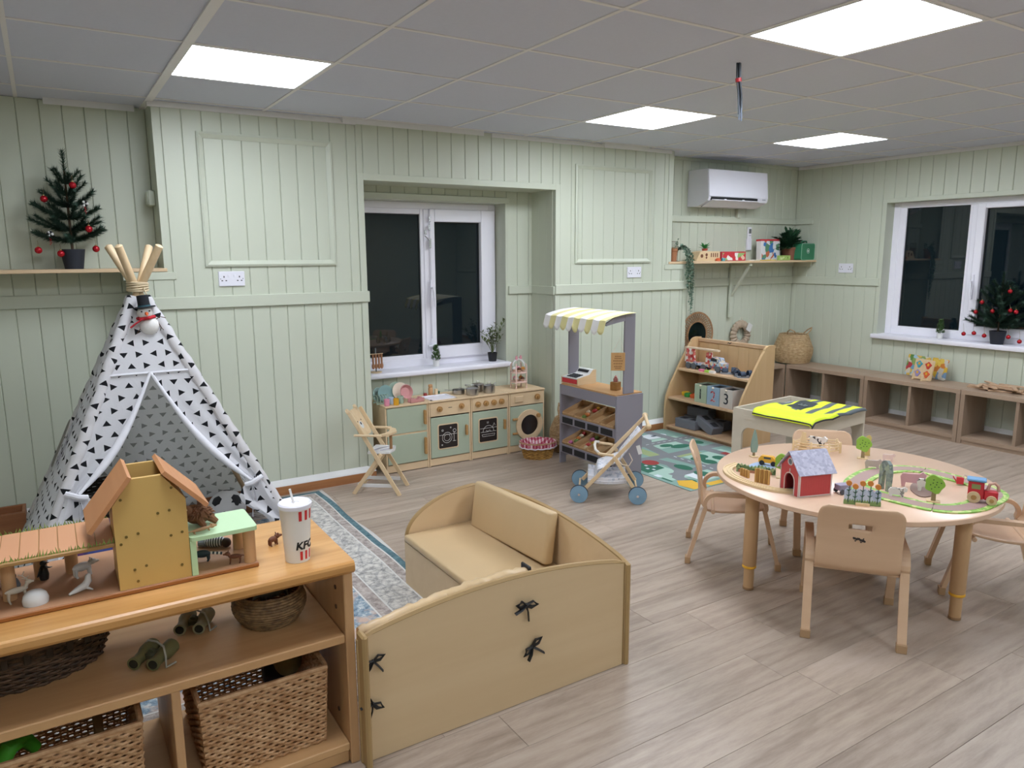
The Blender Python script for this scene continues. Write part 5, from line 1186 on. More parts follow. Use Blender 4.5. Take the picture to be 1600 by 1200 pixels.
for c, nm, y in (('e07a94', 'pink', .96), ('a4cf4f', 'lime green', .90), ('e6e2dc', 'white', .85)): solo('dough_tub', '%s flat toy piece on the front of the top tier' % nm, 'toy', G().at(3.955, y, .5245).prism(rrect(-.018, .018, -.026, .026, .008), 0, .016, 'z'), flat('piece_'+nm.replace(' ', '_'), c, .5), 'coloured flat pieces on the top tier')
for c, nm, y, x in (('e0b62e', 'yellow', 1.17, 3.99), ('2f8a3c', 'green', 1.11, 3.96), ('d9622f', 'orange', 1.05, 3.965), ('4f86b8', 'blue', .985, 3.965)):
    g = G().at(x, y, .2875); g.lathe([(.0001, 0), (.032, 0), (.034, .006), (.034, .026), (.030, .030), (.022, .030), (.020, .024), (.0001, .024)], 24); solo('stacking_ring', '%s toy tub on the middle tier beside the number boxes' % nm, 'toy tub', g, flat('tub_'+nm, c, .45), 'toy tubs on the middle tier')
def numbox(n_, label, y, m, m2):
    t = thing('number_box', label, 'box', (3.925, y, .2875), 0, 'number storage boxes')
    g = G(); W = .064; D = .075; Hh = .148
    g.box(-D, -D+.004, -W, W, .0, Hh); g.box(D-.004, D, -W, W, .0, Hh); g.box(-D+.004, D-.004, -W, -W+.004, 0, Hh); g.box(-D+.004, D-.004, W-.004, W, 0, Hh); g.box(-D+.004, D-.004, -W+.004, W-.004, 0, .004); obj('body', g, m, t, False)
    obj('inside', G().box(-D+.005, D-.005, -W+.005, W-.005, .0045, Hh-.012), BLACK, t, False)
    me = text_mesh(n_, .12, .0008)
    for v_ in me.vertices: a, b_, c_ = v_.co; v_.co = (-D-.0012-c_, -a, .068+b_)
    me.materials.append(m2); link('numeral', me, t)
    obj('bead_clip', G().ball((-D-.004, 0, Hh-.008), .009, 12, 8), CREAM, t)
SP = prints('numeral_spots', ['b8323a', 'b8323a', 'd7a8a8', '9f2c33'], 120); ZB = prints('numeral_zebra', ['1b1d20', '1b1d20', '1b1d20', '55605a'], 120); HD = prints('numeral_dark', ['1a1c26', '1a1c26', '24283a', '1a1c26'], 120)
numbox('1', 'sage storage box with a patterned number 1', .872, flat('box_sage', 'a9b69c', .7), ZB); numbox('2', 'blue storage box with a spotted red number 2', .738, flat('box_blue', '93a9bd', .7), SP); numbox('3', 'cream storage box with a dark number 3', .604, flat('box_cream', 'c9bfb6', .7), HD)
FOAM = flat('foam_grey', '74767e', .9, noise=.05); FOAMD = flat('foam_hole', '3a3b41', .9)
def brick(label, x, y, z, rz, ry=0, rx=0):
    t = thing('foam_brick', label, 'block', (x, y, z), 0, 'grey foam bricks on the bottom tier'); t.rotation_euler = (rx, ry, rz)
    obj('body', G().box(-.055, .055, -.11, .11, 0, .075, .004), FOAM, t, False)
    for q in (-.055, .055): obj('hollow', G().prism(rrect(-.026, .026, q-.032, q+.032, .008), .0752, .0758, 'z'), FOAMD, t, False)
brick('grey foam brick lying flat at the front of the bottom tier', 3.90, 1.03, .0415, .05); brick('grey foam brick leaning on the flat one', 3.925, .845, .062, -.15, 0, .34); brick('grey foam brick at the back left of the bottom tier', 4.06, 1.08, .0415, .12, 0, 0); brick('grey foam brick standing behind at the right', 4.08, .66, .153, .1, 0, 1.57); brick('grey foam brick stacked on the back left one', 4.07, 1.06, .118, .1); brick('grey foam brick tilted in the dark middle of the tier', 4.06, .88, .0415, .1)
# ---- rattan mirror, wreath, belly basket behind the shelf
t = thing('rattan_mirror', 'round mirror in a woven rattan frame hanging on the alcove wall', 'mirror', (4.463, 1.522, .608), 0)
RAT = wicker('rattan', 'b98f66', '8a6240', 80)
g = G(); g.cyl((0, .004, .14), (0, -.004, .14), .115, n=40); obj('glass', g, flat('mirror_dark', '1f2a2c', .06, .9, 0), t)
rg_ = lambda r, y=0, n=48: [(r*math.cos(2*PI*i/n), y, .14+r*math.sin(2*PI*i/n)) for i in range(n)]
for q, r in enumerate((.119, .198, .206)): obj('ring', G().tube(rg_(r, -.004), .006 if q == 0 else .004, 7, closed=True), RAT, t)
g = G()
for i in range(44):
    a = 2*PI*i/44; b_ = a+2*PI/44*1.6
    for s_ in (1, -1): g.tube([(.122*math.cos(a), -.004, .14+.122*math.sin(a)), (.16*math.cos(a+s_*.10), -.008*s_, .14+.16*math.sin(a+s_*.10)), (.198*math.cos(a+s_*.20), -.004, .14+.198*math.sin(a+s_*.20))], .003, 5)
o = obj('lattice', g, RAT, t); o['kind'] = 'stuff'
t = thing('rag_wreath', 'beige rag wreath with a white tag hanging on the alcove wall', 'wreath', (5.035, 1.505, .618), 0)
n = 60; rs = []
for i in range(n):
    a = 2*PI*i/n; c = Vector((.098*math.cos(a), 0, .10+.098*math.sin(a))); o_ = Vector((math.cos(a), 0, math.sin(a))); rr = .034+.006*(1 if i % 3 else -1)
    rs.append([tuple(c+o_*rr*math.cos(b_)+Vector((0, 1, 0))*rr*.7*math.sin(b_)) for b_ in [2*PI*k/9 for k in range(9)]])
rs.append(rs[0]); obj('ring', G().rings(rs, True, False, False), flat('linen', 'b9a690', .95, noise=.15, nscale=30), t)
g = G(); g.at(.075, -.04, .165, 0, .5, 0).box(-.032, .032, -.001, .001, -.038, .038); obj('tag', g, WH, t, False)
obj('hanging_loop', G().tube([(-.02, 0, .225), (-.01, 0, .26), (.01, 0, .262), (.02, 0, .225)], .0018, 5), CREAM, t)
t = thing('belly_basket', 'natural seagrass belly basket with handles on the low unit', 'basket', (5.60, 1.33, .4265))
g = G(); pr = []
for k in range(22):
    z = .008+k*.0125; q = z/.28; pr.append((.150+.030*math.sin(min(1, q/.45)*PI/2) if q < .5 else .180-.055*((q-.5)/.5), z))
coils(g, pr, .0078, 72); g.lathe([(.0001, 0), (.148, 0), (.148, .006), (.0001, .006)], 24); obj('coils', g, wicker('belly_grass', 'cbb08a', 'a5865c', 80), t)
for s_ in (-1, 1): obj('handle', G().tube([(s_*.085, -.085, .275), (s_*.125, -.10, .315), (s_*.16, -.08, .335), (s_*.15, -.04, .31), (s_*.122, -.02, .275)], .006, 7), SEAG, t)
# ---- light table with hi-vis vest
LTW = wood('washed_grey_birch', 'cfc4b2', 'c1b5a2', 'x', .4, .45, .7)
t = thing('activity_table', 'square pale wooden activity table with recessed tray top', 'table', (3.675, -.185, 0), .08)
a = .325; b_ = .285
for s_ in (-1, 1):
    arch = [(-b_, 0), (-b_+.075, 0), (-b_+.075, .27)]+[(-b_+.135-.06*math.cos(q), .27+.06*math.sin(q)) for q in [PI/2*i/5 for i in range(1, 6)]]+[(b_-.135+.06*math.cos(q), .27+.06*math.sin(q)) for q in [PI/2*(1-i/5) for i in range(0, 5)]]+[(b_-.075, .27), (b_-.075, 0), (b_, 0), (b_, .45), (-b_, .45)]
    obj('leg_panel', G().prism(arch, s_*a-.009, s_*a+.009, 'x'), LTW, t, False)
    obj('apron', G().box(-a+.0095, a-.0095, s_*(b_-.009)-.009, s_*(b_-.009)+.009, .35, .45), LTW, t, False)
obj('tray_floor', G().box(-a+.0095, a-.0095, -b_+.0185, b_-.0185, .408, .416), flat('tray_grey', 'a7aaa2', .4), t, False)
obj('label_strip', G().box(-a-.0115, -a-.0093, -.10, .20, .385, .41), LTW, t, False)
g = G(); HV = NT('hi_vis'); v = HV.coords(); sx = HV.n('ShaderNodeSeparateXYZ', i_0=v)
band = HV.math('LESS_THAN', HV.math('ABSOLUTE', HV.math('SUBTRACT', HV.math('FRACT', HV.math('ADD', HV.math('MULTIPLY', sx.outputs[1], 9.5), .12)), .5)), .2)
right = HV.math('GREATER_THAN', sx.outputs[0], -.03); bb = HV.math('MULTIPLY', band, right)
dark = HV.math('MULTIPLY', HV.math('LESS_THAN', HV.math('ABSOLUTE', HV.math('SUBTRACT', sx.outputs[0], .10)), .11), HV.math('LESS_THAN', HV.math('ABSOLUTE', HV.math('SUBTRACT', sx.outputs[1], .055)), .055))
HV.link(HV.mix(dark, HV.mix(bb, hexc('dff02c'), hexc('5b6266')), hexc('2c3538')), 'Base Color'); HV.b.inputs['Roughness'].default_value = .6
t = thing('hi_vis_vest', 'fluorescent yellow hi-vis vest draped over the activity table', 'vest', (3.665, -.21, .452), .08)
def vf(u, v_):
    x_, y_ = -.345+.66*u, -.288+.43*v_; y_ += .05*math.sin(u*5)*v_
    ed_ = max(0, -.315-x_)*.9+max(0, -.270-y_)*.9
    return (x_, y_, .006+.012*abs(math.sin(u*9+v_*4))*math.sin(PI*u)**.3*.8-.028*math.sin(PI*u)*math.sin(PI*v_)-ed_)
g.grid(vf, 40, 26); o = obj('vest_cloth', g, HV.m, t); m_ = o.modifiers.new('th', 'SOLIDIFY'); m_.thickness = .004
g = G()
g.tube([vf(0.01, i/26) for i in range(27)], .005, 6); g.tube([vf(i/40, 0.0) for i in range(20)], .005, 6); obj('piping', g, SLATE, t)
g = G()
for k, (w0, zz) in enumerate(((.05, .07), (.06, .05), (.045, .03))):
    for q in range(5):
        xx = .075+q*w0/5; u = (xx+.345)/.66; p = vf(u, (zz+.288)/.43); g.box(xx, xx+w0/8, zz-.005, zz+.005, p[2]+.006, p[2]+.0075)
obj('chest_print', g, flat('reflect_print', '8f9a96', .5), t, False)
# ---- low cubby units
CUB = wood('grey_oak', 'a8917c', '957e69', 'y', .6, .5, 1.); CUBZ = wood('grey_oak_upright', 'a08a76', '8d7763', 'z', .6, .5, 1.)
for k, (y1, lab) in enumerate(((1.245, 'grey oak cubby unit nearest the corner under the belly basket'), (.437, 'middle grey oak cubby unit carrying the animal puzzles'), (-.371, 'grey oak cubby unit at the right edge with wooden sticks'))):
    y0 = y1-.804; t = thing('cubby_unit', lab, 'shelf', (5.40, (y0+y1)/2, 0), 0, 'low grey oak cubby units'); LU = lambda: L(G(), 5.40, (y0+y1)/2, 0)
    obj('top', LU().box(5.40, 5.755, y0, y1, .392, .4255, .001), CUB, t, False); obj('bottom', LU().box(5.402, 5.755, y0+.0325, y1-.0325, .03, .058), CUB, t, False); obj('plinth', LU().box(5.41, 5.43, y0+.0325, y1-.0325, 0, .0295), CUB, t, False)
    for a, b_ in ((y0, y0+.032), (y1-.032, y1)): obj('side_panel', LU().box(5.40, 5.755, a, b_, 0, .3915, .001), CUBZ, t, False)
    obj('divider', LU().box(5.406, 5.755, (y0+y1)/2-.011, (y0+y1)/2+.011, .0585, .3915), CUBZ, t, False)
t = thing('cubby_unit', 'grey oak cubby unit along the alcove wall behind the tiered shelf', 'shelf', (4.85, 1.38, 0), 0, 'low grey oak cubby units'); LU = lambda: L(G(), 4.85, 1.38, 0)
obj('top', LU().box(4.25, 5.397, 1.25, 1.495, .392, .4255, .001), CUB, t, False); obj('bottom', LU().box(4.2825, 5.3645, 1.252, 1.495, .03, .058), CUB, t, False)
for a, b_ in ((4.25, 4.282), (5.365, 5.397)): obj('side_panel', LU().box(a, b_, 1.25, 1.495, 0, .3915, .001), CUBZ, t, False)
obj('divider', LU().box(4.81, 4.832, 1.256, 1.495, .0585, .3915), CUBZ, t, False)
# puzzles and sticks on top
def leanbrd(name, label, x, y, w_, h_, m, rz, tilt=.16, th=.010):
    t = thing(name, label, 'puzzle', (x, y, .4265), rz); g = G(); g.M = Matrix.Rotation(tilt, 4, 'Y'); g.prism(rrect(-w_/2, w_/2, 0.004, h_, .012), -th/2, th/2, 'x'); obj('board', g, m, t, False); return t
FARM = prints('farm_print', ['5d8a47', 'a9c8da', 'd3cbb9', '8aa25c', 'b33c44', '6f9fb9', 'd8b456'], 26); BUS = prints('bright_print', ['d8b13f', 'c9c4b8', 'e0c15a', '6f8fae', 'd0803a'], 24)
RZP = PI*.0-.35
leanbrd('farm_puzzle', 'farm scene puzzle board behind the animal puzzle', 5.70, .16, .25, .185, FARM, RZP); leanbrd('yellow_puzzle', 'yellow and grey puzzle board at the back right', 5.70, -.02, .17, .18, BUS, RZP)
t = leanbrd('animal_puzzle', 'wooden peg puzzle with four bright creatures on a stand', 5.585, .045, .205, .175, PINEZ, RZP)
for (dy, dz, c) in ((.05, .13, '4ba3b5'), (-.05, .13, 'c8402f'), (.05, .055, '9a8fc2'), (-.05, .055, 'd9633a')):
    g = G(); g.M = Matrix.Rotation(.16, 4, 'Y'); m = flat('peg_'+c, c, .5)
    g.prism([(dy+.030*math.cos(q)*(1+.28*math.sin(3*q)), dz-.002+.026*math.sin(q)*(1+.2*math.cos(4*q))) for q in [2*PI*i/22 for i in range(22)]], -.010, -.0052, 'x'); o = obj('peg_creature', g, m, t, False)
    g = G(); g.M = Matrix.Rotation(.16, 4, 'Y'); g.prism(circ(.012, dy, dz+.004, 12)[:-1], -.0115, -.0102, 'x'); obj('peg_face', g, YELLOW, o, False)
t = thing('book_stand', 'small wooden stand holding the animal puzzle', 'stand', (5.575, .045, .4265), RZP)
for s_ in (-1, 1):
    obj('foot', G().box(-.045, .04, s_*.05-.007, s_*.05+.007, 0, .012, .002), PINE, t, False); obj('prong', G().bar((-.036, s_*.05, .008), (-.034, s_*.05, .052), .012, .012, .003), PINE, t, False)
obj('rail', G().box(-.034, -.022, -.043, .043, .0125, .022, .002), PINE, t, False)
rnd = random.Random(5); STK = wood('stick_wood', 'c9a98b', 'b08e6f', 'x', 2, .6)
sm = G().box(-.08, .08, -.015, .015, 0, .011, .002).mesh('stick'); sm.materials.append(STK)
for k in range(26):
    lay = k//7; o = link('wooden_stick', sm, None, (5.60+rnd.uniform(-.06, .06), -.57+rnd.uniform(-.19, .19)*(1-.12*lay), .4262+lay*.0118), rnd.uniform(-.9, .9)+PI/2*.7)
    tag(o, 'flat wooden stick in the heap at the right end', 'wooden stick', 'heap of flat wooden sticks')
# ================================================================ TOYS ON THE ROUND TABLE
TZ = .5006; FACE = -1.013
def cut(name, label, cat, x, y, rz, parts, grp=None):
    """flat wooden cut-out toy: parts = (name, outline(x,z), material, thickness, y offset)"""
    t = thing(name, label, cat, (x, y, TZ), rz, grp)
    for n_, pts, m, th, dy in parts: obj(n_, G().prism(pts, dy-th/2, dy+th/2), m, t, False)
    return t
RK = flat('barn_red', 'c44a4c', .5, noise=.04, nscale=40); BW = flat('barn_white', 'e0cfca', .5); LAV = prints('shingle_lilac', ['b4b3c4', 'aaa9bb', 'bdbccb', 'a3a2b5'], 90)
t = thing('toy_barn', 'red toy barn with lilac shingle roof on the round table', 'toy barn', (2.035, -1.432, TZ), math.atan2(-.30, .955))
D, Wd, E_, Pk = .074, .060, .108, .172
gab = [(-Wd, 0)]+[(-.030, 0), (-.030, .055)]+[(.030*math.cos(a), .055+.030*math.sin(a)) for a in [PI-PI*i/8 for i in range(1, 8)]]+[(.030, .055), (.030, 0), (Wd, 0), (Wd, E_), (0, Pk-.006), (-Wd, E_)]
obj('gable_wall', G().prism(gab, -D-.003, -D+.003, 'x'), RK, t, False)
obj('gable_wall', G().prism([(-Wd, 0), (Wd, 0), (Wd, E_), (0, Pk-.006), (-Wd, E_)], D-.003, D+.003, 'x'), RK, t, False)
for s_ in (-1, 1):
    sw = obj('side_wall', G().box(-D+.0035, D-.0035, s_*Wd-.003, s_*Wd+.003, 0, E_), RK, t, False)
    for k in range(12): obj('board', G().box(-D+.006+k*.0119, -D+.0168+k*.0119, s_*(Wd+.0031)-.0004, s_*(Wd+.0031)+.0004, .004, E_-.006), RK, sw, False)
    g = G(); y0, z0 = 0, Pk+.004; y1, z1 = s_*(Wd+.016), E_-.016; n_ = Vector((0, s_*(z0-z1), (y1-y0)*s_)).normalized()*.004
    P = [(sx*(D+.014), yy+n_.y*k, zz+n_.z*k) for k in (0, 1) for sx in (-1, 1) for yy, zz in ((y0, z0), (y1, z1))]
    g.poly(P, [(0, 1, 3, 2), (4, 6, 7, 5), (0, 2, 6, 4), (1, 5, 7, 3), (0, 4, 5, 1), (2, 3, 7, 6)]); obj('roof_panel', g, LAV, t, False)
g = G(); X_ = -D-.0042
def st(p, q, w_=.004): g.bar((X_, p[0], p[1]), (X_, q[0], q[1]), w_, .002, 0, (0, 1, 0))
st((-Wd, 0), (-Wd, E_)); st((Wd, 0), (Wd, E_)); st((-Wd, E_), (Wd, E_)); st((-.033, 0), (-.033, .055)); st((.033, 0), (.033, .055)); st((0, .09), (0, .106))
g.tube([(X_, .033*math.cos(PI*i/10), .055+.033*math.sin(PI*i/10)) for i in range(11)], .0022, 5); g.tube([(X_, .014*math.cos(2*PI*i/16), .135+.014*math.sin(2*PI*i/16)) for i in range(16)], .0024, 5, closed=True)
for sx in (-1, 1):
    for sy in (-1, 1): g.box(sx*D-.003, sx*D+.003, sy*(Wd+.0035)-.001, sy*(Wd+.0035)+.001, 0, E_)
    g.box(-D, D, sx*(Wd+.0035)-.001, sx*(Wd+.0035)+.001, 0, .005)
obj('white_trim', g, BW, t, False)
obj('round_window', G().cyl((-D-.0032, 0, .135), (-D-.0040, 0, .135), .012, n=16), GRY, t)
obj('inner_floor', G().box(-D+.004, D-.004, -Wd+.004, Wd-.004, .0, .002), GRY, t, False)
# plain wooden track on the left
TR = wood('track_wood', 'e2c9a0', 'd6b98b', 'x', 1., .5, .7)
def ribbon(pts, w_, z0, z1, closed=False):
    P = [Vector(p) for p in pts]; n = len(P); rs = []
    for i, p in enumerate(P):
        a = P[(i-1) % n] if closed or i else p; b_ = P[(i+1) % n] if closed or i < n-1 else p; d = (b_-a).normalized(); q = Vector((-d.y, d.x))
        rs.append([(*(p+q*w_/2), z0), (*(p-q*w_/2), z0), (*(p-q*w_/2), z1), (*(p+q*w_/2), z1)])
    if closed: rs.append(rs[0])
    return G().rings(rs, True, not closed, not closed)
def smooth_path(pts, closed=False, k=6):
    P = [Vector(p) for p in pts]; n = len(P); out = []
    for i in range(n if closed else n-1):
        p0, p1, p2, p3 = P[(i-1) % n] if closed or i else P[0], P[i], P[(i+1) % n], P[(i+2) % n] if closed or i < n-2 else P[-1]
        for j in range(k):
            s = j/k; out.append(.5*((2*p1)+(-p0+p2)*s+(2*p0-5*p1+4*p2-p3)*s*s+(-p0+3*p1-3*p2+p3)*s**3))
    if not closed: out.append(P[-1])
    return [tuple(v_) for v_ in out]
full = smooth_path([(2.11, -1.015), (2.02, -1.035), (1.955, -1.10), (1.922, -1.19), (1.918, -1.29), (1.94, -1.37), (1.99, -1.425)])
for a, b_, lab in ((0, 14, 'curved wooden train track piece near the toy bushes'), (14, 26, 'curved wooden train track piece along the table edge'), (26, 37, 'curved wooden train track piece running into the barn')):
    seg = full[a:b_+1]; t = thing('train_track', lab, 'toy track', (0, 0, TZ), 0, 'plain wooden track pieces')
    obj('track_base', ribbon(seg, .042, 0, .008), TR, t, False)
    for off in (-.017, 0, .017):
        P = [Vector(p) for p in seg]; q = []
        for i, p in enumerate(P):
            d = (P[min(i+1, len(P)-1)]-P[max(i-1, 0)]).normalized(); q.append(tuple(p+Vector((-d.y, d.x))*off))
        obj('track_rib', ribbon(q, .007, .008, .0105), TR, t, False)
# printed loop road on the right
LO = [(2.25, -1.46), (2.434, -1.392), (2.581, -1.386), (2.72, -1.436), (2.778, -1.516), (2.785, -1.647), (2.773, -1.772), (2.714, -1.889), (2.646, -1.935), (2.522, -1.958), (2.384, -1.958), (2.285, -1.92), (2.232, -1.859), (2.205, -1.76), (2.195, -1.66), (2.200, -1.56)]
cx = Vector((sum(p[0] for p in LO)/16, sum(p[1] for p in LO)/16))
mid = [tuple(Vector(p)+(cx-Vector(p)).normalized()*.052) for p in LO]
GRN = prints('track_green', ['8fb955', '7fae4a', '9cc665', 'c8cf8a'], 60); MAU = flat('track_mauve', 'a98c85', .6)
loop = smooth_path(mid, True, 5); n = len(loop)
for k in range(8):
    a, b_ = n*k//8, n*(k+1)//8; seg = [loop[i % n] for i in range(a, b_+1)]
    t = thing('road_track', 'printed road track section with green verges, %s clockwise' % ('first', 'second', 'third', 'fourth', 'fifth', 'sixth', 'seventh', 'eighth')[k], 'toy track', (0, 0, TZ), 0, 'printed road track loop')
    obj('verge', ribbon(seg, .100, 0, .005), GRN, t, False); obj('road', ribbon(seg, .058, .005, .0056), MAU, t, False)
# cut-outs
LEAF = flat('leaf_green', '8bb544', .5); TRK = flat('trunk_brown', '8d7a58', .6); CYP = flat('cypress_green', '7f968a', .6); PKE = flat('apple_dots', '3f5a2f', .6)
crown = [(.034*math.cos(a)*(1+.10*math.cos(5*a)), .072+.036*math.sin(a)*(1+.12*math.sin(4*a))) for a in [2*PI*i/28 for i in range(28)]]
def tree(label, x, y, hh, rz=FACE):
    t = cut('toy_tree', label, 'toy tree', x, y, rz, [('trunk', [(-.008, .004), (.008, .004), (.007, .05), (-.007, .05)], TRK, .012, 0), ('crown', crown, LEAF, .014, 0), ('base', [(-.024, 0), (.024, 0), (.024, .004), (-.024, .004)], TR, .03, 0)], 'round green toy trees')
    g = G(); rnd = random.Random(int(x*1000))
    for q in range(9): g.cyl((rnd.uniform(-.022, .022), -.0072, .072+rnd.uniform(-.022, .022)), (rnd.uniform(-.022, .022)*0+0, -.0072, .072), .0001, n=3) if False else None
    for q in range(9):
        a, r = q*2.4, .006+.0022*q; g.cyl((r*math.cos(a), -.0071, .072+r*math.sin(a)), (r*math.cos(a), -.0077, .072+r*math.sin(a)), .0026, n=7)
    obj('apple_print', g, PKE, t); return t
tree('round green toy tree near the far table edge', 2.70, -1.265, .1); tree('round green toy tree inside the printed loop road', 2.352, -1.79, .1); tree('round green toy tree beside the red barn', 2.11, -1.26, .1)
cut('toy_cypress', 'tall grey green toy cypress at the back of the table', 'toy tree', 2.29, -.955, FACE+.7, [('trunk', [(-.004, .004), (.004, .004), (.004, .03), (-.004, .03)], TRK, .010, 0), ('crown', [(-.012, .022), (.012, .022), (.018, .05), (.014, .08), (.008, .11), (.0, .135), (-.007, .11), (-.014, .08), (-.018, .05)], CYP, .012, 0), ('base', [(-.018, 0), (.018, 0), (.018, .004), (-.018, .004)], TR, .03, 0)])
cut('toy_rock_arch', 'tall grey green toy rock standing on the loop road', 'toy rock', 2.33, -1.60, FACE-.9, [('rock', [(-.03, .0), (-.012, 0), (-.008, .07), (.006, .09), (.010, .07), (.014, 0), (.03, 0), (.034, .08), (.026, .115), (.01, .128), (-.012, .124), (-.028, .1)], prints('rock_print', ['7f8a86', '8f9a90', '6d7a78', '9aa58f'], 70), .016, 0)])
t = cut('toy_sunflowers', 'row of toy sunflowers with blue sky backing near the front chair', 'toy flowers', 2.078, -1.66, FACE+.15, [('sky_panel', [(-.066, .0)]+[(-.066+.132*i/16, .052+.014*abs(math.sin(i*1.2))) for i in range(17)]+[(.066, 0)], prints('sky_print', ['aebfd6', 'b8c7da', 'a5b7cf'], 30), .008, 0), ('grass_strip', [(-.067, 0)]+[(-.067+.134*i/30, .014+.010*(i % 2)) for i in range(31)]+[(.067, 0)], flat('verge_green', '7d9a5e', .6), .0095, 0), ('base', [(-.025, 0), (.025, 0), (.025, .010), (-.025, .010)], TR, .03, -.004)])
for k, (x, z) in enumerate(((-.052, .086), (-.028, .074), (-.002, .088), (.025, .090), (.053, .078))):
    g = G(); g.tube([(x, -.0055, .008), (x+.002, -.0055, z-.008)], .0017, 5)
    for q in (.4, .65): g.tube([(x, -.0055, z*q), (x+.009, -.0055, z*q+.007)], [.0028, .0006], 5); g.tube([(x, -.0055, z*q), (x-.009, -.0055, z*q+.005)], [.0028, .0006], 5)
    f_ = obj('stem', g, flat('stem_dark', '345a4a', .6), t); obj('flower_head', G().cyl((x, .004, z), (x, -.007, z), .0105, n=18), flat('flower_orange', 'c9823a', .6), f_)
def cutfence(label, x, y, rz, w_, h_):
    t = thing('toy_fence', label, 'toy fence', (x, y, TZ), rz, 'small paling fences')
    for k in range(7): obj('paling', G().box(-w_/2+k*w_/7+.0006, -w_/2+(k+1)*w_/7-.0006, -.005, .005, 0, h_+.002*(k % 2), .001), (wood('paling_a', 'd2aa66', 'c0924c', 'z', 3), wood('paling_b', 'b98a4a', 'a67638', 'z', 3))[k % 2], t, False)
cutfence('taller toy paling fence left of the barn', 1.975, -1.262, FACE-.3, .068, .062); cutfence('shorter toy paling fence near the curved track', 1.99, -1.155, FACE-.7, .055, .034)
bush = [(-.085, 0)]+[(-.085+.17*i/40, .026+.009*abs(math.sin(i*.9))+.004*math.sin(i*.31)) for i in range(41)]+[(.085, 0)]
cut('toy_hedge', 'long dark green toy hedge inside the curved track', 'toy hedge', 2.075, -1.145, FACE+.05, [('hedge', bush, prints('hedge_print', ['5c7a4e', '7f9a6a', '46633f', 'a3b184'], 90), .014, 0), ('brick_base', [(-.075, 0), (.07, 0), (.07, .012), (-.075, .012)], flat('brick_tan', 'a8765a', .6), .017, -.001)])
solo('toy_pond', 'flat pale blue toy pond behind the hedge', 'toy pond', G().at(2.20, -1.09, TZ).prism([(.085*math.cos(a)*(1+.12*math.sin(3*a)), .05*math.sin(a)) for a in [2*PI*i/24 for i in range(24)]], 0, .004, 'z'), flat('pond_blue', 'a5bbdc', .3))
t = thing('yellow_toy_car', 'little yellow wooden car behind the hedge', 'toy car', (2.215, -1.10, TZ+.0042), FACE-.1)
obj('body', G().prism([(-.042, .012), (.042, .012), (.042, .028), (.03, .034), (.02, .044), (-.03, .044), (-.042, .03)], -.013, .013), YELLOW, t, False)
for x in (-.026, .026):
    for s_ in (-1, 1): obj('wheel', G().cyl((x, s_*.012, .0115), (x, s_*.017, .0115), .0115, n=16), BLACK, t)
g = G(); g.box(-.018, .014, -.0134, .0134, .031, .040); obj('window_print', g, flat('window_dark', '3f4a4a', .4), t, False)
t = cut('pink_toy_barrow', 'red and pink toy animal peeking out behind the barn', 'toy animal', 2.17, -1.29, FACE, [('body', [(-.02, 0), (.02, 0), (.024, .03), (.01, .042), (-.018, .036)], flat('rose_red', 'bf6a72', .5), .012, 0)])
# rail corral with animals
t = thing('toy_corral', 'pale wooden post and rail toy corral at the back', 'toy fence', (2.63, -1.045, TZ), FACE+.35)
pts_c = [(-.10, .0), (-.03, -.055), (.05, -.075), (.115, -.04), (.12, .03), (.04, .06), (-.05, .05)]
for i, (x, y) in enumerate(pts_c):
    obj('post', G().lathe([(.006, 0), (.006, .05), (.0035, .056)], 10, (x, y)), TR, t)
    x2, y2 = pts_c[(i+1) % 7]
    for z in (.016, .032, .046): obj('rail', G().bar((x, y, z), (x2, y2, z), .006, .005), TR, t, False)
COW = prints('cow_print', ['e3ddd6', 'e3ddd6', 'e3ddd6', '2a282a'], 55)
beast = lambda s: [(-.036*s, 0), (-.024*s, 0), (-.022*s, .018*s), (.018*s, .018*s), (.020*s, 0), (.032*s, 0), (.034*s, .036*s), (.046*s, .04*s), (.05*s, .055*s), (.036*s, .064*s), (.024*s, .056*s), (-.034*s, .054*s), (-.042*s, .04*s)]
cut('toy_cow', 'black and white wooden toy cow inside the corral', 'toy animal', 2.665, -1.035, FACE-.5, [('body', beast(1.15), COW, .012, 0)])
cut('toy_horse', 'plain tan wooden toy horse inside the corral', 'toy animal', 2.575, -1.02, FACE+.4, [('body', [(-.02, 0), (.02, 0), (.016, .05), (.012, .095), (-.004, .10), (-.012, .06)], TR, .012, 0)])
cut('toy_giraffe', 'tan wooden toy animal behind the far round tree', 'toy animal', 2.77, -1.245, FACE, [('body', [(-.012, 0), (.012, 0), (.010, .05), (.014, .09), (.004, .104), (-.01, .095), (-.008, .05)], flat('olive_tan', 'c2ab6a', .6), .012, 0)])
for nm, lab, x, y, s, m in (('toy_pig', 'pink wooden toy pig inside the loop road', 2.452, -1.645, 1.05, flat('pig_pink', 'd3a3a6', .6)), ('toy_sheep', 'white wooden toy sheep beside the pink pig', 2.445, -1.715, .95, prints('sheep_print', ['e0dad2', 'e0dad2', 'd3ccc4', '77716a'], 70)), ('toy_lamb', 'small grey and white toy lamb on the front verge', 2.275, -1.685, .75, prints('lamb_print', ['dcd6ce', 'dcd6ce', '8a8680'], 70)), ('toy_chick', 'small pinkish toy animal near the far verge', 2.755, -1.36, .6, flat('chick_pale', 'd9bfb6', .6)), ('toy_rabbit', 'grey toy rabbit at the left bend of the loop', 2.565, -1.40, .8, flat('rabbit_grey', 'b5a49a', .6))):
    cut(nm, lab, 'toy animal', x, y, FACE, [('body', beast(s), m, .012, 0)], 'wooden farm animals on the table')
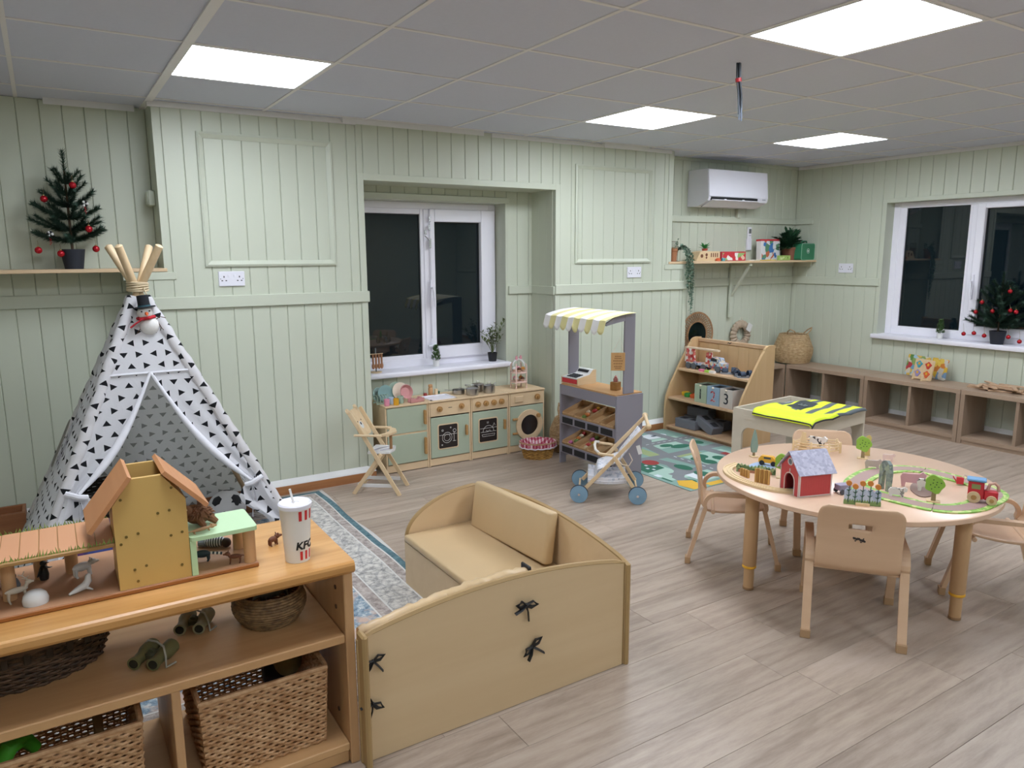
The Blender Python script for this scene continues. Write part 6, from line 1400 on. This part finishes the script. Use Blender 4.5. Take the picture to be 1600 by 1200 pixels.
solo('toy_puddle', 'flat brown mud puddle under the pink pig', 'toy puddle', G().at(2.455, -1.69, TZ, 0, 0, .6).prism([(.10*math.cos(a)*(1+.08*math.sin(3*a)), .045*math.sin(a)) for a in [2*PI*i/24 for i in range(24)]], 0, .004, 'z'), flat('mud', '8f776d', .6))
for o_ in bpy.data.objects:
    if o_.name in ('toy_pig', 'toy_sheep'): o_.location.z = TZ+.0042
t = cut('toy_watering_can', 'tiny red toy watering can on the loop road', 'toy', 2.66, -1.735, FACE, [('can', [(-.012, .0), (.014, 0), (.014, .028), (-.012, .028)], RED, .018, 0)])
t.location.z = TZ+.0058; obj('spout', G().tube([(-.012, 0, .008), (-.026, 0, .030)], [.003, .002], 6), RED, t); obj('handle', G().tube([(.010, 0, .028), (.016, 0, .042), (.026, 0, .032), (.014, 0, .010)], .002, 6), CREAM, t)
t = thing('toy_wagon', 'small lilac toy wagon behind the barn', 'toy wagon', (2.145, -1.53, TZ), math.atan2(-.30, .955))
obj('body', G().box(-.028, .028, -.018, .018, .016, .040, .002), flat('lilac', '9a93a8', .6), t, False)
for x in (-.016, .016):
    for s_ in (-1, 1): obj('wheel', G().cyl((x, s_*.018, .011), (x, s_*.023, .011), .011, n=14), flat('wheel_slate', '4a4d55', .6), t)
# train engine
t = thing('toy_train', 'red wooden toy train with blue roof on the loop road', 'toy train', (2.485, -1.905, TZ+.0058), FACE-.12)
obj('cab', G().box(-.048, .006, -.018, .018, .014, .084, .003), RED, t, False); obj('boiler', G().box(.0062, .054, -.016, .016, .014, .052, .004), RED, t, False)
obj('roof', G().box(-.054, .012, -.023, .023, .0842, .095, .003), flat('roof_blue', '6f9cc4', .5), t, False)
obj('cab_window', G().box(-.036, -.006, -.0186, .0186, .055, .074), flat('window_green', '8a8f5a', .5), t, False)
obj('chimney_hoop', G().tube([(.018, 0, .052), (.024, 0, .078), (.040, 0, .084), (.052, 0, .072), (.054, 0, .052)], .006, 8), flat('hoop_tan', 'c79c8a', .6), t)
WW = wood('wheel_wood', 'd5bd97', 'c2a67c', 'x', 3)
for x, r in ((-.026, .0225), (.034, .018)):
    for s_ in (-1, 1): w_ = obj('wheel', G().cyl((x, s_*.020, r), (x, s_*.029, r), r, n=24), WW, t); obj('hub', G().cyl((x, s_*.029, r), (x, s_*.031, r), r*.45, n=12), KNOB, w_)
# ================================================================ WALL-MOUNTED THINGS AND SHELVES
PLW = flat('plastic_white', 'e3e2ea', .35, noise=.01)
def socket(label, org, rz):
    t = thing('double_socket', label, 'socket', (org[0], org[1], org[2]), rz, 'white double wall sockets')
    obj('plate', G().box(-.073, .073, -.010, 0, -.043, .043, .003), PLW, t, False)
    for s_ in (-1, 1):
        obj('switch', G().box(s_*.016-.006, s_*.016+.006, -.0125, -.0101, .010, .026, .001), PLW, t, False)
        for dx, dz, a, b_ in ((0, .012, .003, .005), (-.011, -.010, .0045, .0028), (.011, -.010, .0045, .0028)): obj('pin_hole', G().box(s_*.043+dx-a, s_*.043+dx+a, -.0106, -.0101, dz-b_, dz+b_), BLACK, t, False)
        obj('screw', G().cyl((s_*.062, -.0101, 0), (s_*.062, -.0107, 0), .003, n=8), GRY, t)
socket('white double socket under the left wall panel moulding', (.364, YM-.0001, 1.349), 0); socket('white double socket under the right wall panel moulding', (3.467, YM-.0001, 1.335), 0); socket('white double socket on the right wall by the window', (XR-.0001, .953, 1.34), -PI/2)
t = thing('junction_box', 'small painted junction box in the left alcove corner', 'junction box', (.0095, 1.45, 1.805)); obj('box', G().box(-.034, 0, -.045, .045, -.042, .042, .004), GREEN, t, False); obj('lid', G().box(-.040, -.0345, -.038, .038, -.035, .035, .002), GREEN, t, False)
# air conditioner
t = thing('air_conditioner', 'white wall mounted air conditioner in the right alcove', 'air conditioner', (4.68, YAR, 2.04))
pf_ = [(-.001, -.15), (-.001, .155), (-.215, .155), (-.225, .15), (-.245, -.085), (-.235, -.11), (-.12, -.155), (-.05, -.155)]
AX0, AX1 = -.375, .385
obj('casing', G().prism(pf_, AX0, AX1, 'x'), PLW, t, False)
g = G(); g.M = Matrix.Translation((0, -.001, 0)); g.prism([(-.2265, .151), (-.2305, .151), (-.2500, -.074), (-.2460, -.074)], AX0+.004, AX1-.004, 'x'); obj('front_panel', g, PLW, t, False)
def q_(a): return Vector((-.235, -.11)).lerp(Vector((-.12, -.155)), a)
obj('air_slot', G().prism([(-.2500, -.078), (-.2480, -.106), (-.238, -.106), (-.240, -.078)], AX0+.03, AX1-.14, 'x'), BLACK, t, False)
obj('louvre', G().prism([(-.258, -.100), (-.262, -.106), (-.150, -.158), (-.146, -.152)], AX0+.03, AX1-.13, 'x'), PLW, t, False)
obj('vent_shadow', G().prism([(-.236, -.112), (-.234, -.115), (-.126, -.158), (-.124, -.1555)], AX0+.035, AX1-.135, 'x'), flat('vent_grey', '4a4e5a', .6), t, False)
for x in (-.18, .05): obj('vane_clip', G().box(x-.012, x+.012, -.262, -.250, -.104, -.094, .002), PLW, t, False)
g = G()
for k in range(5): g.box(AX1-.075+k*.009, AX1-.069+k*.009, -.2482, -.2474, -.089, -.081)
obj('maker_mark', g, flat('mark_grey', '8b8d95', .5), t, False)
obj('pipe_stub', G().box(.24, .28, -.04, -.002, -.235, -.1555, .003), GREEN, t, False)
t = thing('remote_control', 'white remote control in its holder on the alcove wall', 'remote control', (5.116, YAR-.0001, 1.61))
obj('holder', G().box(-.030, .030, -.024, 0, -.10, .01, .004), PLW, t, False); obj('handset', G().box(-.024, .024, -.022, -.003, -.095, .115, .004), PLW, t, False)
obj('screen', G().box(-.016, .016, -.0228, -.0222, .055, .098), flat('lcd_grey', '5b6160', .3), t, False); g = G(); g.box(-.014, -.002, -.0227, -.0222, .035, .040); g.box(.002, .014, -.0227, -.0222, .035, .040); obj('button', g, GRY, t, False)
# dangling cable
t = thing('ceiling_cable', 'bundle of dark cables hanging from a ceiling tile', 'cable', (2.114, -.90, H+.004))
for k, (dx, dy, ln, c) in enumerate(((-.006, 0, .215, '33383f'), (.004, .004, .235, '5a6270'), (.010, -.004, .240, '6b7484'), (.0, -.008, .205, '3a3f46'))):
    obj('wire', G().tube([(dx, dy, .01), (dx+.004, dy, -.06), (dx+.016+.006*(k % 2), dy, -.13), (dx+.03+.008*(k-1.5)*.5, dy+.004*k, -ln)], .0042, 7), flat('wire_%d' % k, c, .5), t)
obj('red_tape', G().tube([(.006, 0, -.062), (.009, 0, -.078)], .0135, 10), RED, t)
# shelves
SHELFW = wood('shelf_pine', 'd9bf9c', 'ccae88', 'x', .6, .5)
solo('alcove_shelf', 'pale wooden shelf in the left alcove above the teepee', 'shelf', G().box(X0+.005, .024, YM-.008, YAL-.0005, SH+.001, SH+.020, .002), SHELFW, smooth=False)
t = thing('bracket_shelf', 'long pale wooden shelf on a bracket under the air conditioner', 'shelf', (4.8, 1.41, SH))
LB = lambda: L(G(), 4.8, 1.41, SH)
obj('board', LB().box(3.845, XR-.003, YM-.008, YAR-.0005, SH+.001, SH+.020, .002), SHELFW, t, False)
obj('bracket_upright', LB().box(4.862, 4.902, YAR-.038, YAR-.0165, .885, SH+.0005, .003), GREEN, t, False)
obj('bracket_arm', LB().box(4.862, 4.902, YM+.01, YAR-.0385, SH-.028, SH+.0005, .003), GREEN, t, False)
obj('bracket_brace', LB().bar((4.882, YM+.03, SH-.028), (4.882, YAR-.038, 1.09), .026, .018, .002, (1, 0, 0)), GREEN, t, False)
obj('wall_batten', LB().box(4.0, XR-.003, YAR-.02, YAR-.0005, SH-.045, SH+.0005, .002), GREEN, t, False)
obj('end_batten', LB().box(XR-.022, XR-.0005, 1.32, YAR-.021, SH-.045, SH+.0005, .002), GREEN, t, False)
SZ = SH+.0205
# plants
LV1 = flat('ivy_leaf', '6d8a76', .6, noise=.15); LV2 = flat('fern_leaf', '2f5a3c', .6, noise=.2); TERRA = flat('terracotta', 'a8714f', .8); LV3 = flat('olive_leaf', '69754a', .6, noise=.15); LV4 = flat('topiary_leaf', '4f6f3a', .7, noise=.2)
def leaf(g, p, d, ln, wd, up=Vector((0, 0, 1))):
    d = Vector(d).normalized(); s = d.cross(up); s = s.normalized() if s.length > 1e-3 else Vector((1, 0, 0)); p = Vector(p); n_ = s.cross(d)
    g.poly([tuple(p), tuple(p+d*ln*.5+s*wd+n_*wd*.3), tuple(p+d*ln), tuple(p+d*ln*.5-s*wd+n_*wd*.3)], [(0, 1, 2, 3)])
rnd = random.Random(21)
t = thing('trailing_ivy', 'trailing ivy in a terracotta pot at the left shelf end', 'plant', (3.965, 1.36, SZ))
obj('pot', G().lathe([(.0001, 0), (.035, 0), (.043, .085), (.048, .088), (.048, .108), (.042, .108), (.040, .09), (.0001, .088)], 20), TERRA, t)
for k in range(14):
    g = G(); a = -.9+k*.16+rnd.uniform(-.2, .2)
    if k < 4: path = [Vector((.02*math.cos(k*1.6), .02*math.sin(k*1.6), .09)), Vector((.045*math.cos(k*1.6), .045*math.sin(k*1.6), .15)), Vector((.07*math.cos(k*1.6), .06*math.sin(k*1.6), .16+.01*k))]
    else:
        xo = .06+.008*(k-4)+rnd.uniform(-.012, .012); dz = -.12-.036*(k-4)
        path = [Vector((.02, -.01, .09)), Vector((xo*.7, -.06, .13)), Vector((xo, -.105, .06)), Vector((xo+.004, -.118, -.06)), Vector((xo+rnd.uniform(-.012, .012), -.118, dz*.6)), Vector((xo+rnd.uniform(-.015, .015), -.118, dz))]
    g.tube([tuple(p) for p in path], .0016, 4)
    for i in range(len(path)-1):
        m_ = max(4, int((path[i+1]-path[i]).length/.009))
        for j in range(m_):
            p = path[i].lerp(path[i+1], j/m_); leaf(g, p, (rnd.uniform(-1, 1), rnd.uniform(-1, .3), rnd.uniform(-.8, .6)), rnd.uniform(.018, .028), .009)
    obj('strand', g, LV1, t, False)
t = thing('wire_rack', 'small wire rack beside the ivy pot', 'rack', (4.075, 1.47, SZ)); g = G()
for k in range(9): g.tube([(-.06+k*.015, 0, 0), (-.06+k*.015, 0, .17)], .0016, 5)
for z in (.004, .055, .11, .17): g.tube([(-.06, 0, z), (.06, 0, z)], .0022, 5)
obj('grid', g, flat('wire_brown', '6b5a48', .5), t); obj('back_card', G().box(-.058, .058, .004, .007, .003, .12), wood('kraft', 'b59470', 'a8865f', 'x', 1), t, False)
g = G(); g.box(-.058, .058, -.03, -.0035, 0.0, .003); obj('foot', g, flat('wire_brown', '', .5), t, False)
t = thing('shape_sorter_house', 'wooden sorter house with little cut-out holes on the shelf', 'toy house', (4.385, 1.40, SZ))
obj('body', G().prism([(-.145, 0), (.15, 0), (.15, .085), (.0, .085), (-.03, .090), (-.095, .080)], -.05, .05), PINE, t, False)
g = G()
for x, z, r in ((-.075, .045, .016), (-.018, .055, .014), (-.018, .03, .010)): g.cyl((x, -.0502, z), (x, -.0512, z), r, n=14)
for k in range(4): g.box(.035+k*.026, .047+k*.026, -.0512, -.0502, .035, .07)
obj('cut_out', g, DBR, t)
t = thing('succulent', 'small bright green plastic plant on the sorter house', 'plant', (4.395, 1.40, SZ+.0905)); obj('pot', G().lathe([(.0001, 0), (.022, 0), (.028, .018), (.0001, .018)], 14), flat('pot_red', 'b0503f', .6), t); g = G()
for k in range(26): a = k*2.4; leaf(g, (0, 0, .016), (math.cos(a), math.sin(a), .25+.5*(k % 3)), .055+.02*(k % 2), .010)
obj('leaves', g, flat('plastic_green', '2f8a45', .5), t, False)
def gamebox(name, label, x, y, w_, d_, h_, m, m2, rz=0, tilt=0):
    t = thing(name, label, 'box', (x, y, SZ), rz); g = G(); g.M = Matrix.Rotation(tilt, 4, 'X'); g.box(-w_/2, w_/2, -d_/2, d_/2, 0, h_, .002); obj('box', g, m, t, False)
    g = G(); g.M = Matrix.Rotation(tilt, 4, 'X'); g.box(-w_/2+.01, w_/2-.01, -d_/2-.0008, -d_/2-.0002, .006, h_-.012); obj('picture', g, m2, t, False); return t
gamebox('red_game_box', 'long red and white game box lying on the shelf', 4.70, 1.385, .315, .10, .082, flat('box_red', 'c23a44', .5), prints('red_white_print', ['e1dcd8', 'c2333c', 'e1dcd8', 'c2333c', 'd8b8a0', '8fb06a'], 22))
b_ = gamebox('picture_box', 'tall white and blue toy box with red top edge', 5.27, 1.42, .27, .055, .19, flat('box_white', 'dcdada', .5), prints('blue_scene_print', ['d8d8da', 'd8d8da', '3f74b0', '5b8a6a', 'c26a4a', 'd8d8da', '3d6ea8'], 20), .0, -.05)
g = G(); g.M = Matrix.Rotation(-.05, 4, 'X'); g.box(-.137, .137, -.030, .030, .178, .195, .002); obj('red_edge', g, RED, b_, False)
gamebox('green_game_box', 'small lime green game box in front of the fern', 5.375, 1.325, .16, .03, .045, flat('box_lime', '9dbb62', .5), prints('lime_print', ['9dbb62', 'c9d69a', '7f9f4a'], 40))
for k, c in enumerate(('e6e0d4', 'dcd9c2', 'e0c64a', 'ddc24a', 'e3cf6a')): solo('domino', '%s tile lying in a row on the shelf front' % ('white first', 'cream second', 'yellow third', 'yellow fourth', 'pale yellow fifth')[k], 'domino', G().at(4.90+k*.074, 1.315, SZ).box(-.034, .034, -.02, .02, 0, .008, .002), flat('tile_'+c, c, .5), 'row of tiles on the shelf', smooth=False)
solo('orange_peg', 'small orange toy in front of the sorter house', 'toy', G().lathe([(.0001, 0), (.022, 0), (.024, .014), (.012, .026), (.0001, .028)], 16, (4.485, 1.325)), flat('peg_orange', 'd06340', .5)).location = (0, 0, SZ)
solo('teal_peg', 'small teal toy beside the red game box', 'toy', G().lathe([(.0001, 0), (.018, 0), (.018, .02), (.010, .028), (.0001, .028)], 16, (4.54, 1.315)), flat('peg_teal', '5a9aa0', .5)).location = (0, 0, SZ)
t = thing('fern_plant', 'bushy dark green fern in a clay pot on the shelf', 'plant', (5.545, 1.40, SZ))
obj('pot', G().lathe([(.0001, 0), (.058, 0), (.068, .10), (.073, .102), (.073, .12), (.066, .12), (.064, .104), (.0001, .10)], 22), flat('clay_pot', '8a5a45', .85), t)
for k in range(46):
    g = G(); a = k*2.399; el = .2+1.2*((k*7) % 10)/10; L0 = rnd.uniform(.18, .27); path = []
    for i in range(7): s = i/6; path.append(Vector((math.cos(a)*math.cos(el)*L0*s, math.sin(a)*math.cos(el)*L0*s*.45, .11+math.sin(el)*L0*s-.06*s*s)))
    g.tube([tuple(p) for p in path], .0015, 4)
    for i in range(1, 7):
        for j in range(4):
            p = path[i-1].lerp(path[i], j/4); d = (path[i]-path[i-1]).normalized()
            for s_ in (-1, 1): leaf(g, p, d*.5+d.cross(Vector((0, 0, 1)))*s_+Vector((0, 0, rnd.uniform(-.2, .3))), .046, .013)
    obj('frond', g, LV2, t, False)
t = thing('green_case', 'green zip case with handle at the right shelf end', 'case', (5.665, 1.325, SZ), .12)
o_ = rrect(-.118, .118, 0, .155, .022); CG = flat('case_green', '2f7d58', .5)
obj('shell', G().prism(o_, -.045, .045), CG, t); 
for yy in (-.0455, .0455): obj('piping', G().tube([(x, yy, z) for x, z in o_], .0035, 6, closed=True), flat('case_piping', '7fae92', .5), t)
obj('handle', G().tube([(-.05, 0, .154), (-.04, 0, .178), (.04, 0, .178), (.05, 0, .154)], .006, 8), CG, t)
g = G(); g.tube([(.022*math.cos(2*PI*i/20), -.0462, .085+.022*math.sin(2*PI*i/20)) for i in range(20)], .002, 5, closed=True); g.cyl((0, -.0452, .085), (0, -.0466, .085), .010, n=14); obj('badge', g, flat('badge_white', 'd5e0d8', .5), t)
# little plants on the sills
def topiary(label, x, y, z, h_):
    t = thing('mini_topiary', label, 'plant', (x, y, z)); obj('pot', G().lathe([(.0001, 0), (.022, 0), (.026, .045), (.023, .045), (.022, .04), (.0001, .04)], 18), WH, t); g = G(); r_ = random.Random(int(h_*1000))
    g.tube([(0, 0, .04), (0, 0, h_-.03)], .003, 5)
    for k in range(210):
        s = r_.random(); zz = .045+s*(h_-.06); rr = .034*(1-s)**.8+.006; a = r_.random()*2*PI; leaf(g, (rr*.6*math.cos(a), rr*.6*math.sin(a), zz), (math.cos(a), math.sin(a), .9), .022, .006)
    obj('foliage', g, LV4, t, False)
topiary('tiny evergreen in a white pot in the middle of the recess sill', 1.858, 1.64, .6605, .165)
topiary('tiny evergreen in a white pot on the right window sill', 5.84, .06, .7575, .17)
t = thing('leafy_plant', 'olive leafy plant in a black pot on the recess sill', 'plant', (2.345, 1.635, .6605)); obj('pot', G().lathe([(.0001, 0), (.030, 0), (.038, .068), (.034, .068), (.033, .06), (.0001, .06)], 20), BLACK, t); r_ = random.Random(9)
for k in range(16):
    g = G(); a = k*2.4; sp = .03+.075*r_.random(); h_ = .12+.16*r_.random(); p0, p1, p2 = Vector((0, 0, .06)), Vector((sp*.4*math.cos(a), sp*.4*math.sin(a)-.01, .06+h_*.6)), Vector((sp*math.cos(a), sp*.6*math.sin(a)-.02, .06+h_))
    if k == 3: p2 = Vector((-.12, -.02, .24)); p1 = Vector((-.04, -.01, .19))
    g.tube([tuple(p0), tuple(p1), tuple(p2)], .0018, 4)
    for i in range(9):
        s = .4+.6*i/9; p = p0.lerp(p1, s*2) if s < .5 else p1.lerp(p2, (s-.5)*2); leaf(g, p, (r_.uniform(-1, 1), r_.uniform(-1, .4), r_.uniform(-.1, .9)), r_.uniform(.026, .040), .009)
    obj('stem', g, LV3, t, False)
t = thing('utensil_stand', 'small wooden stand hung with toy utensils on the recess sill', 'stand', (1.365, 1.60, .6605)); obj('base', G().lathe([(.0001, 0), (.04, 0), (.04, .008), (.0001, .008)], 18), PINE, t); obj('post', G().cyl((0, 0, .008), (0, 0, .175), .005, n=8), GRY, t); obj('cross_bar', G().cyl((-.045, -.012, .135), (.05, -.012, .135), .003, n=6), PINE, t)
for k, x in enumerate((-.028, -.006, .016, .036)):
    g = G(); g.tube([(x, -.018, .135), (x, -.02, .07)], [.008, .007], 8); g.ball((x, -.02, .05), .012, 10, 7, (.012, .006, .022)); obj('utensil', g, wood('utensil_wood', 'b07f5c', '96664a', 'z', 2), t)
# ---- christmas trees
NEED = flat('fir_needles', '24402f', .7, noise=.3, nscale=40); BARK = flat('fir_bark', '4a3a28', .9); NAVYP = flat('navy_pot', '20242f', .7); BAUB = flat('bauble_red', 'b01725', .12, .35, .02)
def fir(label, loc, hh, seed, rad, extra=()):
    t = thing('christmas_tree', label, 'christmas tree', loc, 0, 'small potted artificial firs'); r_ = random.Random(seed); ph = .105
    obj('pot', G().lathe([(.0001, 0), (.044, 0), (.058, ph-.012), (.060, ph), (.054, ph), (.052, ph-.012), (.0001, ph-.012)], 24), NAVYP, t); obj('trunk', G().tube([(0, 0, ph-.012), (0, 0, hh*.8), (0, 0, hh-.02)], [.007, .005, .003], 8), BARK, t)
    def branch(p, d, ln):
        g = G(); d = d.normalized(); m_ = int(ln/.0032)
        q = [p+d*ln*s+Vector((0, 0, .25*ln*s*s)) for s in [i/8 for i in range(9)]]; g.tube([tuple(v_) for v_ in q], .002, 4)
        for i in range(m_):
            s = .08+.92*i/m_; a = s*8; k = min(int(a), 7); pp = q[k].lerp(q[k+1], a-k); dd = (q[k+1]-q[k]).normalized()
            for w_ in range(7):
                u = Vector((r_.gauss(0, 1), r_.gauss(0, 1), r_.gauss(0, 1))); u = (u-dd*u.dot(dd)).normalized(); e = pp+(u*.9+dd*.75).normalized()*r_.uniform(.024, .038); sd = u.cross(dd)*.0021
                g.poly([tuple(pp-sd), tuple(pp+sd), tuple(e)], [(0, 1, 2)])
        obj('branch', g, NEED, t, False)
    branch(Vector((0, 0, hh*.74)), Vector((0, 0, 1)), hh*.26)
    for ti, (z, n_, l_, el) in enumerate(((.15, 8, 1., -.02), (.20, 8, 1., .12), (.26, 8, .95, .22), (.32, 7, .85, .38), (.38, 6, .68, .55), (.44, 5, .48, .75))):
        for k in range(n_):
            a = 2*PI*k/n_+ti*.5+r_.uniform(-.2, .2); e = el+r_.uniform(-.08, .12); branch(Vector((0, 0, z*hh/.575)), Vector((math.cos(a)*math.cos(e)*(.6 if loc[0] > 3 else 1), math.sin(a)*math.cos(e)*(.6 if loc[0] < 3 else 1), math.sin(e)*.9+.05)).normalized()*1., (1 if abs(math.cos(a) if loc[0] < 3 else math.sin(a)) > .6 else .72)*rad*l_*r_.uniform(.85, 1.08))
    for d_, l_ in extra: branch(Vector((0, 0, .16)), Vector(d_), l_)
    return t
fir('small artificial christmas tree on the left alcove shelf', (-.42, 1.385, SH+.0205), .575, 4, .175)
fir('small artificial christmas tree on the right window sill', (5.815, -.40, .7575), .53, 8, .205, (((-.25, 1, -.15), .235), ((-.3, .8, -.22), .16), ((-.25, -1, -.15), .22), ((-.35, -.6, -.2), .15)))
def bauble(label, grp, p, r=.018, th=0.):
    t = thing('bauble', label, 'bauble', p, 0, grp); obj('ball', G().ball((0, 0, 0), r, 18, 12), BAUB, t); obj('cap', G().cyl((0, 0, r*.9), (0, 0, r*1.25), r*.3, n=10), flat('gold_cap', 'b9a070', .3, .8), t); obj('thread', G().tube([(0, 0, r*1.2), (.001, .004, r*1.9+th*.5), (0, .008, r*2.8+th)], .0009, 4), flat('gold_thread', '8a7a58', .5), t)
BL_ = dict(zip(((-.39, 1.33, 1.851), (-.525, 1.36, 1.778), (-.337, 1.30, 1.625), (-.575, 1.36, 1.515), (-.476, 1.34, 1.497), (-.31, 1.36, 1.522)), ('nearest the top', 'at the upper left', 'in the middle right', 'hanging lowest at the left', 'beside the pot', 'hanging lowest at the right')))
for p in ((-.39, 1.33, 1.851), (-.525, 1.36, 1.778), (-.337, 1.30, 1.625), (-.575, 1.36, 1.515), (-.476, 1.34, 1.497), (-.31, 1.36, 1.522)): bauble('red bauble %s on the tree above the teepee' % BL_[p], 'red baubles on the left tree', p)
BRP = ((-.483, 1.181), (-.288, 1.087), (-.248, 1.007), (-.371, 1.02), (-.499, 1.033), (-.54, 1.025), (-.177, .825), (-.255, .837), (-.334, .823), (-.51, .828), (-.591, .80))
BR_ = dict(zip(BRP, ('highest of all', 'second highest at the left', 'third down at the far left', 'in the centre above the pot', 'left one of a touching pair', 'right one of a touching pair', 'lowest row first from the left', 'lowest row second from the left', 'lowest row touching the pot', 'lowest row right of the pot', 'lowest row at the picture edge')))
for p in ((-.483, 1.181), (-.288, 1.087), (-.248, 1.007), (-.371, 1.02), (-.499, 1.033), (-.54, 1.025), (-.177, .825), (-.255, .837), (-.334, .823), (-.51, .828), (-.591, .80)): bauble('red bauble %s on the right window tree' % BR_[p], 'red baubles on the right tree', (5.755 if p[1] > .9 else 5.745, p[0], p[1]), .0165, 0 if p[1] > .9 else .04)
for p, k in (((-.343, 1.32, 1.757), 0), ((-.516, 1.33, 1.598), 1)):
    t = thing('striped_charm', ('white and black striped charm high on the left tree', 'white and black striped charm low on the left tree')[k], 'ornament', p); g = G()
    for i in range(6): a = 2*PI*i/6; g.mat(i % 2).ball((.010*math.cos(a), 0, .010*math.sin(a)), .0075, 8, 6)
    obj('beads', g, [WH, BLACK], t); g = G(); g.tube([(.004*math.cos(i*.9), .004*math.sin(i*.9), -.014-.0022*i) for i in range(20)], .0014, 5); obj('tassel', g, RED, t)
# ---- inside and beside the teepee
t = thing('storage_basket', 'dark woven storage basket inside the teepee', 'basket', (-.50, .90, .006), .15); g = G(); wicker_box(g, .28, .24, .30, .26, .33, 22, .026, .0042); g.box(-.14, .14, -.12, .12, 0, .006); obj('weave', g, wicker('black_wicker', '3a2d22', '16110d', 70), t)
t = thing('purple_book', 'purple and blue picture book leaning inside the teepee', 'book', (-.505, .66, .008), .25); g = G(); g.M = Matrix.Rotation(-.2, 4, 'X'); g.box(-.14, .14, -.009, .009, 0, .20, .001); obj('pages', g, CREAM, t, False)
g = G(); g.M = Matrix.Rotation(-.2, 4, 'X'); g.box(-.142, .142, -.0115, -.0092, 0, .203); obj('cover', g, prints('purple_print', ['4a3f7a', '5a6fb0', '6d3f7d', '3d4f96', 'a7b5d6'], 18), t, False)
# football
bm = bmesh.new(); bmesh.ops.create_icosphere(bm, subdivisions=4, radius=.10)
phi = (1+5**.5)/2; pent = [Vector(v_).normalized() for v_ in [(0, s1, s2*phi) for s1 in (-1, 1) for s2 in (-1, 1)]+[(s1, s2*phi, 0) for s1 in (-1, 1) for s2 in (-1, 1)]+[(s2*phi, 0, s1) for s1 in (-1, 1) for s2 in (-1, 1)]]
for f in bm.faces: f.material_index = 1 if max(f.calc_center_median().normalized().dot(p) for p in pent) > .952 else 0; f.smooth = True
me = bpy.data.meshes.new('football'); bm.to_mesh(me); bm.free(); me.materials.append(WH); me.materials.append(BLACK)
o = link('football', me, None, (.17, .86, .108)); o.rotation_euler = (.35, .2, .4); tag(o, 'white and black football inside the teepee', 'ball')
t = thing('floor_crate', 'shallow brown wooden crate in the teepee behind the football', 'crate', (.20, 1.06, .006), .1); BRW = wood('brown_crate', '9a6440', '7f4e2f', 'x', 1)
for y in (-.06, .06): obj('long_side', G().box(-.14, .14, y-.006, y+.006, 0, .10), BRW, t, False)
for x in (-.134, .134): obj('short_side', G().box(x-.006, x+.006, -.053, .053, 0, .10), BRW, t, False)
t = thing('wooden_frame_box', 'low reddish wooden box on the floor left of the teepee', 'box', (-.87, 1.40, 0), 0)
for y in (-.08, .08): obj('long_side', G().box(-.10, .10, y-.008, y+.008, 0, .13, .001), BRW, t, False)
for x in (-.092, .092): obj('short_side', G().box(x-.008, x+.008, -.071, .071, 0, .13, .001), BRW, t, False)
obj('lid_slat', G().box(-.08, .08, -.05, .05, .09, .10), BRW, t, False)
